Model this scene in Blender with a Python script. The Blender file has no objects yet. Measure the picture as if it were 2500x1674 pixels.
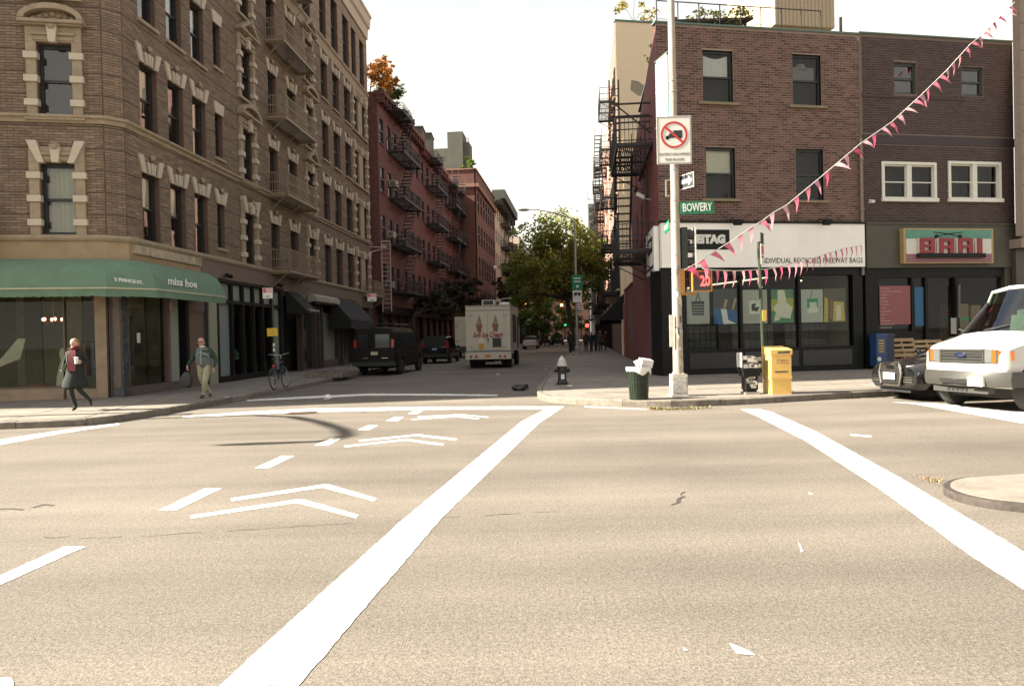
import bpy, bmesh, math, random
from mathutils import Vector, Matrix, Euler
PI = math.pi
R = math.radians
rnd = random.Random(7)
S = bpy.context.scene
COL = S.collection

# ---------------------------------------------------------------- camera
EYE = 1.68
FPX = 1800.0
_th, _ro = R(0.6), R(1.26)
cF = Vector((0, math.cos(_th), -math.sin(_th)))
_r0 = Vector((1, 0, 0)); _u0 = _r0.cross(cF)
cR = math.cos(_ro) * _r0 - math.sin(_ro) * _u0
cU = math.cos(_ro) * _u0 + math.sin(_ro) * _r0
cam = bpy.data.cameras.new('camera'); camo = bpy.data.objects.new('camera', cam); COL.objects.link(camo)
cam.sensor_width = 36; cam.lens = 36 * FPX / 2500; cam.clip_start = 0.1; cam.clip_end = 5000
camo.matrix_world = Matrix(((cR.x, cU.x, -cF.x, 0), (cR.y, cU.y, -cF.y, 0), (cR.z, cU.z, -cF.z, EYE), (0, 0, 0, 1)))
S.camera = camo

# ---------------------------------------------------------------- sky, sun, exposure
SUN_EL = R(35.5); SHADOW_AZ = R(5.5)            # shadows fall to the right along the avenue, a little away from the far facades
w = bpy.data.worlds.new('World'); S.world = w; w.use_nodes = True
nt = w.node_tree; bg = nt.nodes['Background']
sky = nt.nodes.new('ShaderNodeTexSky'); sky.sky_type = 'NISHITA'; sky.sun_disc = False
sky.sun_elevation = SUN_EL; sky.sun_rotation = R(265.4); sky.dust_density = 3.0; sky.air_density = 1.0; sky.ozone_density = 1.0
tc = nt.nodes.new('ShaderNodeTexCoord')
mp = nt.nodes.new('ShaderNodeMapping'); mp.inputs['Scale'].default_value = (1.0, 1.0, 2.2); mp.inputs['Location'].default_value = (2.0, 1.0, 0.0)
cn = nt.nodes.new('ShaderNodeTexNoise'); cn.inputs['Scale'].default_value = 1.7; cn.inputs['Detail'].default_value = 6
cr = nt.nodes.new('ShaderNodeValToRGB'); cr.color_ramp.elements[0].position = 0.46; cr.color_ramp.elements[1].position = 0.62
cr.color_ramp.elements[0].color = (0.0, 0.0, 0.0, 1); cr.color_ramp.elements[1].color = (0.9, 0.9, 0.9, 1)
mx = nt.nodes.new('ShaderNodeMixRGB'); mx.inputs[2].default_value = (5.0, 4.78, 4.25, 1)
nt.links.new(tc.outputs['Generated'], mp.inputs['Vector']); nt.links.new(mp.outputs[0], cn.inputs['Vector'])
sxyz = nt.nodes.new('ShaderNodeSeparateXYZ'); nt.links.new(tc.outputs['Generated'], sxyz.inputs[0])
hz = nt.nodes.new('ShaderNodeMapRange'); hz.inputs[1].default_value = .28; hz.inputs[2].default_value = .6; hz.inputs[3].default_value = 1.0; hz.inputs[4].default_value = 0.0; hz.interpolation_type = 'SMOOTHSTEP'
nt.links.new(sxyz.outputs['Z'], hz.inputs[0])
mxm = nt.nodes.new('ShaderNodeMath'); mxm.operation = 'MAXIMUM'
nt.links.new(cn.outputs['Fac'], cr.inputs[0]); nt.links.new(cr.outputs[0], mxm.inputs[0]); nt.links.new(hz.outputs[0], mxm.inputs[1]); nt.links.new(mxm.outputs[0], mx.inputs[0])
nt.links.new(sky.outputs[0], mx.inputs[1]); nt.links.new(mx.outputs[0], bg.inputs['Color'])
bg.inputs['Strength'].default_value = 0.060
sun = bpy.data.lights.new('sun', 'SUN'); sun.energy = 5.0; sun.angle = R(0.55); sun.color = (1.0, 0.92, 0.79)
suno = bpy.data.objects.new('sun', sun); COL.objects.link(suno)
suno.location = (-40, -3, 40)
_l = Vector((math.cos(SHADOW_AZ) * math.cos(SUN_EL), math.sin(SHADOW_AZ) * math.cos(SUN_EL), -math.sin(SUN_EL)))
suno.rotation_euler = _l.to_track_quat('-Z', 'Y').to_euler()
S.view_settings.view_transform = 'Standard'; S.view_settings.look = 'None'
S.view_settings.exposure = 2.12; S.view_settings.gamma = 1.0
S.render.engine = 'CYCLES'
S.cycles.use_denoising = True
S.cycles.max_bounces = 6; S.cycles.transparent_max_bounces = 12
S.cycles.caustics_reflective = False; S.cycles.caustics_refractive = False

# ---------------------------------------------------------------- pixel helpers (photo pixels -> points on real planes)
def ray(x, y): return cF + cR * ((x - 1250) / FPX) - cU * ((y - 837) / FPX)
def G(x, y, z=0.0):
    d = ray(x, y); return Vector((0, 0, EYE)) + d * ((z - EYE) / d.z)
def vdir(x):
    d = ray(x, 818 - (x - 1250) * .0219); v = Vector((d.x, d.y)); return v.normalized()
class Fr:
    """A facade frame: origin on the ground, X along the wall, Y into the building, Z up."""
    def __init__(s, o, d, z=0.0):
        s.o = Vector((o[0], o[1], z)); s.d = Vector((d[0], d[1])).normalized()
        s.M = Matrix(((s.d.x, -s.d.y, 0, s.o.x), (s.d.y, s.d.x, 0, s.o.y), (0, 0, 1, s.o.z), (0, 0, 0, 1)))
    def px(s, x, y, out=0.0):
        """(u, z) of a photo pixel on the facade plane (moved out by `out`)."""
        r = ray(x, y); n = Vector((-s.d.y, s.d.x)); o = s.o.xy - n * out
        t = (o @ n) / (Vector((r.x, r.y)) @ n)
        p = Vector((0, 0, EYE)) + r * t
        return ((p.xy - o) @ s.d, p.z - s.o.z)
    def w(s, u, y, z): return s.M @ Vector((u, y, z))
    def at(s, u, y=0.0, z=0.0): return s.M @ Matrix.Translation((u, y, z))
dB = Vector((.983, .183)).normalized()
dL = vdir(1355); dR = vdir(1420)
A0 = G(264, 970, .15)
LF = Fr(A0, dB)
_b = LF.w(LF.px(300, 800)[0], 0, 0)
LP = Fr(_b, dL)
RC = G(1617, 917, .15)
RF = Fr(RC, dB)
RP = Fr(RC, -dR)           # u is negative going away from the avenue

# ---------------------------------------------------------------- materials
MATS = {}
def _bsdf(m): return m.node_tree.nodes['Principled BSDF']
def mat(name, c, rough=.7, metal=0.0, var=0.12, scale=6.0, bump=0.0, bscale=40.0, spec=0.5, dirt=None, dscale=1.2, tone=0.0, objrand=0.0, emis=None, estr=0.0, coat=0.0):
    if name in MATS: return MATS[name]
    m = bpy.data.materials.new(name); m.use_nodes = True; MATS[name] = m
    t = m.node_tree; b = _bsdf(m); L = t.links.new
    b.inputs['Roughness'].default_value = rough; b.inputs['Metallic'].default_value = metal
    b.inputs['Specular IOR Level'].default_value = spec
    if coat: b.inputs['Coat Weight'].default_value = coat; b.inputs['Coat Roughness'].default_value = .05
    co = t.nodes.new('ShaderNodeTexCoord')
    n = t.nodes.new('ShaderNodeTexNoise'); n.inputs['Scale'].default_value = scale; n.inputs['Detail'].default_value = 5; n.inputs['Roughness'].default_value = .65
    L(co.outputs['Object'], n.inputs['Vector'])
    rg = t.nodes.new('ShaderNodeMapRange'); rg.inputs[1].default_value = .3; rg.inputs[2].default_value = .7
    rg.inputs[3].default_value = 1 - var; rg.inputs[4].default_value = 1 + var
    L(n.outputs['Fac'], rg.inputs[0]); fac = rg.outputs[0]
    if tone:
        a = t.nodes.new('ShaderNodeAttribute'); a.attribute_name = 'tone'
        r2 = t.nodes.new('ShaderNodeMapRange'); r2.inputs[3].default_value = 1 - tone; r2.inputs[4].default_value = 1 + tone
        L(a.outputs['Fac'], r2.inputs[0])
        mm = t.nodes.new('ShaderNodeMath'); mm.operation = 'MULTIPLY'; L(fac, mm.inputs[0]); L(r2.outputs[0], mm.inputs[1]); fac = mm.outputs[0]
    if objrand:
        a = t.nodes.new('ShaderNodeObjectInfo')
        r2 = t.nodes.new('ShaderNodeMapRange'); r2.inputs[3].default_value = 1 - objrand; r2.inputs[4].default_value = 1 + objrand
        L(a.outputs['Random'], r2.inputs[0])
        mm = t.nodes.new('ShaderNodeMath'); mm.operation = 'MULTIPLY'; L(fac, mm.inputs[0]); L(r2.outputs[0], mm.inputs[1]); fac = mm.outputs[0]
    v = t.nodes.new('ShaderNodeMixRGB'); v.blend_type = 'MULTIPLY'; v.inputs[0].default_value = 1; v.inputs[1].default_value = (*c, 1)
    L(fac, v.inputs[2]); out = v.outputs[0]
    if dirt:
        n2 = t.nodes.new('ShaderNodeTexNoise'); n2.inputs['Scale'].default_value = dscale; n2.inputs['Detail'].default_value = 8; n2.inputs['Roughness'].default_value = .7
        L(co.outputs['Object'], n2.inputs['Vector'])
        rr = t.nodes.new('ShaderNodeMapRange'); rr.inputs[1].default_value = .5; rr.inputs[2].default_value = .75; rr.inputs[4].default_value = dirt[3] if len(dirt) > 3 else .8
        L(n2.outputs['Fac'], rr.inputs[0])
        d = t.nodes.new('ShaderNodeMixRGB'); d.inputs[2].default_value = (*dirt[:3], 1); L(rr.outputs[0], d.inputs[0]); L(out, d.inputs[1]); out = d.outputs[0]
    L(out, b.inputs['Base Color'])
    if bump:
        n3 = t.nodes.new('ShaderNodeTexNoise'); n3.inputs['Scale'].default_value = bscale; n3.inputs['Detail'].default_value = 4
        L(co.outputs['Object'], n3.inputs['Vector'])
        bp = t.nodes.new('ShaderNodeBump'); bp.inputs['Strength'].default_value = bump; bp.inputs['Distance'].default_value = .02
        L(n3.outputs['Fac'], bp.inputs['Height']); L(bp.outputs[0], b.inputs['Normal'])
    if emis:
        b.inputs['Emission Color'].default_value = (*emis, 1); b.inputs['Emission Strength'].default_value = estr
    return m
def glass_mat(name, tint=(1, 1, 1), rough=.01, ior=1.5, bend=.0, k_=1.7):
    """Thin window glass: what lies behind shows through, the street reflects on it by Fresnel."""
    m = bpy.data.materials.new(name); m.use_nodes = True; MATS[name] = m
    t = m.node_tree; t.nodes.remove(_bsdf(m)); o = t.nodes['Material Output']; L = t.links.new
    tr = t.nodes.new('ShaderNodeBsdfTransparent'); tr.inputs[0].default_value = (*tint, 1)
    g = t.nodes.new('ShaderNodeBsdfGlossy'); g.inputs['Roughness'].default_value = rough
    f = t.nodes.new('ShaderNodeFresnel'); f.inputs['IOR'].default_value = ior
    mxs = t.nodes.new('ShaderNodeMixShader')
    # two glass faces reflect about twice as much as one
    k = t.nodes.new('ShaderNodeMath'); k.operation = 'MULTIPLY'; k.inputs[1].default_value = k_; k.use_clamp = True
    L(f.outputs[0], k.inputs[0]); L(k.outputs[0], mxs.inputs[0]); L(tr.outputs[0], mxs.inputs[1]); L(g.outputs[0], mxs.inputs[2]); L(mxs.outputs[0], o.inputs[0])
    if bend:
        co = t.nodes.new('ShaderNodeTexCoord'); n = t.nodes.new('ShaderNodeTexNoise'); n.inputs['Scale'].default_value = .9; n.inputs['Detail'].default_value = 1
        bp = t.nodes.new('ShaderNodeBump'); bp.inputs['Strength'].default_value = bend; bp.inputs['Distance'].default_value = .05
        L(co.outputs['Object'], n.inputs['Vector']); L(n.outputs['Fac'], bp.inputs['Height']); L(bp.outputs[0], g.inputs['Normal']); L(bp.outputs[0], f.inputs['Normal'])
    return m

# ---------------------------------------------------------------- mesh builder
class MB:
    def __init__(s): s.v = []; s.f = []; s.m = []; s.t = []
    def add(s, vs, fs, mi=0, M=None, tone=None):
        k = len(s.v)
        s.v.extend([M @ Vector(p) for p in vs] if M is not None else [Vector(p) for p in vs])
        for f in fs:
            s.f.append([i + k for i in f]); s.m.append(mi); s.t.append(.5 if tone is None else tone)
        return s
    def box(s, a, b, mi=0, M=None, skip=(), tone=None):
        x0, y0, z0 = a; x1, y1, z1 = b
        vs = [(x0, y0, z0), (x1, y0, z0), (x1, y1, z0), (x0, y1, z0), (x0, y0, z1), (x1, y0, z1), (x1, y1, z1), (x0, y1, z1)]
        fs = {'-z': (3, 2, 1, 0), '+z': (4, 5, 6, 7), '-y': (0, 1, 5, 4), '+x': (1, 2, 6, 5), '+y': (2, 3, 7, 6), '-x': (3, 0, 4, 7)}
        return s.add(vs, [f for k, f in fs.items() if k not in skip], mi, M, tone)
    def cbox(s, c, d, mi=0, M=None, rz=0, rx=0, ry=0):
        X = Matrix.Translation(c) @ Euler((rx, ry, rz)).to_matrix().to_4x4()
        if M is not None: X = M @ X
        return s.box((-d[0] / 2, -d[1] / 2, -d[2] / 2), (d[0] / 2, d[1] / 2, d[2] / 2), mi, X)
    def quad(s, a, b, c, d, mi=0, M=None): return s.add([a, b, c, d], [(0, 1, 2, 3)], mi, M)
    def poly(s, pts, ax, lo, hi, mi=0, M=None):
        """Extrude a 2-D polygon (counter-clockwise) along axis ax from lo to hi."""
        def P(p, h):
            return {'z': (p[0], p[1], h), 'y': (p[0], h, p[1]), 'x': (h, p[0], p[1])}[ax]
        n = len(pts)
        vs = [P(p, lo) for p in pts] + [P(p, hi) for p in pts]
        fs = [list(range(n - 1, -1, -1)), list(range(n, 2 * n))] + [(i, (i + 1) % n, n + (i + 1) % n, n + i) for i in range(n)]
        if ax == 'y': fs = [f[::-1] for f in fs]
        return s.add(vs, fs, mi, M)
    def tube(s, pts, r, n=6, mi=0, M=None, cap=True):
        pts = [Vector(p) for p in pts]; rs = r if isinstance(r, (list, tuple)) else [r] * len(pts)
        vs = []; fs = []; up = None
        for i, p in enumerate(pts):
            a = pts[max(i - 1, 0)]; b = pts[min(i + 1, len(pts) - 1)]; t = (b - a).normalized()
            if up is None: up = Vector((0, 0, 1)) if abs(t.z) < .9 else Vector((1, 0, 0))
            x = t.cross(up).normalized(); y = x.cross(t).normalized(); up = y
            for k in range(n):
                q = 2 * PI * k / n; vs.append(p + (x * math.cos(q) + y * math.sin(q)) * rs[i])
        for i in range(len(pts) - 1):
            for k in range(n):
                a = i * n + k; b = i * n + (k + 1) % n; fs.append((a, b, b + n, a + n))
        if cap: fs.append(list(range(n))[::-1]); fs.append([(len(pts) - 1) * n + k for k in range(n)])
        return s.add(vs, fs, mi, M)
    def lathe(s, prof, n=16, c=(0, 0, 0), mi=0, M=None):
        vs = [(c[0] + r * math.cos(2 * PI * k / n), c[1] + r * math.sin(2 * PI * k / n), c[2] + z) for r, z in prof for k in range(n)]
        fs = [(i * n + k, i * n + (k + 1) % n, (i + 1) * n + (k + 1) % n, (i + 1) * n + k) for i in range(len(prof) - 1) for k in range(n)]
        fs.append(list(range(n))[::-1]); fs.append([(len(prof) - 1) * n + k for k in range(n)])
        return s.add(vs, fs, mi, M)
    def ball(s, c, r, n=10, m=6, mi=0, M=None, jit=0.0):
        r = r if isinstance(r, (tuple, list)) else (r, r, r)
        vs = []; fs = []
        for i in range(m + 1):
            a = PI * i / m
            for k in range(n):
                q = 2 * PI * k / n; j = 1 + (rnd.uniform(-jit, jit) if jit else 0)
                vs.append((c[0] + r[0] * j * math.sin(a) * math.cos(q), c[1] + r[1] * j * math.sin(a) * math.sin(q), c[2] + r[2] * j * math.cos(a)))
        fs = [((i + 1) * n + k, (i + 1) * n + (k + 1) % n, i * n + (k + 1) % n, i * n + k) for i in range(m) for k in range(n)]
        return s.add(vs, fs, mi, M)
    def loft(s, rings, mi=0, M=None, closed=True, cap=True):
        n = len(rings[0]); vs = [p for r in rings for p in r]; fs = []
        for i in range(len(rings) - 1):
            for k in range(n if closed else n - 1):
                a = i * n + k; b = i * n + (k + 1) % n; fs.append((a, b, b + n, a + n))
        if cap and closed: fs.append(list(range(n))[::-1]); fs.append([(len(rings) - 1) * n + k for k in range(n)])
        return s.add(vs, fs, mi, M)
    def mesh(s, name, mats, smooth=False):
        me = bpy.data.meshes.new(name); me.from_pydata([tuple(p) for p in s.v], [], s.f)
        for m in mats if isinstance(mats, (list, tuple)) else [mats]: me.materials.append(m)
        me.polygons.foreach_set('material_index', s.m)
        if any(t != .5 for t in s.t):
            a = me.attributes.new('tone', 'FLOAT', 'FACE'); a.data.foreach_set('value', s.t)
        if smooth:
            me.polygons.foreach_set('use_smooth', [True] * len(s.f)); me.set_sharp_from_angle(angle=R(smooth if smooth > 1 else 40))
        me.update(); return me
    def build(s, name, mats, parent=None, M=None, smooth=False, **props):
        return put(name, s.mesh(name, mats, smooth), parent, M, **props)
def put(name, me, parent=None, M=None, **props):
    o = bpy.data.objects.new(name, me); COL.objects.link(o)
    if parent is not None: o.parent = parent
    if M is not None: o.matrix_basis = M
    for k, v in props.items(): o[k] = v
    return o
def thing(name, label, cat, M=None, group=None):
    o = bpy.data.objects.new(name, None); o.empty_display_size = .2; COL.objects.link(o)
    if M is not None: o.matrix_basis = M
    o['label'] = label; o['category'] = cat
    if group: o['group'] = group
    return o
def struct(name, mb, mats, M=None, smooth=False, parent=None):
    o = mb.build(name, mats, parent, M, smooth)
    if parent is None: o['kind'] = 'structure'
    return o
def T(x, y, z, rz=0.0): return Matrix.Translation((x, y, z)) @ Matrix.Rotation(rz, 4, 'Z')
KIDS = {}
def copy_tree(o, M=None, parent=None):
    c = o.copy(); COL.objects.link(c); c.parent = parent
    if M is not None: c.matrix_basis = M
    for ch in o.children: copy_tree(ch, None, c)
    return c
def text(name, s, h, m, parent=None, M=None, width=None, align='CENTER', ext=.004, bold=0.0, shear=0.0):
    """Raised lettering. Local frame: X along the line, Z up, facing -Y; h is the cap height."""
    c = bpy.data.curves.new(name, 'FONT'); c.body = s; c.align_x = align; c.align_y = 'CENTER'; c.size = h / .70; c.extrude = ext; c.offset = bold; c.shear = shear; c.resolution_u = 2
    o = bpy.data.objects.new(name, c); COL.objects.link(o)
    dg = bpy.context.evaluated_depsgraph_get(); me = bpy.data.meshes.new_from_object(o.evaluated_get(dg))
    bpy.data.objects.remove(o); bpy.data.curves.remove(c)
    xs = [v.co.x for v in me.vertices]
    k = 1.0
    if width and xs: k = width / max(max(xs) - min(xs), 1e-6)
    me.transform(Matrix(((k, 0, 0, 0), (0, 0, -1, 0), (0, 1, 0, 0), (0, 0, 0, 1))))
    me.materials.clear(); me.materials.append(m); me.name = name
    return put(name, me, parent, M)
def kidmat(parent, M): return parent.matrix_basis.inverted() @ M
# ================================================================ ground, roads, pavements, markings
def asphalt(name, c, streak=1.0):
    m = bpy.data.materials.new(name); m.use_nodes = True; t = m.node_tree; b = _bsdf(m); L = t.links.new
    co = t.nodes.new('ShaderNodeTexCoord')
    def noise(s, d=4, rough=.6, vec=None):
        n = t.nodes.new('ShaderNodeTexNoise'); n.inputs['Scale'].default_value = s; n.inputs['Detail'].default_value = d; n.inputs['Roughness'].default_value = rough
        L(vec if vec is not None else co.outputs['Object'], n.inputs['Vector']); return n.outputs['Fac']
    def rng(x, a, b_, lo, hi):
        r = t.nodes.new('ShaderNodeMapRange'); r.inputs[1].default_value = a; r.inputs[2].default_value = b_; r.inputs[3].default_value = lo; r.inputs[4].default_value = hi; L(x, r.inputs[0]); return r.outputs[0]
    def mul(a, b_):
        k = t.nodes.new('ShaderNodeMath'); k.operation = 'MULTIPLY'; L(a, k.inputs[0]); L(b_, k.inputs[1]); return k.outputs[0]
    mpn = t.nodes.new('ShaderNodeMapping'); mpn.inputs['Rotation'].default_value = (0, 0, -math.atan2(dB.y, dB.x)); mpn.inputs['Scale'].default_value = (.06, .75, 1)
    L(co.outputs['Object'], mpn.inputs['Vector'])
    f = rng(noise(42, 3, .85), .32, .68, .58, 1.46)                   # stone grain
    f = mul(f, rng(noise(95, 2, .9), .34, .66, .74, 1.3)); f = mul(f, rng(noise(15, 3, .7), .3, .7, .90, 1.11))
    f = mul(f, rng(noise(.35, 5, .6), .3, .7, .84, 1.14))          # broad patches
    if streak: f = mul(f, rng(noise(1.0, 4, .55, mpn.outputs[0]),   .34, .66, .80, 1.15))   # tyre-worn bands along the avenue
    v = t.nodes.new('ShaderNodeMixRGB'); v.blend_type = 'MULTIPLY'; v.inputs[0].default_value = 1; v.inputs[1].default_value = (*c, 1); L(f, v.inputs[2])
    sp = t.nodes.new('ShaderNodeTexNoise'); sp.inputs['Scale'].default_value = 1.9; sp.inputs['Detail'].default_value = 9; sp.inputs['Roughness'].default_value = .75; L(co.outputs['Object'], sp.inputs['Vector'])
    st = t.nodes.new('ShaderNodeMixRGB'); st.inputs[2].default_value = (c[0] * .45, c[1] * .42, c[2] * .4, 1); L(rng(sp.outputs['Fac'], .66, .74, 0, .55), st.inputs[0]); L(v.outputs[0], st.inputs[1])
    L(st.outputs[0], b.inputs['Base Color']); b.inputs['Roughness'].default_value = .88; b.inputs['Specular IOR Level'].default_value = .3
    bp = t.nodes.new('ShaderNodeBump'); bp.inputs['Strength'].default_value = .5; bp.inputs['Distance'].default_value = .012
    L(noise(70, 2, .8), bp.inputs['Height']); L(bp.outputs[0], b.inputs['Normal'])
    return m
M_ASPH = asphalt('asphalt', (.138, .120, .097))
M_GROUND = mat('ground_dirt', (.07, .06, .05), .9, var=.3, scale=.5)
M_WALK = mat('concrete_walk', (.20, .175, .142), .85, var=.14, scale=2.2, bump=.25, bscale=60, dirt=(.075, .062, .048, .6), dscale=2.4, objrand=.07)
M_KERB = mat('kerb_granite', (.17, .145, .115), .8, var=.3, scale=9, bump=.3, bscale=50, objrand=.14, dirt=(.05, .04, .03, .6), dscale=3)
M_JOINT = mat('joint_dirt', (.05, .042, .033), .95)
def paint_mat():
    m = mat('road_paint', (.66, .64, .58), .6, var=.07, scale=3)
    t = m.node_tree; b = _bsdf(m); L = t.links.new; src = b.inputs['Base Color'].links[0].from_socket
    co = t.nodes.new('ShaderNodeTexCoord'); n = t.nodes.new('ShaderNodeTexNoise'); n.inputs['Scale'].default_value = 9; n.inputs['Detail'].default_value = 8; n.inputs['Roughness'].default_value = .8; L(co.outputs['Object'], n.inputs['Vector'])
    r = t.nodes.new('ShaderNodeMapRange'); r.inputs[1].default_value = .60; r.inputs[2].default_value = .68; r.inputs[4].default_value = .9; L(n.outputs['Fac'], r.inputs[0])
    x = t.nodes.new('ShaderNodeMixRGB'); x.inputs[2].default_value = (.12, .10, .08, 1); L(r.outputs[0], x.inputs[0]); L(src, x.inputs[1])
    mp_ = t.nodes.new('ShaderNodeMapping'); mp_.inputs['Rotation'].default_value = (0, 0, -math.atan2(dB.y, dB.x)); mp_.inputs['Scale'].default_value = (.5, 3.2, 1); L(co.outputs['Object'], mp_.inputs['Vector'])
    n2 = t.nodes.new('ShaderNodeTexNoise'); n2.inputs['Scale'].default_value = 1.3; n2.inputs['Detail'].default_value = 7; n2.inputs['Roughness'].default_value = .7; L(mp_.outputs[0], n2.inputs['Vector'])
    r2 = t.nodes.new('ShaderNodeMapRange'); r2.inputs[1].default_value = .55; r2.inputs[2].default_value = .76; r2.inputs[4].default_value = .88; L(n2.outputs['Fac'], r2.inputs[0])   # tyre rubber dragged across the paint
    y = t.nodes.new('ShaderNodeMixRGB'); y.inputs[2].default_value = (.07, .06, .05, 1); L(r2.outputs[0], y.inputs[0]); L(x.outputs[0], y.inputs[1]); L(y.outputs[0], b.inputs['Base Color'])
    return m
M_PAINT = paint_mat()

struct('ground', MB().quad((-2500, -400, -.06), (2500, -400, -.06), (2500, 4000, -.06), (-2500, 4000, -.06)), M_GROUND)
road = MB(); road.quad((-160, -60, 0), (160, -60, 0), (160, 330, 0), (-160, 330, 0)); struct('road', road, M_ASPH)

def clip_poly(sub, tile):
    out = sub
    for i in range(len(tile)):
        a, b = tile[i], tile[(i + 1) % len(tile)]; inp = out; out = []
        if not inp: return []
        def side(p): return (b[0] - a[0]) * (p[1] - a[1]) - (b[1] - a[1]) * (p[0] - a[0])
        for j in range(len(inp)):
            p, q = inp[j - 1], inp[j]; sp, sq = side(p), side(q)
            if (sp >= 0) != (sq >= 0):
                k = sp / (sp - sq); out.append((p[0] + (q[0] - p[0]) * k, p[1] + (q[1] - p[1]) * k))
            if sq >= 0: out.append(q)
    return out
def area(p): return sum(p[i - 1][0] * p[i][1] - p[i][0] * p[i - 1][1] for i in range(len(p))) / 2
def offs(pl, d):
    """Offset an open polyline to its left by d."""
    r = []
    for i in range(len(pl)):
        a = Vector(pl[max(i - 1, 0)]); b = Vector(pl[min(i + 1, len(pl) - 1)]); t = (b - a).normalized(); r.append((pl[i][0] - t.y * d, pl[i][1] + t.x * d))
    return r
def smooth_pl(pl, n=2):
    for _ in range(n):
        q = [pl[0]]
        for a, b in zip(pl, pl[1:]):
            q += [(a[0] * .75 + b[0] * .25, a[1] * .75 + b[1] * .25), (a[0] * .25 + b[0] * .75, a[1] * .25 + b[1] * .75)]
        pl = q + [pl[-1]]
    return pl
def walk(name, kerb, back, slab, o, d, near, ht=.15, limit=290):
    """Raised pavement: kerb polyline (pavement on its left), back polyline, paving slabs with open joints, kerb stones."""
    inner = offs(kerb, .17)
    poly = inner + back
    if area(poly) < 0: poly = poly[::-1]
    b = MB(); b.poly(poly, 'z', -.03, ht - .012); root = struct(name, b, M_JOINT)
    o = Vector(o); d = Vector(d).normalized(); n = Vector((-d.y, d.x)); tiles = []
    us = [(Vector(p) - o) @ d for p in poly]; vs = [(Vector(p) - o) @ n for p in poly]
    i0, i1 = int(min(us) // slab), int(max(us) // slab); j0, j1 = int(min(vs) // slab), int(max(vs) // slab); g = .017
    for i in range(i0, i1 + 1):
        for j in range(j0, j1 + 1):
            c = [(i * slab + g, j * slab + g), ((i + 1) * slab - g, j * slab + g), ((i + 1) * slab - g, (j + 1) * slab - g), (i * slab + g, (j + 1) * slab - g)]
            t = [tuple(o + d * u + n * v) for u, v in c]
            q = clip_poly(poly, t)
            if len(q) >= 3 and abs(area(q)) > .02: tiles.append(q if area(q) > 0 else q[::-1])
    tiles.sort(key=lambda q: (Vector(q[0]) - Vector(near)).length)
    rest = MB()
    for k, q in enumerate(tiles):
        z = ht + rnd.uniform(-.004, .002)
        if k < limit: MB().poly(q, 'z', ht - .02, z).build('paving_slab', M_WALK, root)
        else: rest.poly(q, 'z', ht - .02, z)
    if rest.f: rest.build('far_paving_slab', M_WALK, root, kind='stuff')
    kr = thing(name.replace('pavement', 'kerb'), 'x', 'x'); del kr['label']; del kr['category']; kr['kind'] = 'structure'
    L = [0]
    for a, b_ in zip(kerb, kerb[1:]): L.append(L[-1] + (Vector(b_) - Vector(a)).length)
    def along(s):
        for i in range(len(L) - 1):
            if s <= L[i + 1] or i == len(L) - 2:
                k = (s - L[i]) / max(L[i + 1] - L[i], 1e-6); return Vector(kerb[i]).lerp(Vector(kerb[i + 1]), k)
    s = 0; cnt = 0; rest = MB()
    while s < L[-1] - .1:
        e = min(s + 1.25 * rnd.uniform(.8, 1.15), L[-1]); p, q, m_ = along(s + .006), along(e - .006), along((s + e) / 2); t = (q - p).normalized(); nn = Vector((-t.y, t.x))
        z = ht + rnd.uniform(-.006, .008)
        pts = [p, m_, q, q + nn * .16, m_ + nn * .16, p + nn * .16]
        mb = MB(); mb.poly([tuple(x) for x in pts], 'z', -.03, z - .02); lo = [tuple(x) for x in [p + nn * .02, m_ + nn * .02, q + nn * .02, q + nn * .15, m_ + nn * .15, p + nn * .15]]
        k = len(mb.v); mb.v += [Vector((*x, z)) for x in lo]; top = list(range(6, 12))
        for i in range(6): mb.f.append([6 + i, 6 + (i + 1) % 6, k + (i + 1) % 6, k + i]); mb.m.append(0); mb.t.append(.5)
        mb.f.append([k + i for i in range(6)]); mb.m.append(0); mb.t.append(.5)
        if cnt < 200: mb.build('kerb_stone', M_KERB, kr)
        s = e; cnt += 1
    return root
def g2(pts, z=0): return [tuple(G(x, y, z).xy) for x, y in pts]
# left pavement (kerb runs left -> corner -> up the side street); pavement lies on its left
kl = g2([(0, 1048), (120, 1044), (238, 1037), (320, 1025), (395, 1012), (460, 1001), (531, 989), (620, 972), (722, 951), (865, 919)])
kl = [(kl[0][0] - 34 * dB.x, kl[0][1] - 34 * dB.y)] + kl
e = Vector(kl[-1]); kl += [tuple(e + dL * 22), tuple(e + dL * 42), tuple(e + dL * 60)]
kl = [kl[0]] + smooth_pl(kl[1:], 1)
def fpt(fr, u, y=0): p = fr.w(u, y, 0); return (p.x, p.y)
bl = [fpt(LP, 92, 3), fpt(LP, .3, 3.0), fpt(LF, .0, 3.0), fpt(LF, -32, 3)]
walk('left_pavement', kl, bl, 1.52, LF.w(0, 0, 0).xy, dB, (-8, 17))
# right pavement: kerb comes down the side street, turns the corner, goes right along the avenue
kr_ = g2([(1385, 866), (1356, 900), (1331, 930), (1314, 953), (1309, 966), (1318, 977), (1352, 984), (1430, 989), (1560, 994), (1690, 993), (1830, 987), (1990, 977), (2135, 969)])
s0 = Vector(kr_[0]); e = Vector(kr_[-1])
kr_ = [tuple(s0 + dR * 30)] + smooth_pl(kr_, 1) + [tuple(e + dB * 20), tuple(e + dB * 48)]
br = [fpt(RF, 48, 3), fpt(RF, .6, 3.5), fpt(RP, -.6, 3), fpt(RP, -64, 3)]
walk('right_pavement', kr_, br, 1.52, RF.w(0, 0, 0).xy, dB, (3, 20))
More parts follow.
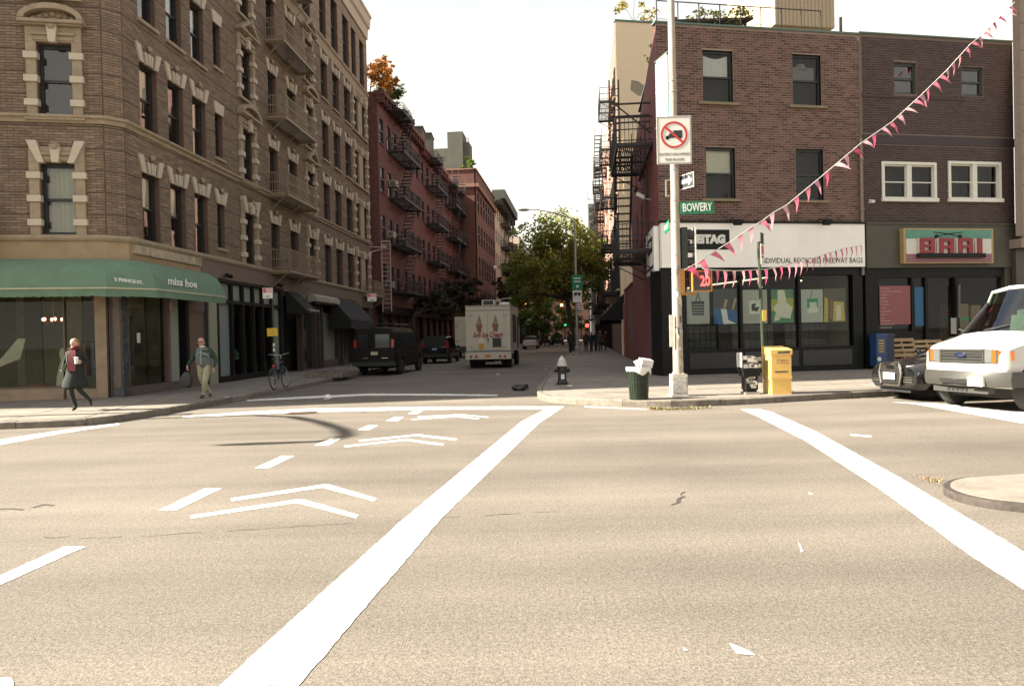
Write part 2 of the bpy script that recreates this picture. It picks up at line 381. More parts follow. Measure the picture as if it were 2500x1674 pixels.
# median island nose on the right
isl = g2([(2500, 1153), (2359, 1160), (2318, 1168), (2302, 1178), (2305, 1188), (2341, 1203), (2411, 1218), (2500, 1227)], .09)
isl = smooth_pl(isl, 2)
ai, bi = Vector(isl[0]), Vector(isl[-1]); isl = [tuple(ai + dB * 9)] + isl + [tuple(bi + dB * 9)]
ctr = sum((Vector(p) for p in isl), Vector((0, 0))) / len(isl)
isl_in = [tuple(Vector(p) + (ctr - Vector(p)).normalized() * .07) for p in isl]
mb = MB(); mb.poly(isl if area(isl) > 0 else isl[::-1], 'z', -.03, .078); med = struct('median_island', mb, mat('steel_edge', (.10, .085, .075), .45, .5, var=.3, scale=12))
mb = MB(); mb.poly(isl_in if area(isl_in) > 0 else isl_in[::-1], 'z', .06, .09); mb.build('concrete_top', M_WALK, med)

def flat(px, name='road_marking', m=None, z=.004, jag=.005, M=None):
    """A thin painted sheet with slightly ragged edges, from photo pixels."""
    p = g2(px); out = []
    for a, b in zip(p, p[1:] + p[:1]):
        L = (Vector(b) - Vector(a)).length; n = max(1, int(L / .06)) if L < 30 else 1
        for k in range(n):
            q = Vector(a).lerp(Vector(b), k / n)
            if k: q += Vector((rnd.uniform(-jag, jag), rnd.uniform(-jag, jag)))
            out.append((q.x, q.y, z))
    mb = MB(); mb.add(out, [list(range(len(out)))])
    o = mb.build(name, m or M_PAINT); o['kind'] = 'structure'
    return o
Cc = lambda l: [(x * .5978, 950 + y * .5978) for x, y in l]
flat([(535, 1674), (981, 1270), (1274, 1028), (1345, 992), (1378, 992), (1315, 1034), (1076, 1267), (729, 1674)], 'crosswalk_line')
flat([(1808, 999), (1852, 998), (1885, 1006), (1990, 1052), (2201, 1168), (2500, 1347), (2640, 1432), (2640, 1540), (2500, 1440), (2376, 1361), (2145, 1192), (1966, 1076), (1852, 1018)], 'crosswalk_line')
flat([(2176, 981), (2289, 985), (2500, 1006), (2700, 1024), (2700, 1056), (2500, 1034), (2236, 987)], 'crosswalk_line')
flat([(-200, 1100), (0, 1073), (150, 1050), (290, 1033), (290, 1037), (150, 1058), (0, 1086), (-200, 1118)], 'lane_line', jag=.02)
flat([(448, 1016), (600, 1005), (760, 997), (1050, 993), (1345, 992), (1330, 999), (1050, 1000), (760, 1006), (600, 1012), (448, 1019)], 'crosswalk_line', jag=.03)
flat([(604, 976), (740, 968), (897, 960.5), (1060, 961), (1214, 963.5), (1214, 966.5), (1060, 965.5), (897, 965.5), (740, 973), (604, 979)], 'crosswalk_line', jag=.05)
flat([(1428, 991.5), (1500, 994.5), (1580, 998), (1580, 1000), (1500, 996.8), (1428, 994)], 'lane_line', jag=.02)
for d in ([(260, 643), (350, 643), (0, 800), (-250, 912), (-330, 912), (0, 762)], [(835, 405), (905, 405), (720, 495), (648, 495)], [(1150, 272), (1203, 272), (1100, 322), (1040, 322)], [(1350, 200), (1397, 200), (1340, 230), (1283, 230)], [(1505, 147), (1545, 147), (1510, 166), (1460, 166)], [(1610, 113), (1650, 113), (1625, 130), (1575, 130)], [(1690, 88), (1727, 88), (1705, 101), (1665, 101)]):
    flat(Cc(d), 'lane_dash', jag=.004)
for a, b, c, t in (((940, 446), (1320, 389), (1540, 446), 12), ((775, 516), (1215, 450), (1465, 514), 13), ((1465, 208), (1700, 184), (1868, 203), 6.5), ((1405, 231), (1655, 203), (1815, 224), 6.5), ((1705, 111), (1880, 102), (1995, 113), 3.5), ((1680, 122), (1865, 109), (1958, 120), 3.5)):
    u = t * 1.1
    flat(Cc([a, b, (b[0] + t * 2, b[1]), c, (c[0] - t, c[1] + t), (b[0] - t * .3, b[1] + u), (a[0] + t * .5, a[1] + t)]), 'chevron_marking', jag=.004)
flat([(-30, 1655), (27, 1655), (42, 1690), (-30, 1690)], 'road_marking')
for p in ([(2075, 1059), (2128, 1064), (2126, 1068), (2078, 1063)], [(1780, 1570), (1830, 1590), (1845, 1600), (1800, 1596)], [(1948, 1322), (1962, 1345), (1955, 1348)], [(1973, 1202), (1986, 1206), (1976, 1208)], [(1668, 1580), (1680, 1588), (1670, 1590)]):
    flat(p, 'paint_scuff', jag=.006)
M_TAR = mat('tar', (.045, .037, .030), .8, var=.3, scale=20)
def crack(pts, wd, name='road_crack', m=M_TAR):
    p = g2(pts); mb = MB(); q = []
    for a, b in zip(p, p[1:]):
        n = max(2, int((Vector(b) - Vector(a)).length / .12))
        q += [Vector(a).lerp(Vector(b), k / n) + Vector((rnd.uniform(-.03, .03), rnd.uniform(-.03, .03))) for k in range(n)]
    for a, b in zip(q, q[1:]):
        if rnd.random() < .22: continue
        t = (b - a).normalized(); nn = Vector((-t.y, t.x)) * wd * rnd.uniform(.3, 1)
        mb.quad((*(a - nn), .003), (*(b - nn), .003), (*(b + nn), .003), (*(a + nn), .003))
    o = mb.build(name, m); o['kind'] = 'structure'
crack([(70, 1312), (300, 1310), (560, 1296), (800, 1281), (1000, 1268), (1120, 1262), (1400, 1248)], .006)
crack([(0, 1241), (60, 1244), (110, 1232), (170, 1240)], .03)
crack([(1640, 1232), (1668, 1212), (1660, 1204), (1678, 1196)], .02)
crack([(880, 1010), (905, 1000), (925, 992)], .02)
# utility cover in the carriageway
o = flat([(695, 1011), (712, 1006), (770, 1004), (780, 1007), (760, 1010), (715, 1012)], 'utility_cover', mat('rusty_iron', (.10, .06, .04), .6, .6, var=.3), z=.006)
# ================================================================ buildings: kit
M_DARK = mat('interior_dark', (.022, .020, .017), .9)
M_CORE = mat('core_wall', (.05, .045, .04), .9)
M_FRAME = mat('dark_frame', (.018, .019, .018), .45, var=.2)
M_GLASS = glass_mat('window_glass', (.82, .88, .84), bend=.05, k_=2.6)
M_SHOPGLASS = glass_mat('shop_glass', (.86, .92, .86), ior=1.45, k_=.8)
M_CURT = mat('curtain_cloth', (.62, .55, .40), .9, var=.15, scale=20)
M_BLIND = mat('window_blind', (.82, .75, .60), .8, var=.05)
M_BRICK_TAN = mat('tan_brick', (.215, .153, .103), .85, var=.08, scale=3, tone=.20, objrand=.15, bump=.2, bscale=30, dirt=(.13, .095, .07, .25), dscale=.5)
M_MORT_TAN = mat('tan_mortar', (.115, .085, .063), .95, var=.2)
M_STONE = mat('limestone_trim', (.31, .245, .165), .8, var=.14, scale=4, bump=.15, dirt=(.17, .125, .08, .55), dscale=2.2)
M_STONE_W = mat('pale_keystone', (.50, .43, .33), .8, var=.08, scale=6, dirt=(.3, .25, .19, .4), dscale=3)
M_BRICK_PUR = mat('purple_brown_brick', (.092, .047, .039), .85, var=.08, scale=5, tone=.5, objrand=.4, bump=.2, bscale=40, dirt=(.07, .045, .04, .25), dscale=.5)
M_MORT_PUR = mat('pale_mortar', (.25, .19, .15), .95, var=.12, scale=3, dirt=(.2, .15, .12, .5), dscale=.7)
M_BRICK_DK = mat('dark_brick', (.045, .026, .025), .8, var=.06, scale=5, tone=.3, objrand=.2)
M_MORT_DK = mat('grey_mortar', (.155, .115, .095), .95, var=.1)
M_RED = mat('red_painted_brick', (.205, .066, .058), .8, var=.12, scale=2, bump=.25, bscale=9, dirt=(.10, .035, .03, .5), dscale=.8, tone=.14)
M_RED2 = mat('oxblood_paint', (.135, .053, .047), .8, var=.12, scale=2, dirt=(.11, .033, .03, .5), dscale=.6, tone=.12)
M_CREAM = mat('cream_render', (.74, .60, .41), .85, var=.04, scale=1, bump=.1, bscale=6, dirt=(.6, .48, .32, .4), dscale=.5)
M_BLACK = mat('black_paint', (.010, .010, .0095), .5, var=.25, scale=5, spec=.2)
M_IRON = mat('black_iron', (.024, .023, .022), .6, .1, var=.2)
M_TANIRON = mat('tan_painted_iron', (.235, .175, .115), .6, .1, var=.15)
M_ROOF = mat('roof_felt', (.08, .075, .07), .9)

def wall_shell(mb, u0, u1, z0, z1, ops, rev=.22, M=None, mi=0, mr=0):
    us = sorted({u0, u1, *[q for o in ops for q in o[:2] if u0 < q < u1]}); zs = sorted({z0, z1, *[q for o in ops for q in o[2:4] if z0 < q < z1]})
    def hole(a, b): return any(o[0] < a < o[1] and o[2] < b < o[3] for o in ops)
    for za, zb in zip(zs, zs[1:]):
        st = None
        for ua, ub in zip(us, us[1:]):
            h = hole((ua + ub) / 2, (za + zb) / 2)
            if not h and st is None: st = ua
            if h and st is not None: mb.quad((st, 0, za), (ua, 0, za), (ua, 0, zb), (st, 0, zb), mi, M); st = None
        if st is not None: mb.quad((st, 0, za), (u1, 0, za), (u1, 0, zb), (st, 0, zb), mi, M)
    for a, b, c, d in [o[:4] for o in ops]:
        mb.quad((a, 0, c), (a, rev, c), (a, rev, d), (a, 0, d), mr, M); mb.quad((b, rev, c), (b, 0, c), (b, 0, d), (b, rev, d), mr, M)
        mb.quad((a, rev, d), (b, rev, d), (b, 0, d), (a, 0, d), mr, M); mb.quad((a, 0, c), (b, 0, c), (b, rev, c), (a, rev, c), mr, M)
_bm = {}
def bricks(parent, X, reg, ex, L, h, m, proud=.012, joint=.010, skip=None, limit=300, sort=True, bond=.5):
    """Brick courses over a facade rectangle; the nearest `limit` are bricks of their own, the rest one joined part."""
    u0, u1, z0, z1 = reg; n = int((z1 - z0) / h); out = []
    for k in range(n):
        za, zb = z0 + k * h + joint / 2, z0 + (k + 1) * h - joint / 2
        if skip and skip(k): za += h * .40
        zm = (za + zb) / 2
        cut = sorted((max(a, u0), min(b, u1)) for a, b, c, d in ex if c < zb and d > za and b > u0 and a < u1)
        free = []; s = u0
        for a, b in cut:
            if a > s: free.append((s, a))
            s = max(s, b)
        if s < u1: free.append((s, u1))
        off = (k % 2) * L * bond
        for a, b in free:
            i = math.floor((a - off) / L)
            while i * L + off < b:
                p, q = max(a, i * L + off + joint / 2), min(b, (i + 1) * L + off - joint / 2)
                if q - p > .02: out.append((p, q, za, zb))
                i += 1
    W = (parent.matrix_basis @ X) if parent is not None else X
    ci = W.inverted() @ Vector((0, 0, EYE))
    full = [o for o in out if abs(o[1] - o[0] - (L - joint)) < .002]
    full.sort(key=lambda o: (o[0] - ci.x) ** 2 + (o[2] - ci.z) ** 2)
    single = set(full[:limit]) if limit else set()
    rest = MB()
    key = (round(L, 3), round(h, 3), m.name)
    if key not in _bm:
        _bm[key] = []
        for _ in range(5):
            b = MB(); b.box((0, -proud, 0), (L - joint, 0, h - joint), skip=('+y',), tone=rnd.random() * .98 + .005); _bm[key].append(b.mesh('brick', m))
    for o in out:
        pr = proud * rnd.uniform(.7, 1.15)
        if o in single:
            put('brick', rnd.choice(_bm[key]), parent, X @ Matrix.Translation((o[0], 0, o[2])))
        else:
            rest.box((o[0], -pr, o[2]), (o[1], 0, o[3]), 0, X, ('+y',), tone=rnd.random())
    if rest.f: rest.build('brickwork', m, parent, kind='stuff')
_wm = {}
def window(parent, X, wd, ht, rev=.2, bar=.06, blind=None, curtain=False, fm=None, sill=None, rail=.5, name='window', glass=None, dark=None):
    """Double-hung sash at local (0..wd, 0..ht); parts: frame mesh, pane, blind or curtain."""
    fm = fm or M_FRAME; glass = glass or M_GLASS
    key = (round(wd, 2), round(ht, 2), rev, bar, fm.name, rail, glass.name)
    if key not in _wm:
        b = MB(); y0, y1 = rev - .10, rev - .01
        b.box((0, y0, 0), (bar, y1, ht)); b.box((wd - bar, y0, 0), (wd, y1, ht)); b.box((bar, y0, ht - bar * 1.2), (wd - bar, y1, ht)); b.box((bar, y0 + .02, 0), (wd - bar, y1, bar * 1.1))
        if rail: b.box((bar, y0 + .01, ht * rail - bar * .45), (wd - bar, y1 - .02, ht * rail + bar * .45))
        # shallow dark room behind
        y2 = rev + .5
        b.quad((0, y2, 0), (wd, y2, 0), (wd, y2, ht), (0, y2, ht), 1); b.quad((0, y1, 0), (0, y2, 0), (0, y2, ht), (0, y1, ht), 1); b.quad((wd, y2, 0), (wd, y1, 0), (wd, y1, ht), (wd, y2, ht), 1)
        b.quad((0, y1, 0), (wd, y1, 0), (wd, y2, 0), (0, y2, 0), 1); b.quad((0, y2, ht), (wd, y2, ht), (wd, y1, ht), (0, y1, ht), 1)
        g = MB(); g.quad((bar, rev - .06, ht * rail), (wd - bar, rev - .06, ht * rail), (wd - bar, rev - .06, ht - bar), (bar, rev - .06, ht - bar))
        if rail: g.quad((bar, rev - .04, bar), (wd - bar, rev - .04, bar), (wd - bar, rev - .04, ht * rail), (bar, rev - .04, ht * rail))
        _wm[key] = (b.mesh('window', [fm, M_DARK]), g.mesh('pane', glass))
    f, g = _wm[key]
    o = put(name, f, parent, X); put('pane', g, o, Matrix.Identity(4))
    if blind:
        b = MB(); b.quad((bar, rev + .05, ht * (1 - blind)), (wd - bar, rev + .05, ht * (1 - blind)), (wd - bar, rev + .05, ht - bar), (bar, rev + .05, ht - bar)); b.build('blind', M_BLIND, o)
    if curtain:
        b = MB(); n = 22
        pt = [(bar + (wd - 2 * bar) * i / n, rev + .12 + .025 * math.sin(i * 2.1) + .012 * math.sin(i * 3.7)) for i in range(n + 1)]
        for (a, c), (d, e) in zip(pt, pt[1:]): b.quad((a, c, .05), (d, e, .05), (d, e, ht), (a, c, ht))
        b.build('curtain', M_CURT, o, smooth=True)
    return o
def sweep(mb, pts, prof, mi=0, closed_ends=True, Minv=None):
    """Sweep a profile [(out, z)] along a ground polyline, mitred; outward is to the right of the path."""
    pts = [Vector((p[0], p[1])) for p in pts]; rings = []
    for i, p in enumerate(pts):
        t0 = (pts[i] - pts[i - 1]).normalized() if i else (pts[1] - pts[0]).normalized(); t1 = (pts[i + 1] - pts[i]).normalized() if i < len(pts) - 1 else t0
        n0 = Vector((t0.y, -t0.x)); n1 = Vector((t1.y, -t1.x)); m = (n0 + n1).normalized(); k = 1 / max(m @ n0, .3)
        rings.append([(p.x + m.x * o * k, p.y + m.y * o * k, z) for o, z in prof])
    return mb.loft(rings, mi, Minv, closed=closed_ends, cap=closed_ends)

# ---------------------------------------------------------------- corner building on the left
CB = thing('corner_building', 'tan brick corner building with pale stone window trim above a green awning', 'building', LP.M)
iLP = LP.M.inverted(); XF = iLP @ LF.M; I4 = Matrix.Identity(4)
FLZ = [4.80 + 3.36 * k for k in range(4)]; WH = 2.07
REG = [(1.2, 2.15), (2.85, 3.8), (4.47, 5.4), (11.38, 12.35), (13.77, 14.84), (19.0, 20.1), (21.1, 22.35), (23.45, 24.7)]
NAR = (6.17, 6.75); ORN = [(8.48, 9.63), (16.25, 17.4)]; DBL = [(25.35, 26.35), (27.3, 28.35)]
ops = []
for z in FLZ:
    for a, b in REG + ORN + DBL: ops.append((a, b, z, z + WH))
    ops.append((NAR[0], NAR[1], z + .36, z + 2.0))
TOPW = REG[3:] + [(1.2, 2.15), (2.85, 3.8), (4.47, 5.4), (8.48, 9.6), (16.25, 17.4), (25.35, 26.35), (27.3, 28.35)]
for a, b in TOPW: ops.append((a, b, 18.35, 21.3))
LPE = 29.2
b = MB(); wall_shell(b, .32, LPE, 4.0, 23.2, ops, .24, None, 0, 1)
b.quad((LPE, 0, .1), (LPE, 14, .1), (LPE, 14, 23.2), (LPE, 0, 23.2), 0)
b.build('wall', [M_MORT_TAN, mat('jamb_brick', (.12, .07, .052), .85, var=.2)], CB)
fops = [(-1.60, -.68, z, z + 2.03) for z in FLZ] + [(-5.2, -4.3, z, z + 2.03) for z in FLZ] + [(-1.60, -.68, 18.35, 21.3)]
b = MB(); wall_shell(b, -32, .08, 4.0, 23.2, fops, .24, XF, 0, 1); b.build('wall', [M_MORT_TAN, MATS['jamb_brick']], CB)
c0 = iLP @ LF.w(.08, 0, 0); c1 = Vector((.32, 0, 0))
b = MB(); b.quad((c0.x, c0.y, .1), (c1.x, 0, .1), (c1.x, 0, 23.2), (c0.x, c0.y, 23.2))
b.build('chamfer', M_MORT_TAN, CB)
_w0 = LF.w(.08, 0, 0); _w1 = LP.w(.32, 0, 0); CHF = Fr(_w0.xy[:], (_w1 - _w0).xy[:]); CHL = (_w1 - _w0).length; XCH = iLP @ CHF.M
# solid core behind the facades, floors above a hollow shop storey
b = MB()
core = [LF.w(-32, .85, 0), LF.w(-.85, .85, 0), LP.w(.95, .9, 0), LP.w(LPE - .05, .9, 0), LP.w(LPE - .05, 14, 0), LF.w(-32, 16, 0)]
b.poly([(iLP @ p).xy[:] for p in core], 'z', 4.3, 23.1)
low = [LF.w(-32, 5, 0), LP.w(3.0, 6.0, 0), LP.w(4.9, 4.5, 0), LP.w(LPE - .05, 3.4, 0), LP.w(LPE - .05, 14, 0), LF.w(-32, 16, 0)]
b.poly([(iLP @ p).xy[:] for p in low], 'z', .05, 4.295)
b.build('core', M_CORE, CB)
cx = [(a - .03, b_ + .03, c - .02, d + .02) for a, b_, c, d in ops]
for z in FLZ:   # trim stands in front of the brickwork
    for a, b_ in ORN: cx.append((a - .36, b_ + .42, z - .1, z + 2.75))
    cx.append((25.0, 28.75, z - .1, z + 2.5))
gr = lambda k: (k % 8 == 7)
brg = [(4.82, 7.95), (8.2, 17.5), (18.25, 22.0)]
M_BRICK_SKYLIT = mat('skylit_pale_tan_brick', (.31, .235, .165), .85, var=.08, scale=3, tone=.18, bump=.2, bscale=30, dirt=(.2, .15, .11, .25), dscale=.5)  # top-floor brick: paler tone with the extra sky light put into its colour
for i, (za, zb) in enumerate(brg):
    bricks(CB, I4, (.34, LPE - .02, za, zb), cx, .30, .078, M_BRICK_SKYLIT if i == 2 else M_BRICK_TAN, .022, .012, gr, 230 if i == 0 else 0)
for za, zb in brg: bricks(CB, XCH, (.01, CHL - .01, za, zb), [], .30, .078, M_BRICK_TAN, .022, .012, gr, 0)
cxf = [(a - .24, b_ + .22, c - .1, d + .45) for a, b_, c, d in fops]
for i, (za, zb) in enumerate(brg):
    bricks(CB, XF, (-7.5, .06, za, zb), cxf, .30, .078, M_BRICK_SKYLIT if i == 2 else M_BRICK_TAN, .022, .012, gr, 70 if i == 0 else 0)
PATH = [LF.w(-32, 0, 0).xy, LF.w(.08, 0, 0).xy, LP.w(.32, 0, 0).xy, LP.w(LPE, 0, 0).xy]
for nm, prof, m in (('shop_cornice', [(-.05, 4.62), (.10, 4.62), (.16, 4.70), (.16, 4.79), (-.05, 4.80)], M_STONE), ('string_course', [(-.05, 7.96), (.06, 7.96), (.09, 8.06), (.17, 8.10), (.17, 8.17), (-.05, 8.2)], M_STONE), ('string_course', [(-.05, 17.52), (.05, 17.52), (.05, 18.02), (.14, 18.1), (.14, 18.22), (-.05, 18.25)], M_STONE), ('cornice', [(-.05, 21.95), (.12, 21.95), (.16, 22.6), (.30, 22.7), (.34, 23.3), (.42, 23.36), (.42, 23.5), (-.3, 23.5)], M_STONE_W)):
    b = MB(); sweep(b, PATH, prof, Minv=iLP); b.build(nm, m, CB)
b = MB(); b.poly([(iLP @ p).xy[:] for p in [LF.w(-32, -.3, 0), LF.w(.2, -.3, 0), LP.w(.2, -.3, 0), LP.w(LPE, -.3, 0), LP.w(LPE, 14, 0), LF.w(-32, 16, 0)]], 'z', 23.505, 23.6); b.build('roof', M_ROOF, CB)
def carved(b, c, s, mi=0, X=None):
    for dx, dz, r in ((0, 0, 1), (-.75, .25, .6), (.75, .25, .6), (-.4, .6, .55), (.4, .6, .55), (0, .7, .5), (-.45, -.35, .45), (.45, -.35, .45)):
        b.ball((c[0] + dx * s, c[1], c[2] + dz * s), (s * r * .7, s * r * .55, s * r * .6), 7, 5, mi, X, .12)
_lm = {}
def lintel(parent, X, wd, carve=True):
    k = round(wd, 2)
    if k not in _lm:
        b = MB(); H = .50
        for sx in (-1, 1):
            f = (lambda x: x) if sx < 0 else (lambda x: wd - x)
            p = [(f(-.02), 0), (f(.17), 0), (f(.07), .34), (f(.02), H), (f(-.24), H + .02)]
            b.poly(p if sx < 0 else p[::-1], 'y', -.075, .03)
        m = wd / 2
        for dx, wb, wt in ((-.13, .07, .10), (0, .09, .13), (.13, .07, .10)):
            b.poly([(m + dx - wb / 2, 0), (m + dx + wb / 2, 0), (m + dx * 1.5 + wt / 2, .36), (m + dx * 1.5 - wt / 2, .36)], 'y', -.08 if dx else -.10, .03)
        h = MB()
        if carve: carved(h, (m, -.09, .50), .12)
        _lm[k] = (b.mesh('lintel', M_STONE_W), h.mesh('carved_head', M_STONE, True))
    a, h = _lm[k]; o = put('lintel', a, parent, X)
    if carve: put('carved_head', h, o)
    return o
_pm = {}
def surround(parent, X, wd, ped=None, key=0, ht=WH, n=1, sidew=.24):
    """Stone frame of an ornate window: pilasters with blocks, entablature, keystone head, pediment or splayed wings."""
    k = (round(wd, 2), ped, key, n)
    if k in _pm: o = put('stone_surround', _pm[k][0], parent, X); put('carved_head', _pm[k][1], o); return o
    b = MB(); h = MB(); s = sidew
    for x0 in (-s, wd):
        b.box((x0, -.09, -.05), (x0 + s, .05, ht + .02))
        for q in (.33, 1.0, 1.65): b.box((x0 - .05, -.15, q - .08), (x0 + s + .05, .04, q + .10), 1)
    b.box((-s, -.10, ht + .02), (wd + s, .05, ht + .44)); b.box((-.06, -.13, ht + .06), (wd + .06, .04, ht + .14)); b.box((-.1, -.155, ht + .2), (wd + .1, .04, ht + .27))
    m = wd / 2
    b.poly([(m - .09, ht - .02), (m + .09, ht - .02), (m + .13, ht + .44), (m - .13, ht + .44)], 'y', -.22, -.08, 1)
    carved(h, (m, -.22, ht + .42), .13)
    if ped:
        z = ht + .50; W2 = wd / 2 + s + .12
        b.box((m - W2, -.30, z), (m + W2, .05, z + .09)); b.box((m - W2 + .06, -.22, z - .05), (m + W2 - .06, .05, z))
        if ped == 'arc':
            for a0 in range(9):
                t0, t1 = PI * a0 / 9, PI * (a0 + 1) / 9
                pa = [(m + W2 * math.cos(t), z + .10 + .44 * math.sin(t)) for t in (t0, t1)]; pb = [(m + (W2 - .16) * math.cos(t), z + .10 + .29 * math.sin(t)) for t in (t0, t1)]
                b.poly([pa[0], pa[1], pb[1], pb[0]], 'y', -.30, .04)
        else:
            for sx in (-1, 1):
                p = [(m + sx * W2, z + .09), (m + sx * (W2 - .2), z + .09), (m + sx * .12, z + .46), (m + sx * .12, z + .60)]
                b.poly(p if sx > 0 else p[::-1], 'y', -.30, .04)
        b.poly([(m - W2 + .1, z + .09), (m + W2 - .1, z + .09), (m + .15, z + .42), (m - .15, z + .42)], 'y', -.06, .03)
        for q in range(7): b.ball((m + (q - 3) * W2 * .2, -.08, z + .16 + .05 * (3 - abs(q - 3))), (.09, .06, .08), 6, 4, 0, None, .2)
    else:
        for sx in (-1, 1):
            f = (lambda x: x) if sx < 0 else (lambda x: wd - x)
            p = [(f(-.01), ht - .02), (f(.16), ht - .02), (f(-.04), ht + .60), (f(-.30), ht + .60)]
            b.poly(p if sx < 0 else p[::-1], 'y', -.17, .03, 1)
    b.box((-s - .06, -.14, -.14), (wd + s + .06, .04, -.03))
    _pm[k] = (b.mesh('stone_surround', [M_STONE, M_STONE_W]), h.mesh('carved_head', M_STONE, True))
    o = put('stone_surround', _pm[k][0], parent, X); put('carved_head', _pm[k][1], o); return o
_sm = {}
def sill(parent, X, wd, m=None, over=.1, h=.10, name='sill'):
    m = m or M_STONE; k = (round(wd, 2), m.name, over, h)
    if k not in _sm: b = MB(); b.box((-over, -.11, -h), (wd + over, .05, 0)); _sm[k] = b.mesh(name, m)
    return put(name, _sm[k], parent, X)
wr = random.Random(3)
for k, z in enumerate(FLZ):
    for a, b_ in REG:
        q = wr.random(); X = Matrix.Translation((a, 0, z))
        o = window(CB, X, b_ - a, WH, .24, .07, blind=(wr.choice([.35, .5, .5]) if q < .38 else None), curtain=q > .72)
        lintel(CB, Matrix.Translation((a, 0, z + WH)), b_ - a)
        if k in (2, 3) or (k == 1 and a > 19): sill(CB, X, b_ - a)
    a, b_ = NAR; window(CB, Matrix.Translation((a, 0, z + .36)), b_ - a, 1.64, .24, .06); sill(CB, Matrix.Translation((a, 0, z + .36)), b_ - a)
    if k == 0: lintel(CB, Matrix.Translation((a, 0, z + 2.0)), b_ - a)
    else:
        m_ = MB(); m_.poly([(-.02, 0), (b_ - a + .02, 0), (b_ - a + .12, .42), (-.12, .42)], 'y', -.07, .03); m_.build('lintel', M_STONE_W, CB, Matrix.Translation((a, 0, z + 2.0)))
    for j, (a, b_) in enumerate(ORN):
        window(CB, Matrix.Translation((a, 0, z)), b_ - a, WH, .24, .08, blind=.4 if (j + k) % 3 == 1 else None); surround(CB, Matrix.Translation((a, 0, z)), b_ - a, None if k == 0 else ('arc' if (k + j) % 2 else 'tri'))
    for a, b_ in DBL: window(CB, Matrix.Translation((a, 0, z)), b_ - a, WH, .24, .07, blind=.9 if a > 27 and k != 1 else None)
    surround(CB, Matrix.Translation((25.35, 0, z)), 3.0, None, 7); m_ = MB(); m_.box((26.37, -.09, z), (27.28, .05, z + WH)); m_.build('stone_pier', M_STONE, CB)
for a, b_ in TOPW: window(CB, Matrix.Translation((a, 0, 18.35)), b_ - a, 2.95, .24, .07)
for k, z in enumerate(FLZ):
    for a in (-1.60, -5.2):
        X = XF @ Matrix.Translation((a, 0, z)); window(CB, X, .92, 2.03, .24, .09, curtain=(k == 0), rail=.5); surround(CB, X, .92, None if k == 0 else 'arc', 3, 2.03, sidew=.26)
window(CB, XF @ Matrix.Translation((-1.6, 0, 18.35)), .92, 2.95, .24, .08)
# painted fascia band above the shops
M_FASC = mat('tan_fascia', (.33, .235, .135), .75, var=.1, scale=2, dirt=(.16, .11, .07, .5), dscale=1.5)
M_MAUVE = mat('mauve_brown_paint', (.16, .108, .082), .7, var=.06, scale=1.5)
b = MB(); sweep(b, [LF.w(-32, 0, 0).xy, LF.w(.08, 0, 0).xy, LP.w(.32, 0, 0).xy, LP.w(4.7, 0, 0).xy], [(-.02, 3.9), (.05, 3.9), (.06, 4.615), (-.02, 4.615)], Minv=iLP); b.build('fascia', M_FASC, CB)
b = MB(); b.box((.5, -.14, 4.33), (4.6, -.055, 4.60)); b.build('fascia_board', mat('weathered_board', (.38, .31, .21), .85, var=.3, scale=5, dirt=(.18, .12, .08, .7), dscale=2), CB)
b = MB(); b.box((4.72, -.07, 3.93), (13.3, 0.0, 4.615)); b.build('fascia', M_MAUVE, CB)
b = MB(); b.box((13.32, -.05, 3.7), (LPE, .0, 4.615)); b.build('fascia', mat('olive_fascia', (.13, .10, .07), .75, var=.12), CB)
# tan fire-escape balconies
def balcony(parent, X, L, D=.88, H=.92, m=None, gap=.11, stair=None, deck_open=None):
    m = m or M_TANIRON
    b = MB(); b.box((0, -D, -.07), (L, -D + .05, .05)); b.box((0, -D, -.07), (.05, 0, .05)); b.box((L - .05, -D, -.07), (L, 0, .05)); b.box((0, -.05, -.07), (L, 0, .0))
    n = int(D / .075)
    for i in range(n): b.box((.05, -D + .06 + i * .075, -.01), (L - .05, -D + .095 + i * .075, .02))
    for x in (0.05, L * .5, L - .09):
        b.box((x, -D, -.13), (x + .04, 0, -.07)); b.tube([(x + .02, -D + .1, -.1), (x + .02, -.02, -.75)], .022, 5)
    o = b.build('fire_escape', m, parent, X)
    r = MB()
    for z in (.12, H * .55, H): r.box((0, -D, z), (L, -D + .03, z + .035)); r.box((0, -D, z), (.03, 0, z + .035)); r.box((L - .03, -D, z), (L, 0, z + .035))
    k = int(L / gap)
    for i in range(k + 1): x = i * (L - .02) / k; r.box((x, -D + .005, .05), (x + .018, -D + .023, H))
    k = int(D / gap)
    for i in range(1, k):
        y = -D + i * D / k; r.box((0.005, y, .05), (.023, y + .018, H)); r.box((L - .023, y, .05), (L - .005, y + .018, H))
    r.build('railing', m, o)
    return o
for k in range(5): balcony(CB, Matrix.Translation((11.1, 0, 4.72 + 3.36 * k if k < 4 else 18.3)), 4.2)
balcony(CB, XF @ Matrix.Translation((-6.6, 0, 4.72)), 3.85, m=mat('yellow_iron', (.42, .32, .15), .6))
# end balcony and drop ladder beyond the last bay
b = MB()
for x in (-.30, .30): b.box((LPE + .45 , -.95 + x, 3.5), (LPE + .50, -.90 + x, 8.35))
for i in range(15): b.box((LPE + .46, -1.22, 3.75 + i * .31), (LPE + .49, -.63, 3.78 + i * .31))
b.box((LPE + .45, -1.25, 8.3), (LPE + .5, -.6, 8.37)); b.box((LPE - .6, -1.0, 7.85), (LPE + .5, -.95, 7.93)); b.tube([(LPE - .6, -.02, 7.45), (LPE + .48, -.95, 7.9)], .03, 5); b.tube([(LPE - .6, -.02, 7.85), (LPE + .48, -.95, 7.9)], .03, 5)
b.build('drop_ladder', mat('pale_painted_iron', (.42, .37, .32), .6), CB)
balcony(CB, Matrix.Translation((26.6, 0, 4.5)), 2.9, .8, .9)

